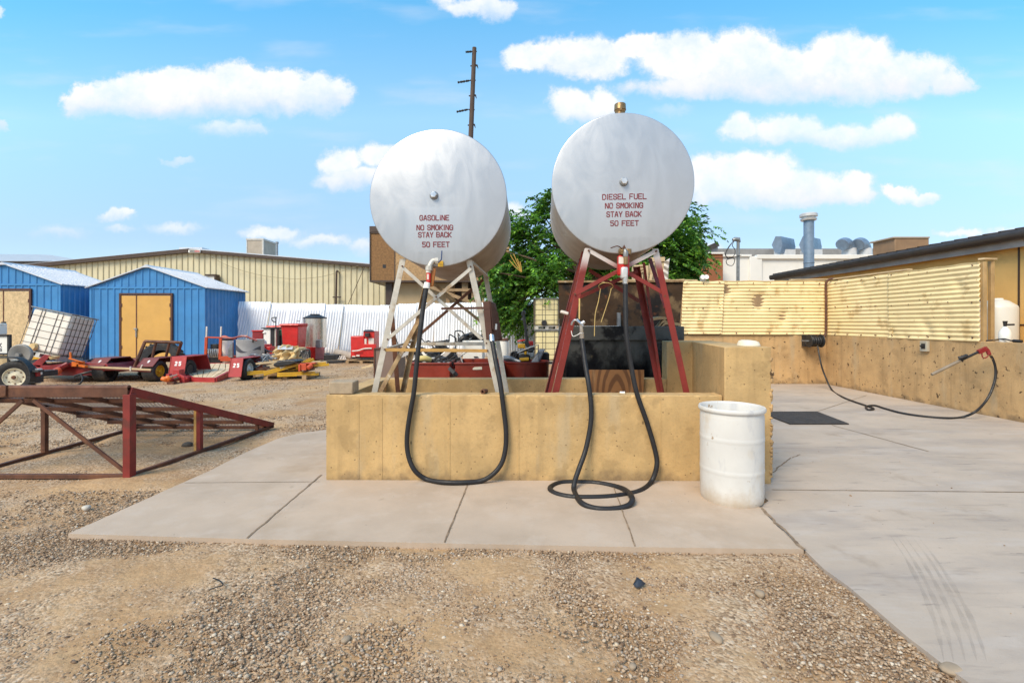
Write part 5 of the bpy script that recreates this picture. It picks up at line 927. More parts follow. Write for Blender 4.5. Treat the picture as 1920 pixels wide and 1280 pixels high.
# ------------------------------------------------------------------ blue sheds
def shed(name, label, x0, x1, y0, dp, ze, zr, door, dmat, seamoff, split):
    t = thing(name, label, 'shed', ((x0+x1)/2, y0, 0), None, 'blue metal sheds'); xm = (x0+x1)/2
    b = MB(); b.prism([Vector(p) for p in ((x0,y0,-.03),(x0,y0,ze),(xm,y0,zr),(x1,y0,ze),(x1,y0,-.03))], (0,dp,0))
    zt = lambda x: ze+(zr-ze)*(1-abs(x-xm)/(x1-xm)); dx0, dx1, dz = door
    for x in np.arange(x0+.12, x1, .295):
        segs = [(ze+.04, zt(x)-.03)] if zt(x) > ze+.12 else []
        segs += [(dz+.08, ze-.05)] if dx0-.06 < x < dx1+.06 else [(-.02, ze-.05)]
        for z0, z1 in segs: b.prism([Vector((x-.045,y0,z0)),Vector((x-.018,y0-.03,z0)),Vector((x+.018,y0-.03,z0)),Vector((x+.045,y0,z0))], (0,0,z1-z0))
    for y in np.arange(y0+.15, y0+dp, .25):
        for x, s in ((x1,1),(x0,-1)): b.prism([Vector((x,y-.045,0)),Vector((x+.03*s,y-.018,0)),Vector((x+.03*s,y+.018,0)),Vector((x,y+.045,0))], (0,0,ze-.03))
    b.mm((x0-.02,y0-.035,ze-.05),(x1+.02,y0-.002,ze+.03)); b.mm((x1-.07,y0-.036,0),(x1+.022,y0-.003,ze)); b.mm((x0-.022,y0-.036,0),(x0+.07,y0-.003,ze)); b.build('wall', m['blue'], t)
    b = MB(); o = .14
    for s, xe in ((-1,x0),(1,x1)):
        d = Vector((xe-xm,0,ze-zr)); d2 = d*(1+o/abs(d.x)); nrm = Vector((-(ze-zr)*s,0,abs(d.x))).normalized()
        A = Vector((xm,y0-.12,zr+.01)); q = [A, A+d2, A+d2+Vector((0,dp+.24,0)), A+Vector((0,dp+.24,0))]
        b.hexa([p+nrm*.01 for p in q]+[p+nrm*.045 for p in q])
        for k in range(int(dp/.23)+1): y = y0-.06+k*.23; p = Vector((xm,y,zr+.05)); b.bar(p+nrm*.01, p+d2+nrm*.01, .04, .03, nrm)
    b.prism([Vector((xm-.22,y0-.13,zr-.02)),Vector((xm,y0-.13,zr+.10)),Vector((xm+.22,y0-.13,zr-.02))], (0,dp+.26,0)); b.build('roof', m['white_roof'], t)
    fr = .075; b = MB()
    for a_, c_ in (((dx0-fr,0),(dx0,dz)),((dx1,0),(dx1+fr,dz)),((dx0-fr,dz),(dx1+fr,dz+fr))): b.mm((a_[0],y0-.075,a_[1]),(c_[0],y0-.002,c_[1]))
    b.build('door_frame', m['brown'], t)
    xs = dx0+(dx1-dx0)*split; g = .02
    for a_, c_ in ((dx0+g,xs-g),(xs+g,dx1-g)):
        b = MB(); b.mm((a_,y0-.055,.12),(c_,y0-.003,dz-.03)); d_ = b.build('door', dmat, t, bevel=.004)
        hb = MB(); hx = a_ if a_ < xs-.1 and c_ <= xs else c_
        for z in (.5, dz*.5+.3, dz-.5): hb.mm((hx-.03,y0-.07,z),(hx+.03,y0-.056,z+.14))
        hb.build('hinge', m['brown'], d_)
    b = MB(); b.mm((dx0,y0-.05,0),(dx1,y0-.004,.10)); b.mm((xs-.025,y0-.062,.12),(xs+.025,y0-.03,dz-.02)); b.build('threshold', m['rust'], t)
    b = MB(); z = dz*.46; b.mm((xs-.03,y0-.10,z),(xs+.05,y0-.06,z+.10)); b.mm((xs-.015,y0-.10,z-.28),(xs+.03,y0-.07,z)); b.cyl((xs-.1,y0-.09,z+.07),(xs+.02,y0-.09,z+.07),.02,.02,8); b.build('latch', m['grey'], t)
Y2 = 20.3; px2 = lambda p: (p-960)*Y2/FPX; z2 = lambda p: EYE-(p-HY)*Y2/FPX
shed('garden_shed', 'blue ribbed metal shed with ochre yellow double doors', px2(170), px2(384), Y2, 3.1, z2(539), z2(501), (px2(229),px2(322),z2(553)), m['door_yellow'], 0, .31)
Y1 = 20.0; px1 = lambda p: (p-960)*Y1/FPX; z1 = lambda p: EYE-(p-HY)*Y1/FPX
shed('garden_shed', 'blue ribbed metal shed with pale chipboard doors at the far left', px1(-96), px1(114), Y1, 3.1, z1(533), z1(496), (px1(-40),px1(57.5),z1(544.5)), m['osb'], 0, .505)
# ------------------------------------------------------------------ tree
def leaf_mat():
    mt = bpy.data.materials.new('leaf'); mt.use_nodes = True; N, L = mt.node_tree.nodes, mt.node_tree.links; b = N['Principled BSDF']
    g = N.new('ShaderNodeNewGeometry'); r = N.new('ShaderNodeValToRGB'); L.new(g.outputs['Random Per Island'], r.inputs[0]); e = r.color_ramp.elements
    e[0].color = (.022,.060,.012,1); e[1].color = (.15,.26,.03,1); k = e.new(.5); k.color = (.05,.13,.018,1); k = e.new(.8); k.color = (.085,.19,.022,1)
    pn = N.new('ShaderNodeTexNoise'); pn.inputs['Scale'].default_value = 1.5; L.new(g.outputs['Position'], pn.inputs['Vector']); pr = N.new('ShaderNodeMapRange'); L.new(pn.outputs[0], pr.inputs[0]); pr.inputs[1].default_value = .38; pr.inputs[2].default_value = .66; pr.inputs[3].default_value = 1.1; pr.inputs[4].default_value = 2.9
    vm = N.new('ShaderNodeVectorMath'); vm.operation = 'SCALE'; L.new(r.outputs[0], vm.inputs[0]); L.new(pr.outputs[0], vm.inputs['Scale']); r = vm
    L.new(r.outputs[0], b.inputs['Base Color']); b.inputs['Roughness'].default_value = .45
    tr = N.new('ShaderNodeBsdfTranslucent'); L.new(r.outputs[0], tr.inputs[0]); mx = N.new('ShaderNodeMixShader'); mx.inputs[0].default_value = .32
    L.new(b.outputs[0], mx.inputs[1]); L.new(tr.outputs[0], mx.inputs[2]); L.new(mx.outputs[0], N['Material Output'].inputs[0]); return mt
m['leaf'] = leaf_mat()
def tree():
    D = 19.6; base = Vector((P(1120,0,D).x, D, 0)); t = thing('tree', 'leafy green tree with arching branches behind the diesel tank', 'tree', base)
    b = MB(); b.tube(smoothpath([base, base+Vector((.05,0,1)), base+Vector((-.1,.1,2.2)), base+Vector((0,.1,3.6))]), [.2-.1*i/18 for i in range(19)], 12); b.build('trunk', m['bark'], t)
    tips = [(935,470),(925,545),(945,580),(975,590),(960,520),(960,500),(985,440),(1015,400),(1025,378),(1000,480),(1030,520),(1060,480),(1090,500),(1050,440),(1035,500),(1090,535),(1130,500),(1160,520),(1200,500),(1240,440),(1275,412),(1282,425),(1290,450),(1285,470),(1260,490),(1285,490),(1250,520),(1290,515),(1100,420),(1180,420),(1140,400),(1220,450),(925,510),(965,555),(1000,520),(1150,450),(955,425),(1060,400)]
    b = MB(); leaves = []; sprays = []
    for i, (x, y) in enumerate(tips):
        dd = D+random.uniform(-1.0,2.0); tip = P(x, y, dd); r0 = base+Vector((0,.1,random.uniform(1.3,3.4))); mid = r0.lerp(tip, .55)+Vector((0,0,.5)); pts = smoothpath([r0, mid, tip], 8)
        b.tube(pts, [.07*(1-j/len(pts))+.012 for j in range(len(pts))], 6); edge = x > 1285 or x < 945 or y < 425
        nsp = 44 if edge else 100
        for _ in range(nsp):
            o = Vector((random.gauss(0,.42),random.gauss(0,.5),random.gauss(0,.36))); o = o*(.62 if edge else 1.0); sprays.append((tip+o, (tip+o-base-Vector((0,0,2.8))).normalized()))
    b.build('branch', m['bark'], t)
    b = MB(); p0 = P(978,510,18.6)
    for x, y in ((957,478),(963,476),(970,485),(975,490),(955,488)): b.tube(smoothpath([p0, P((978+x)/2+1,(510+y)/2+3,18.6), P(x,y,18.6)], 5), .018, 6)
    b.build('bare_twig', M('bare_yellow_twig', (.45,.27,.06), .8), t)
    vs, fs = [], []
    for c, dr_ in sprays:                                                     # each spray: drooping pinnate twig of leaflets
        d = (dr_+Vector((random.gauss(0,.5),random.gauss(0,.5),random.gauss(-.1,.35)))).normalized(); ln = random.uniform(.35,.75)
        for k in range(22):
            f = k/22; p = c+d*(ln*(f-.3))+Vector((0,0,-.35*f*f)); sd = d.cross(Vector((random.gauss(0,.3),random.gauss(0,.3),1))).normalized()*(1 if k % 2 else -1)
            ld = (sd+d*.5+Vector((random.gauss(0,.3),random.gauss(0,.3),random.gauss(-.55,.3)))).normalized(); l_ = random.uniform(.11,.21); w = ld.cross(Vector((random.gauss(0,.6),random.gauss(0,.6),1))).normalized()*l_*.27
            o = len(vs); vs += [p, p+ld*l_*.45+w, p+ld*l_, p+ld*l_*.45-w]; fs.append((o,o+1,o+2,o+3))
    me = bpy.data.meshes.new('crown'); me.from_pydata([tuple(q-base) for q in vs], [], fs); me.materials.append(m['leaf']); o = bpy.data.objects.new('crown', me); C.objects.link(o); o.parent = t
tree()
# ------------------------------------------------------------------ utility pole
up = thing('utility_pole', 'bare dark wooden utility pole leaning behind the gasoline tank', 'utility pole', (-3, 36, 0)); D = 36
p0 = P(881,300,D); p1 = P(889.5,90,D); p0 = p1+(p0-p1)*((p1.z)/(p1.z-p0.z)); up.location = p0; OFF[up.name] = p0
b = MB(); b.tube([p0,p1], [.26,.155], 16); b.build('pole', m['pole'], up)
for (x0,y0),(x1,y1) in (((886,97),(873,98)),((883,151),(858,155)),((880,205),(856,210))):
    b = MB(); a, c = P(x0,y0,D-.2), P(x1,y1,D-.2); b.tube([a.lerp(c,k/12) for k in range(13)], [.03 if k < 2 else (.04+.055*abs(math.sin(k*1.25))) for k in range(13)], 8); b.build('insulator', m['black'], up)
b = MB()
for x, y in ((891,124),(888,180),(886,235)): b.tube([P(x,y-2,D),P(x+3.5,y-1,D),P(x+5.5,y+5,D)], [.06,.07,.02], 6); b.cyl(P(x-9,y,D),P(x+2,y,D),.05,.05,6)
for x, y in ((893,97),(891,151),(889,206)): b.cyl(P(x-10,y,D),P(x+1,y,D),.05,.05,6)
b.build('step_bolts', m['gutter'], up)
# ------------------------------------------------------------------ loading ramp
rp_ = thing('loading_ramp', 'red and brown steel loading ramp with expanded mesh deck on the gravel', 'ramp', (-4.7, 6, GZ))
xl, xr, ya, yb, zt = -5.66, -3.945, 4.95, 7.35, .925; z0 = .0
TA, TB = lambda x: Vector((x, ya, zt)), lambda x: Vector((x, yb, z0+.03))
b = MB(); b.bar(TA(xr)+Vector((0,0,-.03)), TB(xr+.28), .045, .085); b.build('side_rail', m['red_steel'], rp_, bevel=.003)
b = MB(); b.bar(TA(xl), TB(xl), .05, .075); b.build('side_rail', m['rust'], rp_, bevel=.003)
b = MB(); b.bar(TA(xl)+Vector((-.3,0,-.04)), TA(xr)+Vector((0,0,-.04)), .055, .10); b.tube([TA(xl)+Vector((-.3,0,.005)), TA(xr)+Vector((-.0,0,.005))], .03, 10); b.box(TA(-5.2)+Vector((0,-.03,-.02)), (.05,.03,.11)); b.build('top_beam', m['rust'], rp_, bevel=.004)
b = MB(); b.bar((xr,ya,zt-.06),(xr,ya,z0-.03),.075,.085,(0,1,0)); b.build('post', m['red_steel'], rp_, bevel=.003)
tm = lambda t, x: TA(x).lerp(TB(x), t)
q = tm(.40, xr+.1); b = MB(); b.bar(q+Vector((0,0,-.03)),(q.x,q.y,z0-.02),.05,.06,(0,1,0)); b.build('post', m['red_steel'], rp_, bevel=.003)
b = MB(); b.bar(q+Vector((-.04,0,-.04)),(q.x-.04,q.y,z0),.035,.05,(0,1,0)); b.build('post', m['wood_bar'], rp_)
q = tm(.86, xr+.22); b = MB(); b.bar(q,(q.x,q.y,z0-.02),.04,.04,(0,1,0)); b.build('post', m['rust'], rp_)
for t_ in (.0, .36, .86): q = tm(t_, xl); b = MB(); b.bar(q,(q.x,q.y,z0-.02),.05,.05,(0,1,0)); b.build('post', m['rust'], rp_)
for a, c in (((xr,ya,.0),(xr+.28,yb,.0)),((xl,ya,.0),(xl,yb,.0)),((xl-.3,ya,.0),(xr,ya,.0))): b = MB(); b.bar(Vector(a)+Vector((0,0,.02)), Vector(c)+Vector((0,0,.02)), .045, .045); b.build('bottom_rail', m['rust'], rp_, bevel=.003)
for a, c in (((43,750),(-40,826)),((63,750),(243,890))): b = MB(); b.bar(P(*a,ya-.01), P(*c,ya-.01), .035, .02, (0,1,0)); b.build('brace', m['rust'], rp_)
nrm = Vector((0,.36,.93))
for k, t_ in enumerate(np.linspace(.14, .93, 5)):
    b = MB(); b.bar(tm(t_, xl)+Vector((.02,0,-.055)), tm(t_, xr)+Vector((.28*t_-.02,0,-.055)), .045, .045, (0,0,1)); b.build('cross_channel', m['rust'], rp_)
for x in (-5.05, -4.45): b = MB(); b.bar(tm(.02,x)+Vector((0,0,-.07)), tm(.97,x)+Vector((0,0,-.03)), .04, .045); b.build('stringer', m['rust'], rp_)
b = MB(); W = lambda u, v: Vector((xl+.02+(xr-xl-.04+.28*v)*u, 0, 0))+Vector((0, ya+(yb-ya)*v, zt+(z0+.03-zt)*v+.0))
for i in range(-32, 42):                                                     # expanded mesh: two sets of slanting strands
    for s in (1,-1):
        u0 = i/42 if s > 0 else i/42+32/42; u1 = u0+s*32/42; v0, v1 = 0, 1
        if u0 < 0: v0 = -u0/(u1-u0); 
        if u0 > 1: v0 = (1-u0)/(u1-u0)
        if u1 > 1: v1 = (1-u0)/(u1-u0)
        if u1 < 0: v1 = -u0/(u1-u0)
        if not (0 <= v0 < v1 <= 1): continue
        lerp = lambda v: u0+(u1-u0)*v
        b.bar(W(lerp(v0),v0)+Vector((0,0,.002*s)), W(lerp(v1),v1)+Vector((0,0,.002*s)), .006, .003)
b.build('mesh_deck', M('worn_mesh_steel', (.40,.34,.32), .5, .5, .2, 6), rp_)
# ------------------------------------------------------------------ wheels
def wheel(par, c, ax, r, w, rim, tread=True, name='wheel', hub=.56, holes=8):
    c, ax = Vector(c), Vector(ax).normalized(); h = w/2
    b = MB(); b.lathe([(r*hub,-h*.8),(r*.72,-h),(r*.93,-h*.95),(r,-h*.7),(r,-h*.1),(r*.985,0),(r,h*.1),(r,h*.7),(r*.93,h*.95),(r*.72,h),(r*hub,h*.8)], c, ax, 40); o = b.build(name, m['tyre'], par, smooth=45)
    b = MB(); b.lathe([(r*hub,h*.85),(r*hub*.96,h*.86),(r*hub*.9,h*.55),(r*hub*.72,h*.45),(r*hub*.5,h*.6),(r*.16,h*.62),(r*.15,h*.9),(0,h*.92)], c, ax, 36); b.lathe([(r*hub,h*.8),(r*hub*.9,-h*.8),(0,-h*.5)], c, ax, 30); b.build('rim', rim, o, smooth=30)
    b = MB(); a, s, u = frame(ax, (0,0,1))
    for k in range(holes): t = 2*math.pi*k/holes; q = c+ax*(h*.50)+(s*math.cos(t)+u*math.sin(t))*r*hub*.70; b.cyl(q, q+ax*h*.09, r*.055, r*.055, 3)
    if holes: b.cyl(c+ax*h*.9, c+ax*h*1.02, r*.13, r*.08, 8); b.build('hub_bolts', m['rust'], o)
    return o
m['rim_cream'] = M('cream_rim_paint', (.70,.64,.48), .45, 0, .1, 9, [((.32,.2,.1), .6, 8, .6, .75)])
m['rim_white'] = M('white_rim_paint', (.70,.68,.62), .5, 0, .1, 9, [((.3,.2,.12), .5, 9, .6, .8)])
# left trailer, mostly outside the frame
ut = thing('utility_trailer', 'black framed utility trailer with cream wheel and white sign board at the left edge', 'trailer', G(30,735,GZ))
D = 10.9; c = P(31,706.5,D); r = 30.5*D/FPX
wheel(ut, c, (.36,-.93,0), r, .24, m['rim_cream']); wheel(ut, c+Vector((-.74,-.2,0)), (.36,-.93,0), r, .24, m['rim_cream'])
b = MB()
for k in range(12):
    a0, a1 = R(62-4+0)-k*.0, 0
arc = [c+Vector(((r+.07)*math.cos(t), 0, (r+.07)*math.sin(t))) for t in np.linspace(R(-14), R(95), 14)]+[c+Vector((-1.6,0,r+.07))]
for p, q in zip(arc, arc[1:]): b.hexa([p+Vector((0,-.14,0)),q+Vector((0,-.14,0)),q+Vector((0,.0,0)),p+Vector((0,.0,0)),p*1+Vector((.012,-.14,.022)),q+Vector((.012,-.14,.022)),q+Vector((.012,.0,.022)),p+Vector((.012,.0,.022))])
b.build('fender', m['black'], ut)
b = MB(); zb = c.z+.16; b.mm((c.x-2.2,D+.17,zb-.18),(c.x+.38,D+.6,zb-.05)); b.px(60,694,72,698,D-.1,.14); b.px(50,706,66,718,D-.02,.2); b.build('frame', m['black'], ut, bevel=.006)
b = MB(); b.px(61,697,70,705.5,D-.02,.08); b.build('tail_light', m['red_dark'], ut, bevel=.01); b = MB(); b.px(64,691,72,703,D+.05,.1); b.px(60,708,69,720,D+.1,.1); b.build('bumper_block', m['cloth_white'], ut, bevel=.01)
b = MB(); b.px(-60,629,13.5,663,D+.3,.03); sgn = b.build('sign_board', m['white_plastic'], ut)
b = MB(); sc_ = (D+.3)/FPX
def tplace(px, py, Dd): o = P(px, py, Dd); return lambda x, z, k: Vector((o.x+x, Dd-.001-.003*k, o.z+z))
text(b, 'K', 0, 0, 6*sc_, 8*sc_, 1.5*sc_, tplace(0.5,647,D+.3)); b.build('lettering', m['letter_black'], sgn); b = MB(); text(b, 'S', 0, 0, 4.2*sc_, 6*sc_, 1.1*sc_, tplace(1.6,655.5,D+.3)); b.build('lettering', m['letter_black'], sgn)
b = MB(); b.px(-60,627,17,630.5,D+.27,.05); b.px(13,627,17.5,690,D+.27,.06); b.px(-60,662,17,665,D+.27,.05); b.build('sign_frame', m['black'], ut, bevel=.004)
b = MB(); b.px(-60,666,13,700,D+.35,.05); b.build('side_panel', m['osb'], ut); b = MB(); b.px(20,674,34,690,D+.05,.1); b.build('support_plate', m['white_plastic'], ut)
b = MB(); cc = P(39,664.5,D+.35); b.lathe([(.0,.0),(.03,.0),(.05,.02),(.22,.045),(.24,.03),(.245,.0),(.24,-.03),(0,-.02)], cc, (.2,-1,0), 36); b.cyl(cc,cc+Vector((.03,-.12,0)),.04,.04,14); b.bar(cc+Vector((.02,-.1,0)),cc+Vector((.16,-.09,-.16)),.03,.02); b.build('hose_reel', M('dull_grey_reel', (.27,.255,.235), .6, .2, .1, 5), ut)
wj = thing('water_tank', 'small white tank standing on the utility trailer at the left edge', 'water tank', P(0,628,D+.6)); b = MB(); b.px(-60,606,-2,628,D+.5,.2); b.build('tank', m['white_plastic'], wj, bevel=.03); b = MB(); b.px(2,603,8,606,D+.55,.05); b.build('cap', m['black'], wj, bevel=.005)
# ------------------------------------------------------------------ caged totes
def tote(label, loc, rot, w, d, h, plastic, nx, nz, grp=None, pallet=True):
    t = thing('caged_tote', label, 'tote tank', loc, rot, grp)
    b = MB(); b.mm((-w/2+.005,.004,.14),(w/2-.005,d-.004,h)); b.build('bottle', plastic, t, bevel=.07)
    b = MB(); e = .008
    for k in range(nz+1):
        z = .14+(h-.14)*k/nz
        for p, q in (((-w/2,0,z),(w/2,0,z)),((w/2,0,z),(w/2,d,z)),((w/2,d,z),(-w/2,d,z)),((-w/2,d,z),(-w/2,0,z))): b.bar(p, q, .012, .012)
    for k in range(nx+1):
        x = -w/2+w*k/nx+(.07*w*math.sin(k*2.4) if 0 < k < nx else 0)
        b.bar((x,-e,.12),(x,-e,h+.01),.011,.011,(0,1,0)); b.bar((x,d+e,.12),(x,d+e,h+.01),.011,.011,(0,1,0))
    for k in range(1, 6): y = d*k/6; b.bar((w/2+e,y,.12),(w/2+e,y,h+.01),.011,.011,(1,0,0)); b.bar((-w/2-e,y,.12),(-w/2-e,y,h+.01),.011,.011,(1,0,0))
    b.build('cage', m['cage'], t); b = MB()
    for p, q in (((-w/2-.03,-.02,h+.02),(w/2+.03,-.02,h+.02)),((w/2+.02,-.03,h+.02),(w/2+.02,d+.03,h+.02)),((-w/2,d,h+.02),(w/2,d,h+.02)),((-w/2-.02,0,h+.02),(-w/2-.02,d,h+.02)),((0,0,h+.025),(0,d,h+.025))): b.bar(p, q, .05, .025)
    b.build('top_frame', m['grey'], t); b = MB(); b.mm((-w/2,0,.10),(w/2,d,.125))
    for x in (-w/2, -.06, w/2-.12): b.mm((x,0,0),(x+.12,d,.10))
    b.mm((-w/2,0,-.02),(w/2,d,-.001)); b.build('pallet', m['galv'], t); b = MB(); b.cyl((-w*.12,-.02,.24),(-w*.12,-.10,.24),.11,.09,18); b.build('outlet_cap', m['canvas'] if nx == 5 else m['black'], t); return t
tote('white caged tote tipped sideways on the dark red trailer by the chipboard shed', P(69,668,13.4), Euler((R(-9),R(11.5),R(-2))), 1.16, .80, 1.30, m['ibc'], 5, 6, 'caged totes')
tote('yellowed caged tote at the bottom of its pair under the tree', Vector((P(1026,0,18.5).x,18.5,GZ+.02)), Euler((0,0,0)), .90, .85, 1.28, m['ibc_yellow'], 4, 5, 'caged totes')
tote('yellowed caged tote stacked on top of another under the tree', Vector((P(1026,0,18.5).x-.01,18.5,GZ+1.37)), Euler((0,0,R(1.5))), .90, .85, 1.16, m['ibc_yellow'], 4, 5, 'caged totes')
# ------------------------------------------------------------------ dark red trailer below the tipped tote
t1 = thing('flat_trailer', 'dark red drop deck trailer with orange coupler carrying the tipped tote', 'trailer', G(130,706,GZ)); D = 13.0
b = MB(); b.prism([P(62,683,D),P(82,704,D),P(172,704,D),P(205,691,D),P(200,682,D),P(150,680,D),P(120,688,D)], (0,1.6,0)); b.hexa([P(58,684,D),P(74,689,D),P(74,689,D+1.4),P(58,684,D+1.4),P(84,664,D),P(96,666,D),P(96,666,D+1.4),P(84,664,D+1.4)]); b.mm(P(75,690,D+.2),P(195,683,D+.2)+Vector((0,1.7,0))); b.build('deck', m['red_dark'], t1, bevel=.01)
b = MB(); b.tube(smoothpath([P(104,694,D-.1),P(116,688,D-.15),P(128,682,D-.1)]), .07, 8); b.bar(P(96,688,D-.05),P(150,682,D-.05),.06,.10); b.build('tongue', m['red_dark'], t1)
b = MB(); b.px(134,678,147,687,D-.25,.2); b.hexa([P(128,673,D-.3),P(147,678,D-.3),P(147,678,D),P(128,673,D),P(129,670,D-.3),P(158,679,D-.3),P(158,679,D),P(129,670,D)]); b.bar(P(146,684,D-.2),P(162,687,D-.2),.1,.06); b.bar(P(133,671,D-.2),P(132,660,D-.2),.04,.04,(0,1,0)); b.build('coupler', m['orange'], t1, bevel=.006)
b = MB(); b.tube(smoothpath([P(101,698,D-.2),P(108,691,D-.25),P(113,695,D-.25),P(109,700,D-.2)]), .045, 8); b.build('coupler_shoe', m['orange_frame'], t1)
b = MB(); b.px(58,668,92,676,D+1.2,.4); b.build('yellow_fender', m['yellow'], t1, bevel=.01); b = MB(); b.cyl(P(102,668,D-.0),P(102,673,D),.12,.09,16); b.build('filler_cap', m['canvas'], t1)
wheel(t1, (P(70,0,D+1).x, D+1, GZ+.27), (-1,-.1,0), .28, .2, m['rim_cream'], holes=0); wheel(t1, (P(178,0,D+1.3).x, D+1.3, GZ+.27), (1,-.1,0), .28, .2, m['rim_cream'], holes=0)
b = MB(); b.tube(smoothpath([P(140,705,D-.3),P(156,700,D-.3),P(172,696,D-.2)]), .03, 6); b.tube(smoothpath([P(151,700,D-.3),P(155,708,D-.35),P(152,717,D-.4),P(144,722,D-.4),P(134,725,D-.4)]), .022, 6); b.build('jockey_chain', m['black'], t1)
def xfender(par, mat, x0, x1, y0, z0, yt, ztp, yk, num=None, nm='fender'):
    b = MB(); pr = [(y0,z0),(yt,ztp),(yk,ztp),(yk+.2,z0+.05)]; th = .022
    for (ya_,za_),(yb_,zb_) in zip(pr, pr[1:]):
        n_ = Vector((0,-(zb_-za_),yb_-ya_)).normalized()*th; q = [Vector((x0,ya_,za_)),Vector((x1,ya_,za_)),Vector((x1,yb_,zb_)),Vector((x0,yb_,zb_))]; b.hexa([p-n_ for p in q]+q)
    b.prism([Vector((x0-.004,y,z)) for y, z in pr], (-.018,0,0)); o = b.build(nm, mat, par, bevel=.004)
    if num:
        s, w, h = num; up = Vector((0,yt-y0,ztp-z0)).normalized(); nn = Vector((0,-up.z,up.y)); c_ = Vector(((x0+x1)/2, (y0+yt)/2, (z0+ztp)/2))+up*(.12*(ztp-z0)); dx = w*.62
        for i, ch in enumerate(s): b = MB(); ox = (i-(len(s)-1)/2)*dx; text(b, ch, ox, 0, w/(1.25 if len(s) == 1 else 2.3), h, h*.24, lambda x, z, k: c_+Vector((x,0,0))+up*z+nn*(.001+.004*k)); b.build('lettering', m['letter_white'], o)
    return o
# ------------------------------------------------------------------ maroon trailer with roll frame
t2 = thing('flat_trailer', 'maroon flat trailer numbered 9 with a dark roll frame and flat tyres', 'trailer', G(240,716,GZ)); D = 13.0
b = MB(); b.hexa([P(163,688,D),P(283,696,D),P(300,688,D+2),P(196,684,D+2),P(160,684.5,D),P(284,692,D),P(300,684,D+2),P(196,681,D+2)]); b.bar(P(168,689.5,D),P(284,695,D),.05,.07,(0,0,1)); b.build('deck', m['maroon'], t2, bevel=.006)
b = MB(); b.bar(P(163,687,D-.03),P(283,693,D-.03),.03,.05,(0,0,1)); b.build('deck_edge', m['wood_pale'], t2)
xfender(t2, m['maroon'], -11.47, -11.02, D-.05, .43, D+.20, .63, D+.85, ('9',.07,.095)); xfender(t2, m['maroon'], -10.12, -9.70, D-.05, .42, D+.20, .63, D+.85, ('9',.07,.095))
wheel(t2, (-11.24, D+.26, GZ+.27), (-1,0,0), .275, .36, m['black'], holes=0); wheel(t2, (-9.88, D+.28, GZ+.28), (1,-.05,0), .285, .36, m['yellow'], holes=0)
b = MB(); fr_ = lambda a, c, w=.045: b.tube([P(*a[:2],D+.5+a[2]),P(*c[:2],D+.5+c[2])], w, 8)
fr_((252,689,0),(272,640,.2)); fr_((272,640,.2),(340,642,.2)); fr_((340,642,.2),(325,690,.6)); fr_((293,640,.2),(280,692,.2),.035); fr_((318,641,.2),(306,690,.3),.035); fr_((258,672,.0),(252,690,0),.03); b.build('roll_frame', m['rust'], t2)
b = MB(); b.px(243,687,245,695,D-.06,.03); b.bar(P(264,690,D-.03),P(267,684,D-.03),.03,.03); b.build('hooks', m['cloth_white'], t2)
tyre_ = thing('spare_tyre', 'big black tyre leaning inside the roll frame of the maroon trailer', 'tyre', P(303,680,14.2)); c = P(302,679,14.4)
b = MB(); b.lathe([(.34,-.13),(.52,-.17),(.60,-.10),(.62,0),(.60,.10),(.52,.17),(.34,.13)], c, (.25,-1,.35), 40)
b.build('tyre', m['tyre'], tyre_); b = MB(); a_, s_, u_ = frame(Vector((.25,-1,.35)), (0,0,1))
for k in range(30): t = 2*math.pi*k/30; q = c+(s_*math.cos(t)+u_*math.sin(t))*.615; b.bar(q-a_*.12, q+a_*.12, .05, .03, s_*math.cos(t)+u_*math.sin(t))
b.build('tread_blocks', m['tyre'], tyre_)
# ------------------------------------------------------------------ red trailer 25
t3 = thing('flat_trailer', 'bright red low trailer numbered 25 with bleached plank deck', 'trailer', G(390,716,GZ)); D = 13.3
dk = [G(361,710,.06),G(404,711,.06),G(436,695,.14),G(432,683,.22),G(367,683,.22),G(340,698,.14)]
b = MB()
for k in range(7):
    f0, f1 = k/7+.008, (k+1)/7-.008; q = [dk[0].lerp(dk[1],f0),dk[0].lerp(dk[1],f1),dk[5].lerp(dk[2],f1),dk[5].lerp(dk[2],f0)]; w_ = [dk[5].lerp(dk[2],f0),dk[5].lerp(dk[2],f1),dk[4].lerp(dk[3],f1),dk[4].lerp(dk[3],f0)]; dz = Vector((0,0,.03+random.uniform(0,.012)))
    for r_ in (q, w_): b.hexa([p-Vector((0,0,.02)) for p in r_]+[p+dz for p in r_])
b.build('deck_planks', m['plank'], t3, bevel=.003)
b = MB()
for i in range(6): p, q = dk[i], dk[(i+1) % 6]; b.bar(p+Vector((0,0,-.03)), q+Vector((0,0,-.03)), .07, .15)
for k in range(1, 5): p, q = dk[5].lerp(dk[0], k/5), dk[3].lerp(dk[2], k/5); b.bar(p+Vector((0,0,.013)), q+Vector((0,0,.013)), .018, .006) if k == 3 else None
b.build('deck_frame', m['red_trailer'], t3, bevel=.004)
xfender(t3, m['red_trailer'], -9.50, -9.08, D-.02, .15, D+.10, .66, D+1.0, ('25',.17,.125)); o = xfender(t3, m['red_trailer'], -7.84, -7.50, D-.02, .10, D+.10, .61, D+1.0, ('25',.165,.12))
b = MB(); b.mm((-7.84,D+.97,.1),(-7.5,D+.985,.5)); b.build('fender_flap', m['red_trailer'], t3)
wheel(t3, (-7.575, D+.40, GZ+.295), (1,0,0), .30, .24, m['rim_white'], holes=0); wheel(t3, (-9.30, D+.45, GZ+.285), (-1,0,0), .28, .2, m['black'], holes=0)
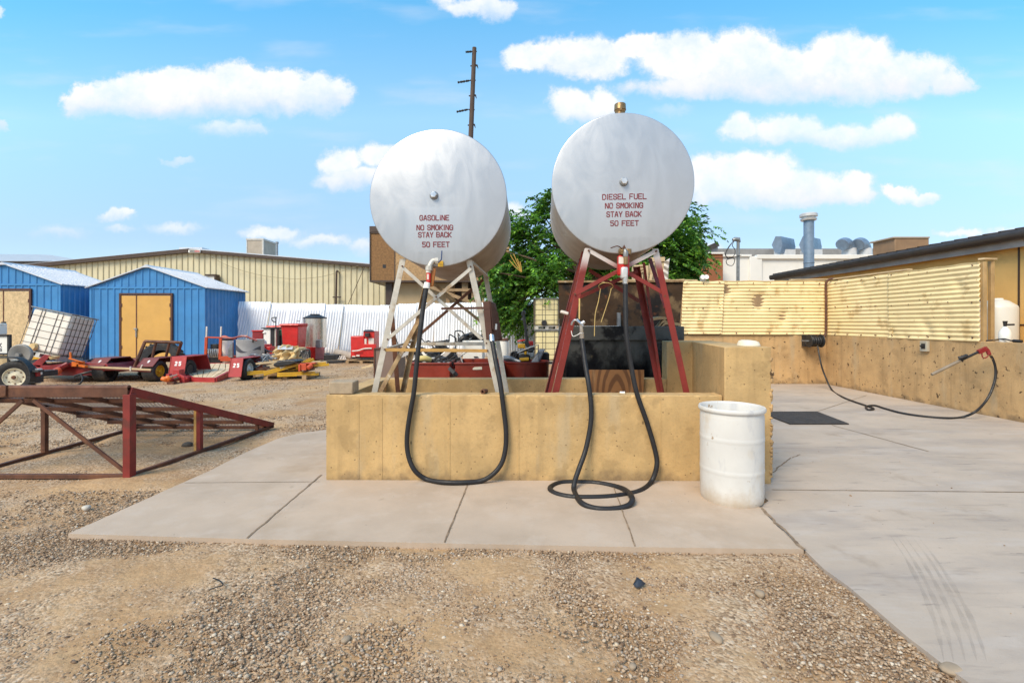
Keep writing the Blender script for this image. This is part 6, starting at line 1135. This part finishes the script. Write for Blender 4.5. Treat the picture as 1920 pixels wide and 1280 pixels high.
b = MB(); b.bar(P(315,716,12.7),P(346,704,13.2),.10,.10); b.bar(P(318,712,12.6),P(345,706,13.1),.05,.05); b.px(324,693,336,709,13.0,.2); b.px(336,706,346,719,12.95,.25); b.bar(P(329,700,13),P(352,710,13),.06,.06); b.px(311,701,317,714,12.7,.12); b.build('tongue', m['red_trailer'], t3, bevel=.006)
b = MB(); b.tube(smoothpath([P(304,709,12.6),P(309,710.5,12.6),P(315,708,12.6),P(318,711,12.62)]), .06, 8); b.px(308,706,318,716,12.62,.1); b.build('coupler', m['orange'], t3, bevel=.01)
b = MB(); b.px(313,716,326,722,12.6,.15); b.cyl(P(326,712,12.7),P(334,708,12.8),.04,.04,8); b.build('hitch_ball', m['rust'], t3, bevel=.01); b = MB(); b.bar(P(318,706,12.55),P(332,702,12.7),.03,.03); b.build('latch', m['steel'], t3)
# ------------------------------------------------------------------ junk in front of the sheds and the fence
def simple(name, label, cat, loc, parts, group=None):
    t = thing(name, label, cat, loc, None, group)
    for nm, mb, mt, bv in parts: mb.build(nm, mt, t, bevel=bv)
    return t
D = 17.2; b1, b2, b3, b4 = MB(), MB(), MB(), MB()
for x in (387,414): b1.bar(P(x,632,D),P(x-1.5,674,D),.09,.06,(0,1,0)); b4.bar(P(x+.8,612,D),P(x,633,D),.045,.045,(0,1,0))
b1.bar(P(388,632,D),P(414,633,D),.07,.05,(0,0,1)); b1.tube(smoothpath([P(414,632,D),P(422,630.5,D),P(430,633.5,D),P(442,634,D)]), .035, 6); b1.px(413,668,436,677,D-.1,.6); b1.bar(P(387,632,D),P(387,645,D+.5),.05,.05)
b2.px(392,655,411,670,D+.1,.35); b2.cyl(P(396,660,D+.05),P(396,660,D+.3),.12,.12,12)
for k in range(5): b2.bar(P(393+k*4,654,D+.05),P(395+k*4,668,D+.05),.03,.2,(0,1,0))
b3.px(394,645,407,655,D+.1,.4); b3.px(383,670,414,688,D+.1,.7)
simple('engine_cart', 'orange framed hand cart with small engine beside the blue shed', 'cart', G(400,690,GZ), [('frame',b1,m['orange_frame'],.005),('engine',b2,m['steel'],.01),('fuel_tank',b3,m['black'],.02),('handle_grip',b4,m['cloth_white'],.005)])
b1 = MB(); b2 = MB(); c = Vector((P(425,0,17.6).x,17.6,GZ)); b1.cyl(c,c+Vector((0,0,P(0,637,17.6).z)),.21,.22,24); b2.cyl(c+Vector((0,0,P(0,637,17.6).z)),c+Vector((0,0,P(0,636,17.6).z+.03)),.225,.225,24); simple('drum', 'slim white drum with dark rim behind the orange engine cart', 'drum', c, [('shell',b1,m['white_plastic'],0),('rim',b2,m['black'],0)])
b1 = MB(); b1.prism([P(430,670,17),P(426.5,668,17),P(427.5,655,17),P(432,646,17),P(436,642,17),P(436,670,17)], (0,.08,0)); tag(b1.build('grey_shield', m['grey'], bevel=.005), 'small dark grey metal shield leaning beside the grey tub', 'shield')
D = 16.4; b1 = MB(); c = Vector((P(459,0,D).x,D+.35,GZ)); zt_ = P(0,636,D).z; rr = 24*D/FPX; b1.lathe([(0,0),(rr*.98,0),(rr*.99,zt_*.2),(rr,zt_-.05),(rr*1.02,zt_-.03),(rr*1.02,zt_),(rr*.96,zt_),(rr*.95,zt_-.1),(0,zt_-.12)], c, (0,0,1), 40); b2 = MB()
b2.grid(lambda u, v: c+Vector((math.sin((u-.5)*2.6)*(rr+.006), -math.cos((u-.5)*2.6)*(rr+.006), .64+.12*v*(1+.8*math.sin(u*7))+.05*math.sin(u*8+1)-.03*v)), 30, 4)
b3 = MB(); b3.tube(smoothpath([P(414,632,D),P(432,634,D),P(444,632,D),P(454,629.5,D),P(465,632,D),P(476,636,D),P(482,638,D)]), .03, 6); b3.tube(smoothpath([P(436,634,D),P(450,631,D),P(462,630,D),P(470,635,D)]), .03, 6); b4 = MB(); b4.px(473,637.5,474.6,642,D-.02,.05); b4.px(461,639,462.4,644,D-.02,.04)
simple('round_tub', 'big grey round tub with a dark smear and hoses draped on top', 'tub', c, [('tub',b1,M('scuffed_grey_tub', (.36,.36,.37), .5, 0, .12, 3, [((.62,.61,.60), .5, 2, .5, .7)]),0),('dark_smear',b2,M('dark_smear', (.06,.06,.075), .5),0),('draped_hose',b3,m['red_dark'],0),('clip',b4,m['black'],0)])
D = 17.5; b1, b2, b3 = MB(), MB(), MB(); b1.px(483,646,495,662,D,.6); b1.px(494,650,507,660,D+.1,.4); b2.bar(P(484,642,D-.1),P(505,662,D-.1),.03,.03); b2.bar(P(496,655,D-.1),P(512,660,D-.1),.04,.04); b3.prism([P(484,640,D+.2),P(486,637,D+.2),P(492,639,D+.2),P(494,645,D+.2),P(484,645,D+.2)], (0,.3,0))
cart = simple('push_mower', 'red push mower with black wheel between the grey tub and the boiler heap', 'mower', G(495,690,GZ), [('deck',b1,m['red'],.03),('handle',b2,m['grey'],0),('hood',b3,m['cloth_white'],.02)]); wheel(cart, P(490,662,D-.15), (.1,-1,0), .17, .12, m['black'], holes=0)
D = 20.3; b1, b2 = MB(), MB(); b1.px(473,620,493,650,D,.7); b2.px(471.5,619,492,621,D-.04,.8); simple('red_cabinet', 'dark red cabinet at the corner of the white fence beside the shed', 'cabinet', G(483,676,GZ), [('body',b1,m['red_dark'],.01),('lid',b2,m['red'],.005)])
D = 19.3; b1, b2, b3, b4 = MB(), MB(), MB(), MB(); b1.px(494,616,507,646,D,.45); b1.px(492,622,497,625,D-.05,.1); b2.px(507.2,616,514,656,D+.02,.45); b2.px(489.5,614.2,516,616.2,D-.06,.6); b3.px(493,646,507,660,D-.02,.5); b4.px(515,616,517,662,D,.1)
simple('water_heater', 'pale grey square heater with black lid left of the red bins', 'heater', G(500,680,GZ), [('casing',b1,m['white_plastic'],.02),('black_side',b2,m['black'],.01),('red_base',b3,m['red_dark'],.01),('pipe',b4,m['galv'],0)])
D = 19.9; b1, b2 = MB(), MB(); b1.px(516,618,527,629,D,.4); b2.px(516,629,527,668,D+.02,.4); b2.px(519,620,523,622,D-.01,.02); simple('green_pump', 'green topped black pump between the heater and the red bin', 'pump', G(521,678,GZ), [('top',b1,m['green'],.02),('body',b2,m['black'],.02)])
def bin_(label, x0, x1, yt, D, w_):
    b1, b2, b3 = MB(), MB(), MB(); a, c = P(x0,yt+2,D), P(x1,yt+2,D); z = a.z; q = .86
    b1.hexa([Vector((a.x+.07,D+.06,.12)),Vector((c.x-.07,D+.06,.12)),Vector((c.x-.07,D+.75,.12)),Vector((a.x+.07,D+.75,.12)),Vector((a.x,D,z)),Vector((c.x,D,z)),Vector((c.x,D+.85,z)),Vector((a.x,D+.85,z))]); b1.mm((a.x-.02,D-.03,z-.06),(c.x+.02,D+.87,z-.0))
    b2.hexa([Vector((a.x-.05,D-.08,z+.002)),Vector((c.x+.05,D-.08,z+.002)),Vector((c.x+.04,D+.92,z+.002)),Vector((a.x-.04,D+.92,z+.002)),Vector((a.x-.03,D-.05,z+.06)),Vector((c.x+.03,D-.05,z+.06)),Vector((c.x,D+.88,z+.08)),Vector((a.x,D+.88,z+.08))]); 
    for x in (a.x+.12,c.x-.12): b3.cyl((x-.05,D+.7,.14),(x+.05,D+.7,.14),.14,.14,16)
    return simple('wheelie_bin', label, 'bin', (a.x+.3,D+.4,GZ), [('body',b1,m['red'],.03),('lid',b2,m['red'],.015),('wheel',b3,m['black'],.01)], 'red bins')
bin_('big red wheeled bin standing left of the stainless boiler', 527, 559, 608, 19.0, .7); bin_('red wheeled bin half hidden behind the bigger red bin', 501, 528, 611.5, 20.6, .7)
b = MB(); b.tube(smoothpath([P(517,606,20.2),P(517,597,20.2),P(518,595,20.2),P(510,596,20.2),P(510.5,600,20.2),P(513,603,20.2),P(517,603.5,20.2)]), .022, 6); b.tube([P(517,606,20.2),P(517.5,640,20.2),Vector((P(518,0,20.2).x,20.2,GZ))], .022, 6); tag(b.build('shovel_handle', m['black']), 'black D grip tool handle sticking up behind the bins', 'tool handle')
D = 20.6; b1, b2, b3, b4, b5 = MB(), MB(), MB(), MB(), MB(); c = Vector((P(582,0,D).x,D+.48,0)); rr = 21*D/FPX; b1.cyl(c+Vector((0,0,P(0,652,D).z)),c+Vector((0,0,P(0,597,D).z)),rr,rr,48); zt_ = P(0,597,D).z; b2.lathe([(rr+.015,-.0),(rr+.015,.04),(rr*.42,.17),(rr*.42,.20),(0,.20)], c+Vector((0,0,zt_)), (0,0,1), 48)
b3.px(563,651,592,674,D-.2,.8); b3.px(592,651,608,673.5,D-.18,.05); b4.px(591,651.5,607.5,673,D-.22,.04); b5.px(592,637,600,652,D-.25,.25); b5.px(556,601,561,602.5,D+.3,.1)
simple('boiler', 'tall stainless steel boiler cylinder with black cone cap on a red base', 'boiler', G(582,676,GZ), [('cylinder',b1,m['stainless'],0),('cap',b2,m['black'],0),('base',b3,m['red'],.01),('control_panel',b4,M('dusty_pink_panel', (.42,.16,.15), .5),.01),('burner',b5,m['grey'],.01)])
D = 16.9; b1, b2, b3 = MB(), MB(), MB()
def cloth(u, v):
    p = P(515+48*u, 651+22*v-5*math.sin(u*3.1)*(1-v), D); n = .10*math.sin(u*17+v*3)+.07*math.sin(v*13+u*7)+.05*math.sin(u*31); return p+Vector((0,-.35*math.sin(v*1.6)+n,.02*math.sin(u*23)))
b1.grid(cloth, 40, 20); b2.hexa([P(520,655,D-.3),P(548,655,D-.3),P(548,654,D+.2),P(520,654,D+.2),P(521,649,D-.1),P(550,650,D-.1),P(550,648,D+.3),P(521,648,D+.3)])
b3.px(518,652,562,690,D+.1,.6); simple('canvas_heap', 'crumpled tan canvas heaped in front of the boiler base', 'canvas', G(540,688,GZ), [('canvas',b1,m['canvas'],0),('white_sheet',b2,m['duct_white'],.01),('heap_core',b3,m['canvas'],.05)])
b1 = MB(); b2 = MB()
for k in range(5): b1.bar(P(563+k*3.5,658,D-.2),P(568+k*3,671,D-.25),.025,.03,(0,1,0)); b2.bar(P(565+k*3.5,657,D-.15),P(570+k*3,672,D-.18),.03,.03,(0,1,0))
b1.tube(smoothpath([P(562,668,D-.2),P(570,657,D-.2),P(580,656,D-.2),P(581,672,D-.2)]), .03, 6); simple('folded_chair', 'folded black and white slatted chair beside the tan canvas', 'chair', P(570,672,D), [('slats',b2,m['cloth_white'],0),('frame',b1,m['black'],0)])
# pallet with a heap of yellow steel bars
pt = thing('pallet', 'weathered pallet under the heap of yellow steel bars', 'pallet', G(545,712,GZ)); D = 13.6
def pallet(par, x0, x1, D, dp, zb=GZ):
    a, c = P(x0,0,D).x, P(x1,0,D).x; b = MB()
    for k in range(6): y = D+dp*k/5.5; b.mm((a,y,zb+.11),(c,y+.10,zb+.13)); 
    for k in range(3): y = D+dp*k/2.2; b.mm((a,y,zb),(c,y+.1,zb+.02))
    for k in range(3): x = a+(c-a-.12)*k/2; b.mm((x,D,zb+.02),(x+.12,D+dp,zb+.11))
    return b.build('deck', m['wood'], par, bevel=.002)
pallet(pt, 494, 574, D, 1.0)
bars = [((463,701),(520,698),0,m['yellow'],'flat yellow bar lowest on the left of the pallet heap'),((495,702),(560,683),-.1,m['yellow'],'yellow bar slanting up across the front of the heap'),((520,704),(598,701),-.05,m['yellow'],'yellow bar lying level along the front of the pallet'),((560,688),(617,683),.1,m['yellow'],'yellow bar sticking out to the right of the heap'),((520,702),(566,694),.1,m['yellow'],'broad yellow bar in the middle of the heap'),((555,690),(588,673),.2,m['yellow'],'yellow bar pointing up on the right of the heap'),((480,692),(560,690),.25,m['rust'],'rusty bar across the middle of the heap'),((486,695),(575,680),.15,m['rust'],'rusty bar slanting through the heap'),((500,685),(612,678),.4,m['wood_pale'],'pale timber strip behind the yellow bars'),((484,682),(540,676),.4,m['wood_pale'],'pale timber strip upper left of the heap'),((525,690),(556,680),.0,m['galv'],'grey steel bar on top of the heap'),((475,706),(540,697),-.05,m['galv_rust'],'bent rusty rail low at the left of the heap'),((570,698),(596,686),0,m['brown'],'brown bar at the right end of the heap')]
for i, ((x0,y0),(x1,y1),dd,mt_b,lab) in enumerate(bars):
    b = MB(); p, q = P(x0,y0,D-.05+dd), P(x1,y1,D+.25+dd); w = .085 if mt_b is m['yellow'] else .05; b.bar(p, q, w, w*.8); a_, s_, u_ = frame(q-p, (0,0,1)); b.bar(p+u_*w*.7, p.lerp(q,.9)+u_*w*.7, w*.35, w*.5); tag(b.build('steel_bar' if 'timber' not in lab else 'timber_strip', mt_b, bevel=.004), lab, 'bar', 'bars heaped on the pallet')
for k in range(22):
    x0 = random.uniform(478,560); y0 = random.uniform(680,704); x1 = x0+random.uniform(22,58); y1 = y0-random.uniform(-4,13); dd = random.uniform(-.1,.5); mt_b = random.choice([m['rust'],m['black'],m['wood_pale'],m['brown'],m['galv_rust'],m['yellow'],m['grey']])
    b = MB(); w = random.uniform(.02,.045); b.bar(P(x0,y0,D+dd), P(min(x1,612),y1,D+dd+.2), w, w*1.3); tag(b.build('scrap_strip', mt_b), 'thin strip jumbled into the heap of yellow bars on the pallet', 'strip', 'thin strips in the bar heap')
b = MB(); b.prism([P(x,y,D-.1) for x,y in ((511,683),(520,677),(535,675),(550,675),(557,678),(545,684),(530,687),(514,688))], (0,.5,0)); tag(b.build('seat_cushion', m['black'], bevel=.03), 'black seat cushion lying on the bar heap', 'cushion')
b = MB(); b.px(562,681,574,694,D-.05,.15); b.px(559,683,563,696,D-.08,.1); b.cyl(P(577,690,D-.1),P(585,684,D),.06,.06,10); b.px(573,680,590,682,D,.2); tag(b.build('bracket', m['orange_frame'], bevel=.008), 'orange steel bracket at the right end of the bar heap', 'bracket')
b = MB()
for k in range(16):
    cx, cy = random.uniform(478,505), random.uniform(668,682); rx, ry = random.uniform(10,22), random.uniform(4,9); ph = random.uniform(0,6); dd = random.uniform(-.2,.3)
    b.tube([P(cx+rx*math.cos(a+ph), cy+ry*math.sin(a)+1.5*math.sin(3*a), 14.4+dd+.1*math.sin(a*2)) for a in np.linspace(0,random.uniform(4,6.2),22)], .016, 5)
b.tube(smoothpath([P(468,702,13.9),P(476,690,13.9),P(488,684,13.9),P(500,668,14),P(515,664,14.2)]), .02, 5); tag(b.build('cable_heap', m['grey']), 'tangled grey cable heap between the red trailer and the yellow bars', 'cable')
b = MB(); b.bar(P(490,690,14.2),P(480,708,13.7),.05,.05); b.bar(P(478,684,14.2),P(496,704,13.7),.04,.04); b.tube(smoothpath([P(470,700,13.8),P(485,695,13.8),P(500,696,13.8),P(515,693,13.8)]), .03, 6); tag(b.build('bent_scrap', m['black']), 'black bent scrap frame at the left of the yellow bar heap', 'scrap')
# right part of the yard in front of the fence
b1, b2 = MB(), MB(); D = 19.5; b1.px(607,665,634,675,D,.8); b1.prism([P(607,664,D),P(606,662,D),P(612,664.5,D)], (0,.5,0)); b2.bar(P(614,678.5,D-.4),P(644,677.5,D-.4),.12,.10); b2.px(644,675,648,680,D-.45,.2); simple('black_tray', 'low black plastic tray with a beam in front near the fence', 'tray', G(625,680,GZ), [('tray',b1,m['black'],.03),('beam',b2,m['black'],.01)])
b1 = MB()
for k in range(6): b1.bar(P(631+k*3,667,D+.1),P(633+k*3,674,D),.03,.02,(0,1,0))
tag(b1.build('slatted_rack', m['cloth_white']), 'small white slatted rack between the black tray and the pallet', 'rack')
b = MB(); b.tube([P(628,660,D+.6),P(632,661,D+.6),P(662,668,D+.3)], .16, 20); tag(b.build('concrete_pipe', M('dusty_pipe', (.38,.33,.28), .9)), 'dusty grey pipe lying behind the slatted rack', 'pipe')
pl2 = thing('pallet', 'low pallet carrying the two part red machine', 'pallet', G(675,679,GZ)); pallet(pl2, 648, 706, 18.9, 1.0)
D = 19.0; b1, b2, b3, b4, b5, b6 = (MB() for _ in range(6)); b1.px(657.5,630,683,669,D,.7); b1.px(658,631,682,669,D-.01,.1); b2.px(681,621,702,668,D+.05,.7); b2.px(681,645,705,669,D-.06,.2); b3.hexa([P(680,621,D),P(703,621,D),P(703,621,D+.8),P(680,621,D+.8),P(685,618,D+.15),P(697,618,D+.15),P(697,618,D+.6),P(685,618,D+.6)]); b4.px(684,624.5,692,631.5,D-.1,.15); b5.px(682,635,687,645,D+.02,.03); b5.px(691,634,701,645,D+.02,.03); b5.tube(smoothpath([P(660,658,D-.1),P(672,657,D-.1),P(681,654,D-.1),P(690,653,D-.1),P(697,653,D-.1)]), .03, 6); b5.px(660,667,666,669,D-.06,.1); b5.px(668,665,674,668,D-.06,.1); b6.px(660,669,704,672,D+.05,.6)
simple('pressure_washer', 'bright red two part pressure washer on a pallet by the fence', 'pressure washer', G(680,676,GZ), [('pump_housing',b1,m['red'],.02),('burner_housing',b2,m['red'],.015),('flue_cap',b3,m['gutter'],.005),('control_box',b4,m['black'],.01),('labels_and_hose',b5,m['cloth_white'],0),('skid',b6,m['black'],0)])
b = MB(); b.bar(P(678,690,15.5),P(700,683,15.5),.10,.05); b.bar(P(679,690.5,15.45),P(700,686,15.45),.05,.03); tag(b.build('timber_offcut', m['wood_pale'], bevel=.004), 'short timber offcut on the gravel left of the brown cabinet', 'timber')
b1, b2 = MB(), MB(); b1.px(702,654,746,760,9.6,.7); b2.px(700.5,653,703,740,9.58,.06); b2.px(700.5,652.5,747,654.5,9.57,.75); simple('steel_cabinet', 'plain grey brown steel cabinet just behind the left corner of the box wall', 'cabinet', G(722,752,GZ), [('body',b1,M('grey_brown_cabinet', (.21,.145,.115), .6, 0, .08, 2),.008),('edge_strip',b2,m['rust'],0)])
# ------------------------------------------------------------------ red steel bins with machines behind the box wall
def trough(label, x0, x1, yt, D, dp, rnd=False):
    t = thing('steel_bin', label, 'steel bin', (P((x0+x1)/2,0,D).x,D,GZ), None, 'red steel bins behind the box wall'); a, c = P(x0,yt,D), P(x1,yt,D); b = MB(); z = a.z; th = .03
    if rnd:
        o = Vector(((a.x+c.x)/2,D+.52,0)); rr = (c.x-a.x)/2; b.lathe([(0,0),(rr*.97,0),(rr,z-.04),(rr*1.03,z-.03),(rr*1.03,z),(rr*.97,z),(rr*.94,.3),(0,.3)], o, (0,0,1), 44)
        b.warp(lambda p: Vector((p.x,o.y+(p.y-o.y)*.8,p.z)))
    else:
        for p, q in (((a.x,D,0),(c.x,D+th,z)),((a.x,D+dp-th,0),(c.x,D+dp,z)),((a.x,D+th,0),(a.x+th,D+dp-th,z)),((c.x-th,D+th,0),(c.x,D+dp-th,z)),((a.x+th,D+th,.25),(c.x-th,D+dp-th,.3))): b.mm(p, q)
        b.mm((a.x-.015,D-.02,z-.012),(c.x+.015,D+.04,z+.008))
    b.build('tub', m['red_bin'], t, bevel=.004); return t
trough('red steel bin at the left of the row behind the box wall', 767, 843, 681, 7.4, 1.0); tq = trough('red steel bin in the middle of the row with a cream sticker', 853.5, 940, 681, 7.4, 1.0); trough('round red steel bin streaked with black at the right of the row', 944, 1034, 681, 7.5, 1.0, True)
b = MB(); b.prism([P(x,y,7.398) for x,y in ((886,691),(889,688),(903.5,687),(904,692.5),(887,693))], (0,-.004,0)); b.build('sticker', m['foam'], tq)
D = 8.8; b1, b2, b3 = MB(), MB(), MB(); b1.px(868,640,905,720,D,.7); b2.px(867,638.5,906,642.5,D-.03,.76); b3.px(888,668,896,669.5,D-.03,.04); simple('white_freezer', 'white chest freezer with black handle behind the middle red bin', 'freezer', (P(886,0,D).x,D,GZ), [('cabinet',b1,m['white_plastic'],.015),('lid',b2,m['white_plastic'],.01),('handle',b3,m['black'],.004)])
D = 8.9; b1, b2 = MB(), MB(); b1.tube(smoothpath([P(863,640,D),P(870,633,D),P(880,630,D+.1),P(895,631,D+.1),P(905,637,D)]), .06, 8); b1.px(874,630,900,639,D+.1,.4); b1.tube([P(884,632,D),P(884,623,D)], .02, 6); b1.cyl(P(880,628,D),P(887,627,D),.05,.05,10); b1.px(886,626,893,631,D,.15); b2.cyl(P(882,634,D-.02),P(882.5,635,D-.02),.03,.03,8); simple('small_engine', 'black small engine sitting on the white freezer', 'engine', P(885,639,D), [('body',b1,m['black'],.01),('cap',b2,m['steel'],0)])
b = MB(); D = 8.7
for pts in ([(842,640),(842.5,627.5),(849,630),(855,634)],[(854,640),(853,623),(856,620.5),(862,620),(868,623),(871,629),(872,638)],[(855,634),(854.5,650)],[(859,624),(860,628),(863,629)],[(858,630),(861,627)],[(859,640),(860,630)],[(848,643),(857,640),(866,642)]): b.tube(smoothpath([P(x,y,D) for x,y in pts],4), .011, 6)
b.tube([P(854,650,D),P(856,705,D)], .012, 6); tag(b.build('mower_handlebar', m['black']), 'bent black mower handlebar against the white fence', 'handlebar')
def machine(label, x, y, D, s, seed, c1, c2, cat='mower'):                     # small mower or trimmer: deck, engine, wheels, handle
    rs = random.Random(seed); t = thing('lawn_mower', label, cat, P(x,y+18*s,D), None, 'mowers in the red bins'); k = D/FPX*s; o = P(x,y,D)
    V = lambda a, c, d=0: o+Vector((a*k, d*s, -c*k)); b = MB(); b.hexa([V(-16,8),V(16,9),V(16,9,.4),V(-16,8,.4),V(-12,2),V(12,1),V(12,1,.35),V(-12,2,.35)]); b.build('deck', c1, t, bevel=.02)
    b = MB(); b.cyl(V(-2,2,.15),V(-2,-7,.15),.10*s,.11*s,16); b.mm(V(-8,-3,.05),V(6,3,.3)); b.cyl(V(-2,-7,.15),V(-2,-9,.15),.08*s,.05*s,16); b.tube([V(5,-1,.1),V(10,-3,.1),V(11,2,.1)], .025*s, 6); b.build('engine', m['black'], t, bevel=.01)
    for dx, dd in ((-13,.0),(13,.0),(-12,.38)): wheel(t, V(dx,9,dd), (.1*rs.uniform(-1,1),-1,0), .105*s, .06*s, c2, holes=0)
    b = MB(); a_ = rs.choice((-1,1))
    for dd in (0,.33): b.tube(smoothpath([V(9*a_,4,dd),V(20*a_,-6,dd),V(30*a_,-13,dd)],4), .013*s, 6)
    b.tube([V(30*a_,-13,0),V(30*a_,-13,.33)], .016*s, 6); b.build('handle', c2 if seed % 2 else m['black'], t); return t
machine('grey mower lying in the left red bin beneath the wooden rail', 812, 668, 8.0, 1.0, 1, m['grey'], m['duct_white']); machine('black mower with pale wheels behind the hose in the left bin', 786, 660, 8.5, 1.0, 2, m['black'], m['white_plastic']); machine('black mower in the gap between the first two red bins', 846, 672, 8.2, .95, 3, m['black'], m['grey']); machine('dark mower upside the back of the left bin near the fence', 826, 652, 9.0, .9, 4, m['brown'], m['black']); machine('dark blue grey mower lowest in the left bin', 832, 676, 7.7, .7, 6, M('slate_plastic', (.06,.075,.11), .4), m['duct_white'])
b = MB(); b.tube(smoothpath([P(784,674,7.8),P(790,672,7.75),P(798,672,7.75),P(806,675,7.8)]), .05, 10); tag(b.build('yellow_bag', M('pale_yellow_bag', (.56,.46,.18), .7)), 'pale yellow bag on the left red bin', 'bag')
for (x0,y0),(x1,y1),D,w,mt_b,lab in (((832,668),(846,655),8.0,.06,m['cloth_white'],'broad white plastic strip standing in the left bin'),((838,674),(852,659),7.9,.05,m['black'],'black tool shaft beside the white strip'),((792,660),(799,668),7.9,.035,m['cloth_white'],'short white stick with green tip in the left bin'),((741,632),(748,650),9.0,.02,m['black'],'thin black rod leaning left of the hose'),((860,655),(866,677),8.0,.02,m['cloth_white'],'thin white rod beside the freezer'),((750,668),(770,660),8.5,.06,m['duct_white'],'pale metal strip at the far left of the bins'),((790,634),(797,642),9.2,.02,m['black'],'thin black rod near the fence behind the hose'),((842,690),(852,699),7.3,.05,m['black'],'black tool head in the gap between the bins'),((804,645),(836,641),8.8,.07,m['black'],'black engine cover rail under the grey stand rail')):
    b = MB(); b.bar(P(x0,y0,D), P(x1,y1,D-.05), w, w*.6, (0,1,0)); b.cyl(P(x1,y1,D-.05), P(x1,y1,D-.05)+(P(x1,y1,D)-P(x0,y0,D)).normalized()*.06, w*.7, w*.5, 8); tag(b.build('tool_rod', mt_b), lab, 'rod', 'rods and strips in the red bins')
b = MB(); b.px(796,667,800,669.5,7.86,.06); tag(b.build('lime_stopper', M('lime_plastic', (.28,.50,.05), .4), bevel=.01), 'small lime green cap in the left red bin', 'cap')
b1, b2 = MB(), MB(); D = 9.6; c = Vector((P(944,0,D).x,D,GZ)); zt_ = P(0,637,D).z; b1.lathe([(0,0),(.09,0),(.10,.05),(.105,zt_-.1),(.10,zt_),(0,zt_)], c, (0,0,1), 24); b2.cyl(c+Vector((-.08,0,zt_+.0)),c+Vector((.09,0,zt_+.03)),.03,.03,10); b2.cyl(c+Vector((0,0,zt_)),c+Vector((0,0,zt_+.03)),.11,.10,24); simple('gas_bottle', 'tall white cylinder with rusty cap behind the hose holder box', 'cylinder', c, [('cylinder',b1,m['white_plastic'],0),('cap',b2,m['rust'],0)])
D = 8.3; ym = thing('ride_mower', 'yellow and black mower with tall black handle standing in the round red bin', 'mower', P(990,682,D))
b = MB(); b.tube(smoothpath([P(981,586,D),P(983,600,D),P(986,620,D),P(989,645,D)],4), [.022]*3+[.026]*10, 8); b.tube(smoothpath([P(979.5,592,D),P(980.5,585,D),P(983,584,D),P(984.5,589,D)],4), .02, 6); b.bar(P(986,640,D),P(991,650,D),.07,.07,(0,1,0)); b.build('handle', m['black'], ym)
b = MB(); b.px(971,645,985,653,D+.05,.2); b.px(983,653,988,665,D,.1); b.bar(P(974,674,D-.05),P(992,673,D-.05),.03,.06); b.build('yellow_cover', m['yellow'], ym, bevel=.012)
b = MB(); b.px(986,640,1000,648,D+.1,.2); b.bar(P(970,640,D+.1),P(985,637,D+.1),.04,.03); b.build('red_cover', m['red'], ym, bevel=.012)
b = MB(); b.px(969,666,994,675,D-.02,.3); b.hexa([P(975,662,D),P(1003,656,D),P(1003,656,D+.3),P(975,662,D+.3),P(978,655,D),P(1002,650,D),P(1002,650,D+.3),P(978,655,D+.3)]); b.px(990,655,1000,661,D-.05,.2); b.px(1010,662,1030,684,D+.1,.4); b.build('chassis', m['black'], ym, bevel=.012)
b = MB(); b.tube([P(970,662,D-.1),P(985,655,D-.1),P(1009,646,D-.1),P(1009.5,680,D-.1)], .014, 8); b.build('guard_bar', m['grey'], ym); wheel(ym, P(965,665,D), (-.5,-1,0), .065, .10, m['black'], holes=0)
b = MB(); b.hexa([P(995,680,D-.1),P(1011,680,D-.1),P(1012,676,D+.1),P(996,676,D+.1),P(1011,656,D-.0),P(1022,656,D-.0),P(1023,654,D+.15),P(1012,654,D+.15)]); b.build('seat', M('slate_grey_seat', (.17,.18,.20), .5), ym, bevel=.02)
b = MB(); b.tube(smoothpath([P(944,672,8.1),P(955,672,8.1),P(965,675,8.1),P(976,678,8.05)]), [.05-.0015*i for i in range(19)], 8); tag(b.build('leaf_blower_tube', m['grey']), 'grey tapering blower tube lying across the round red bin', 'tube')
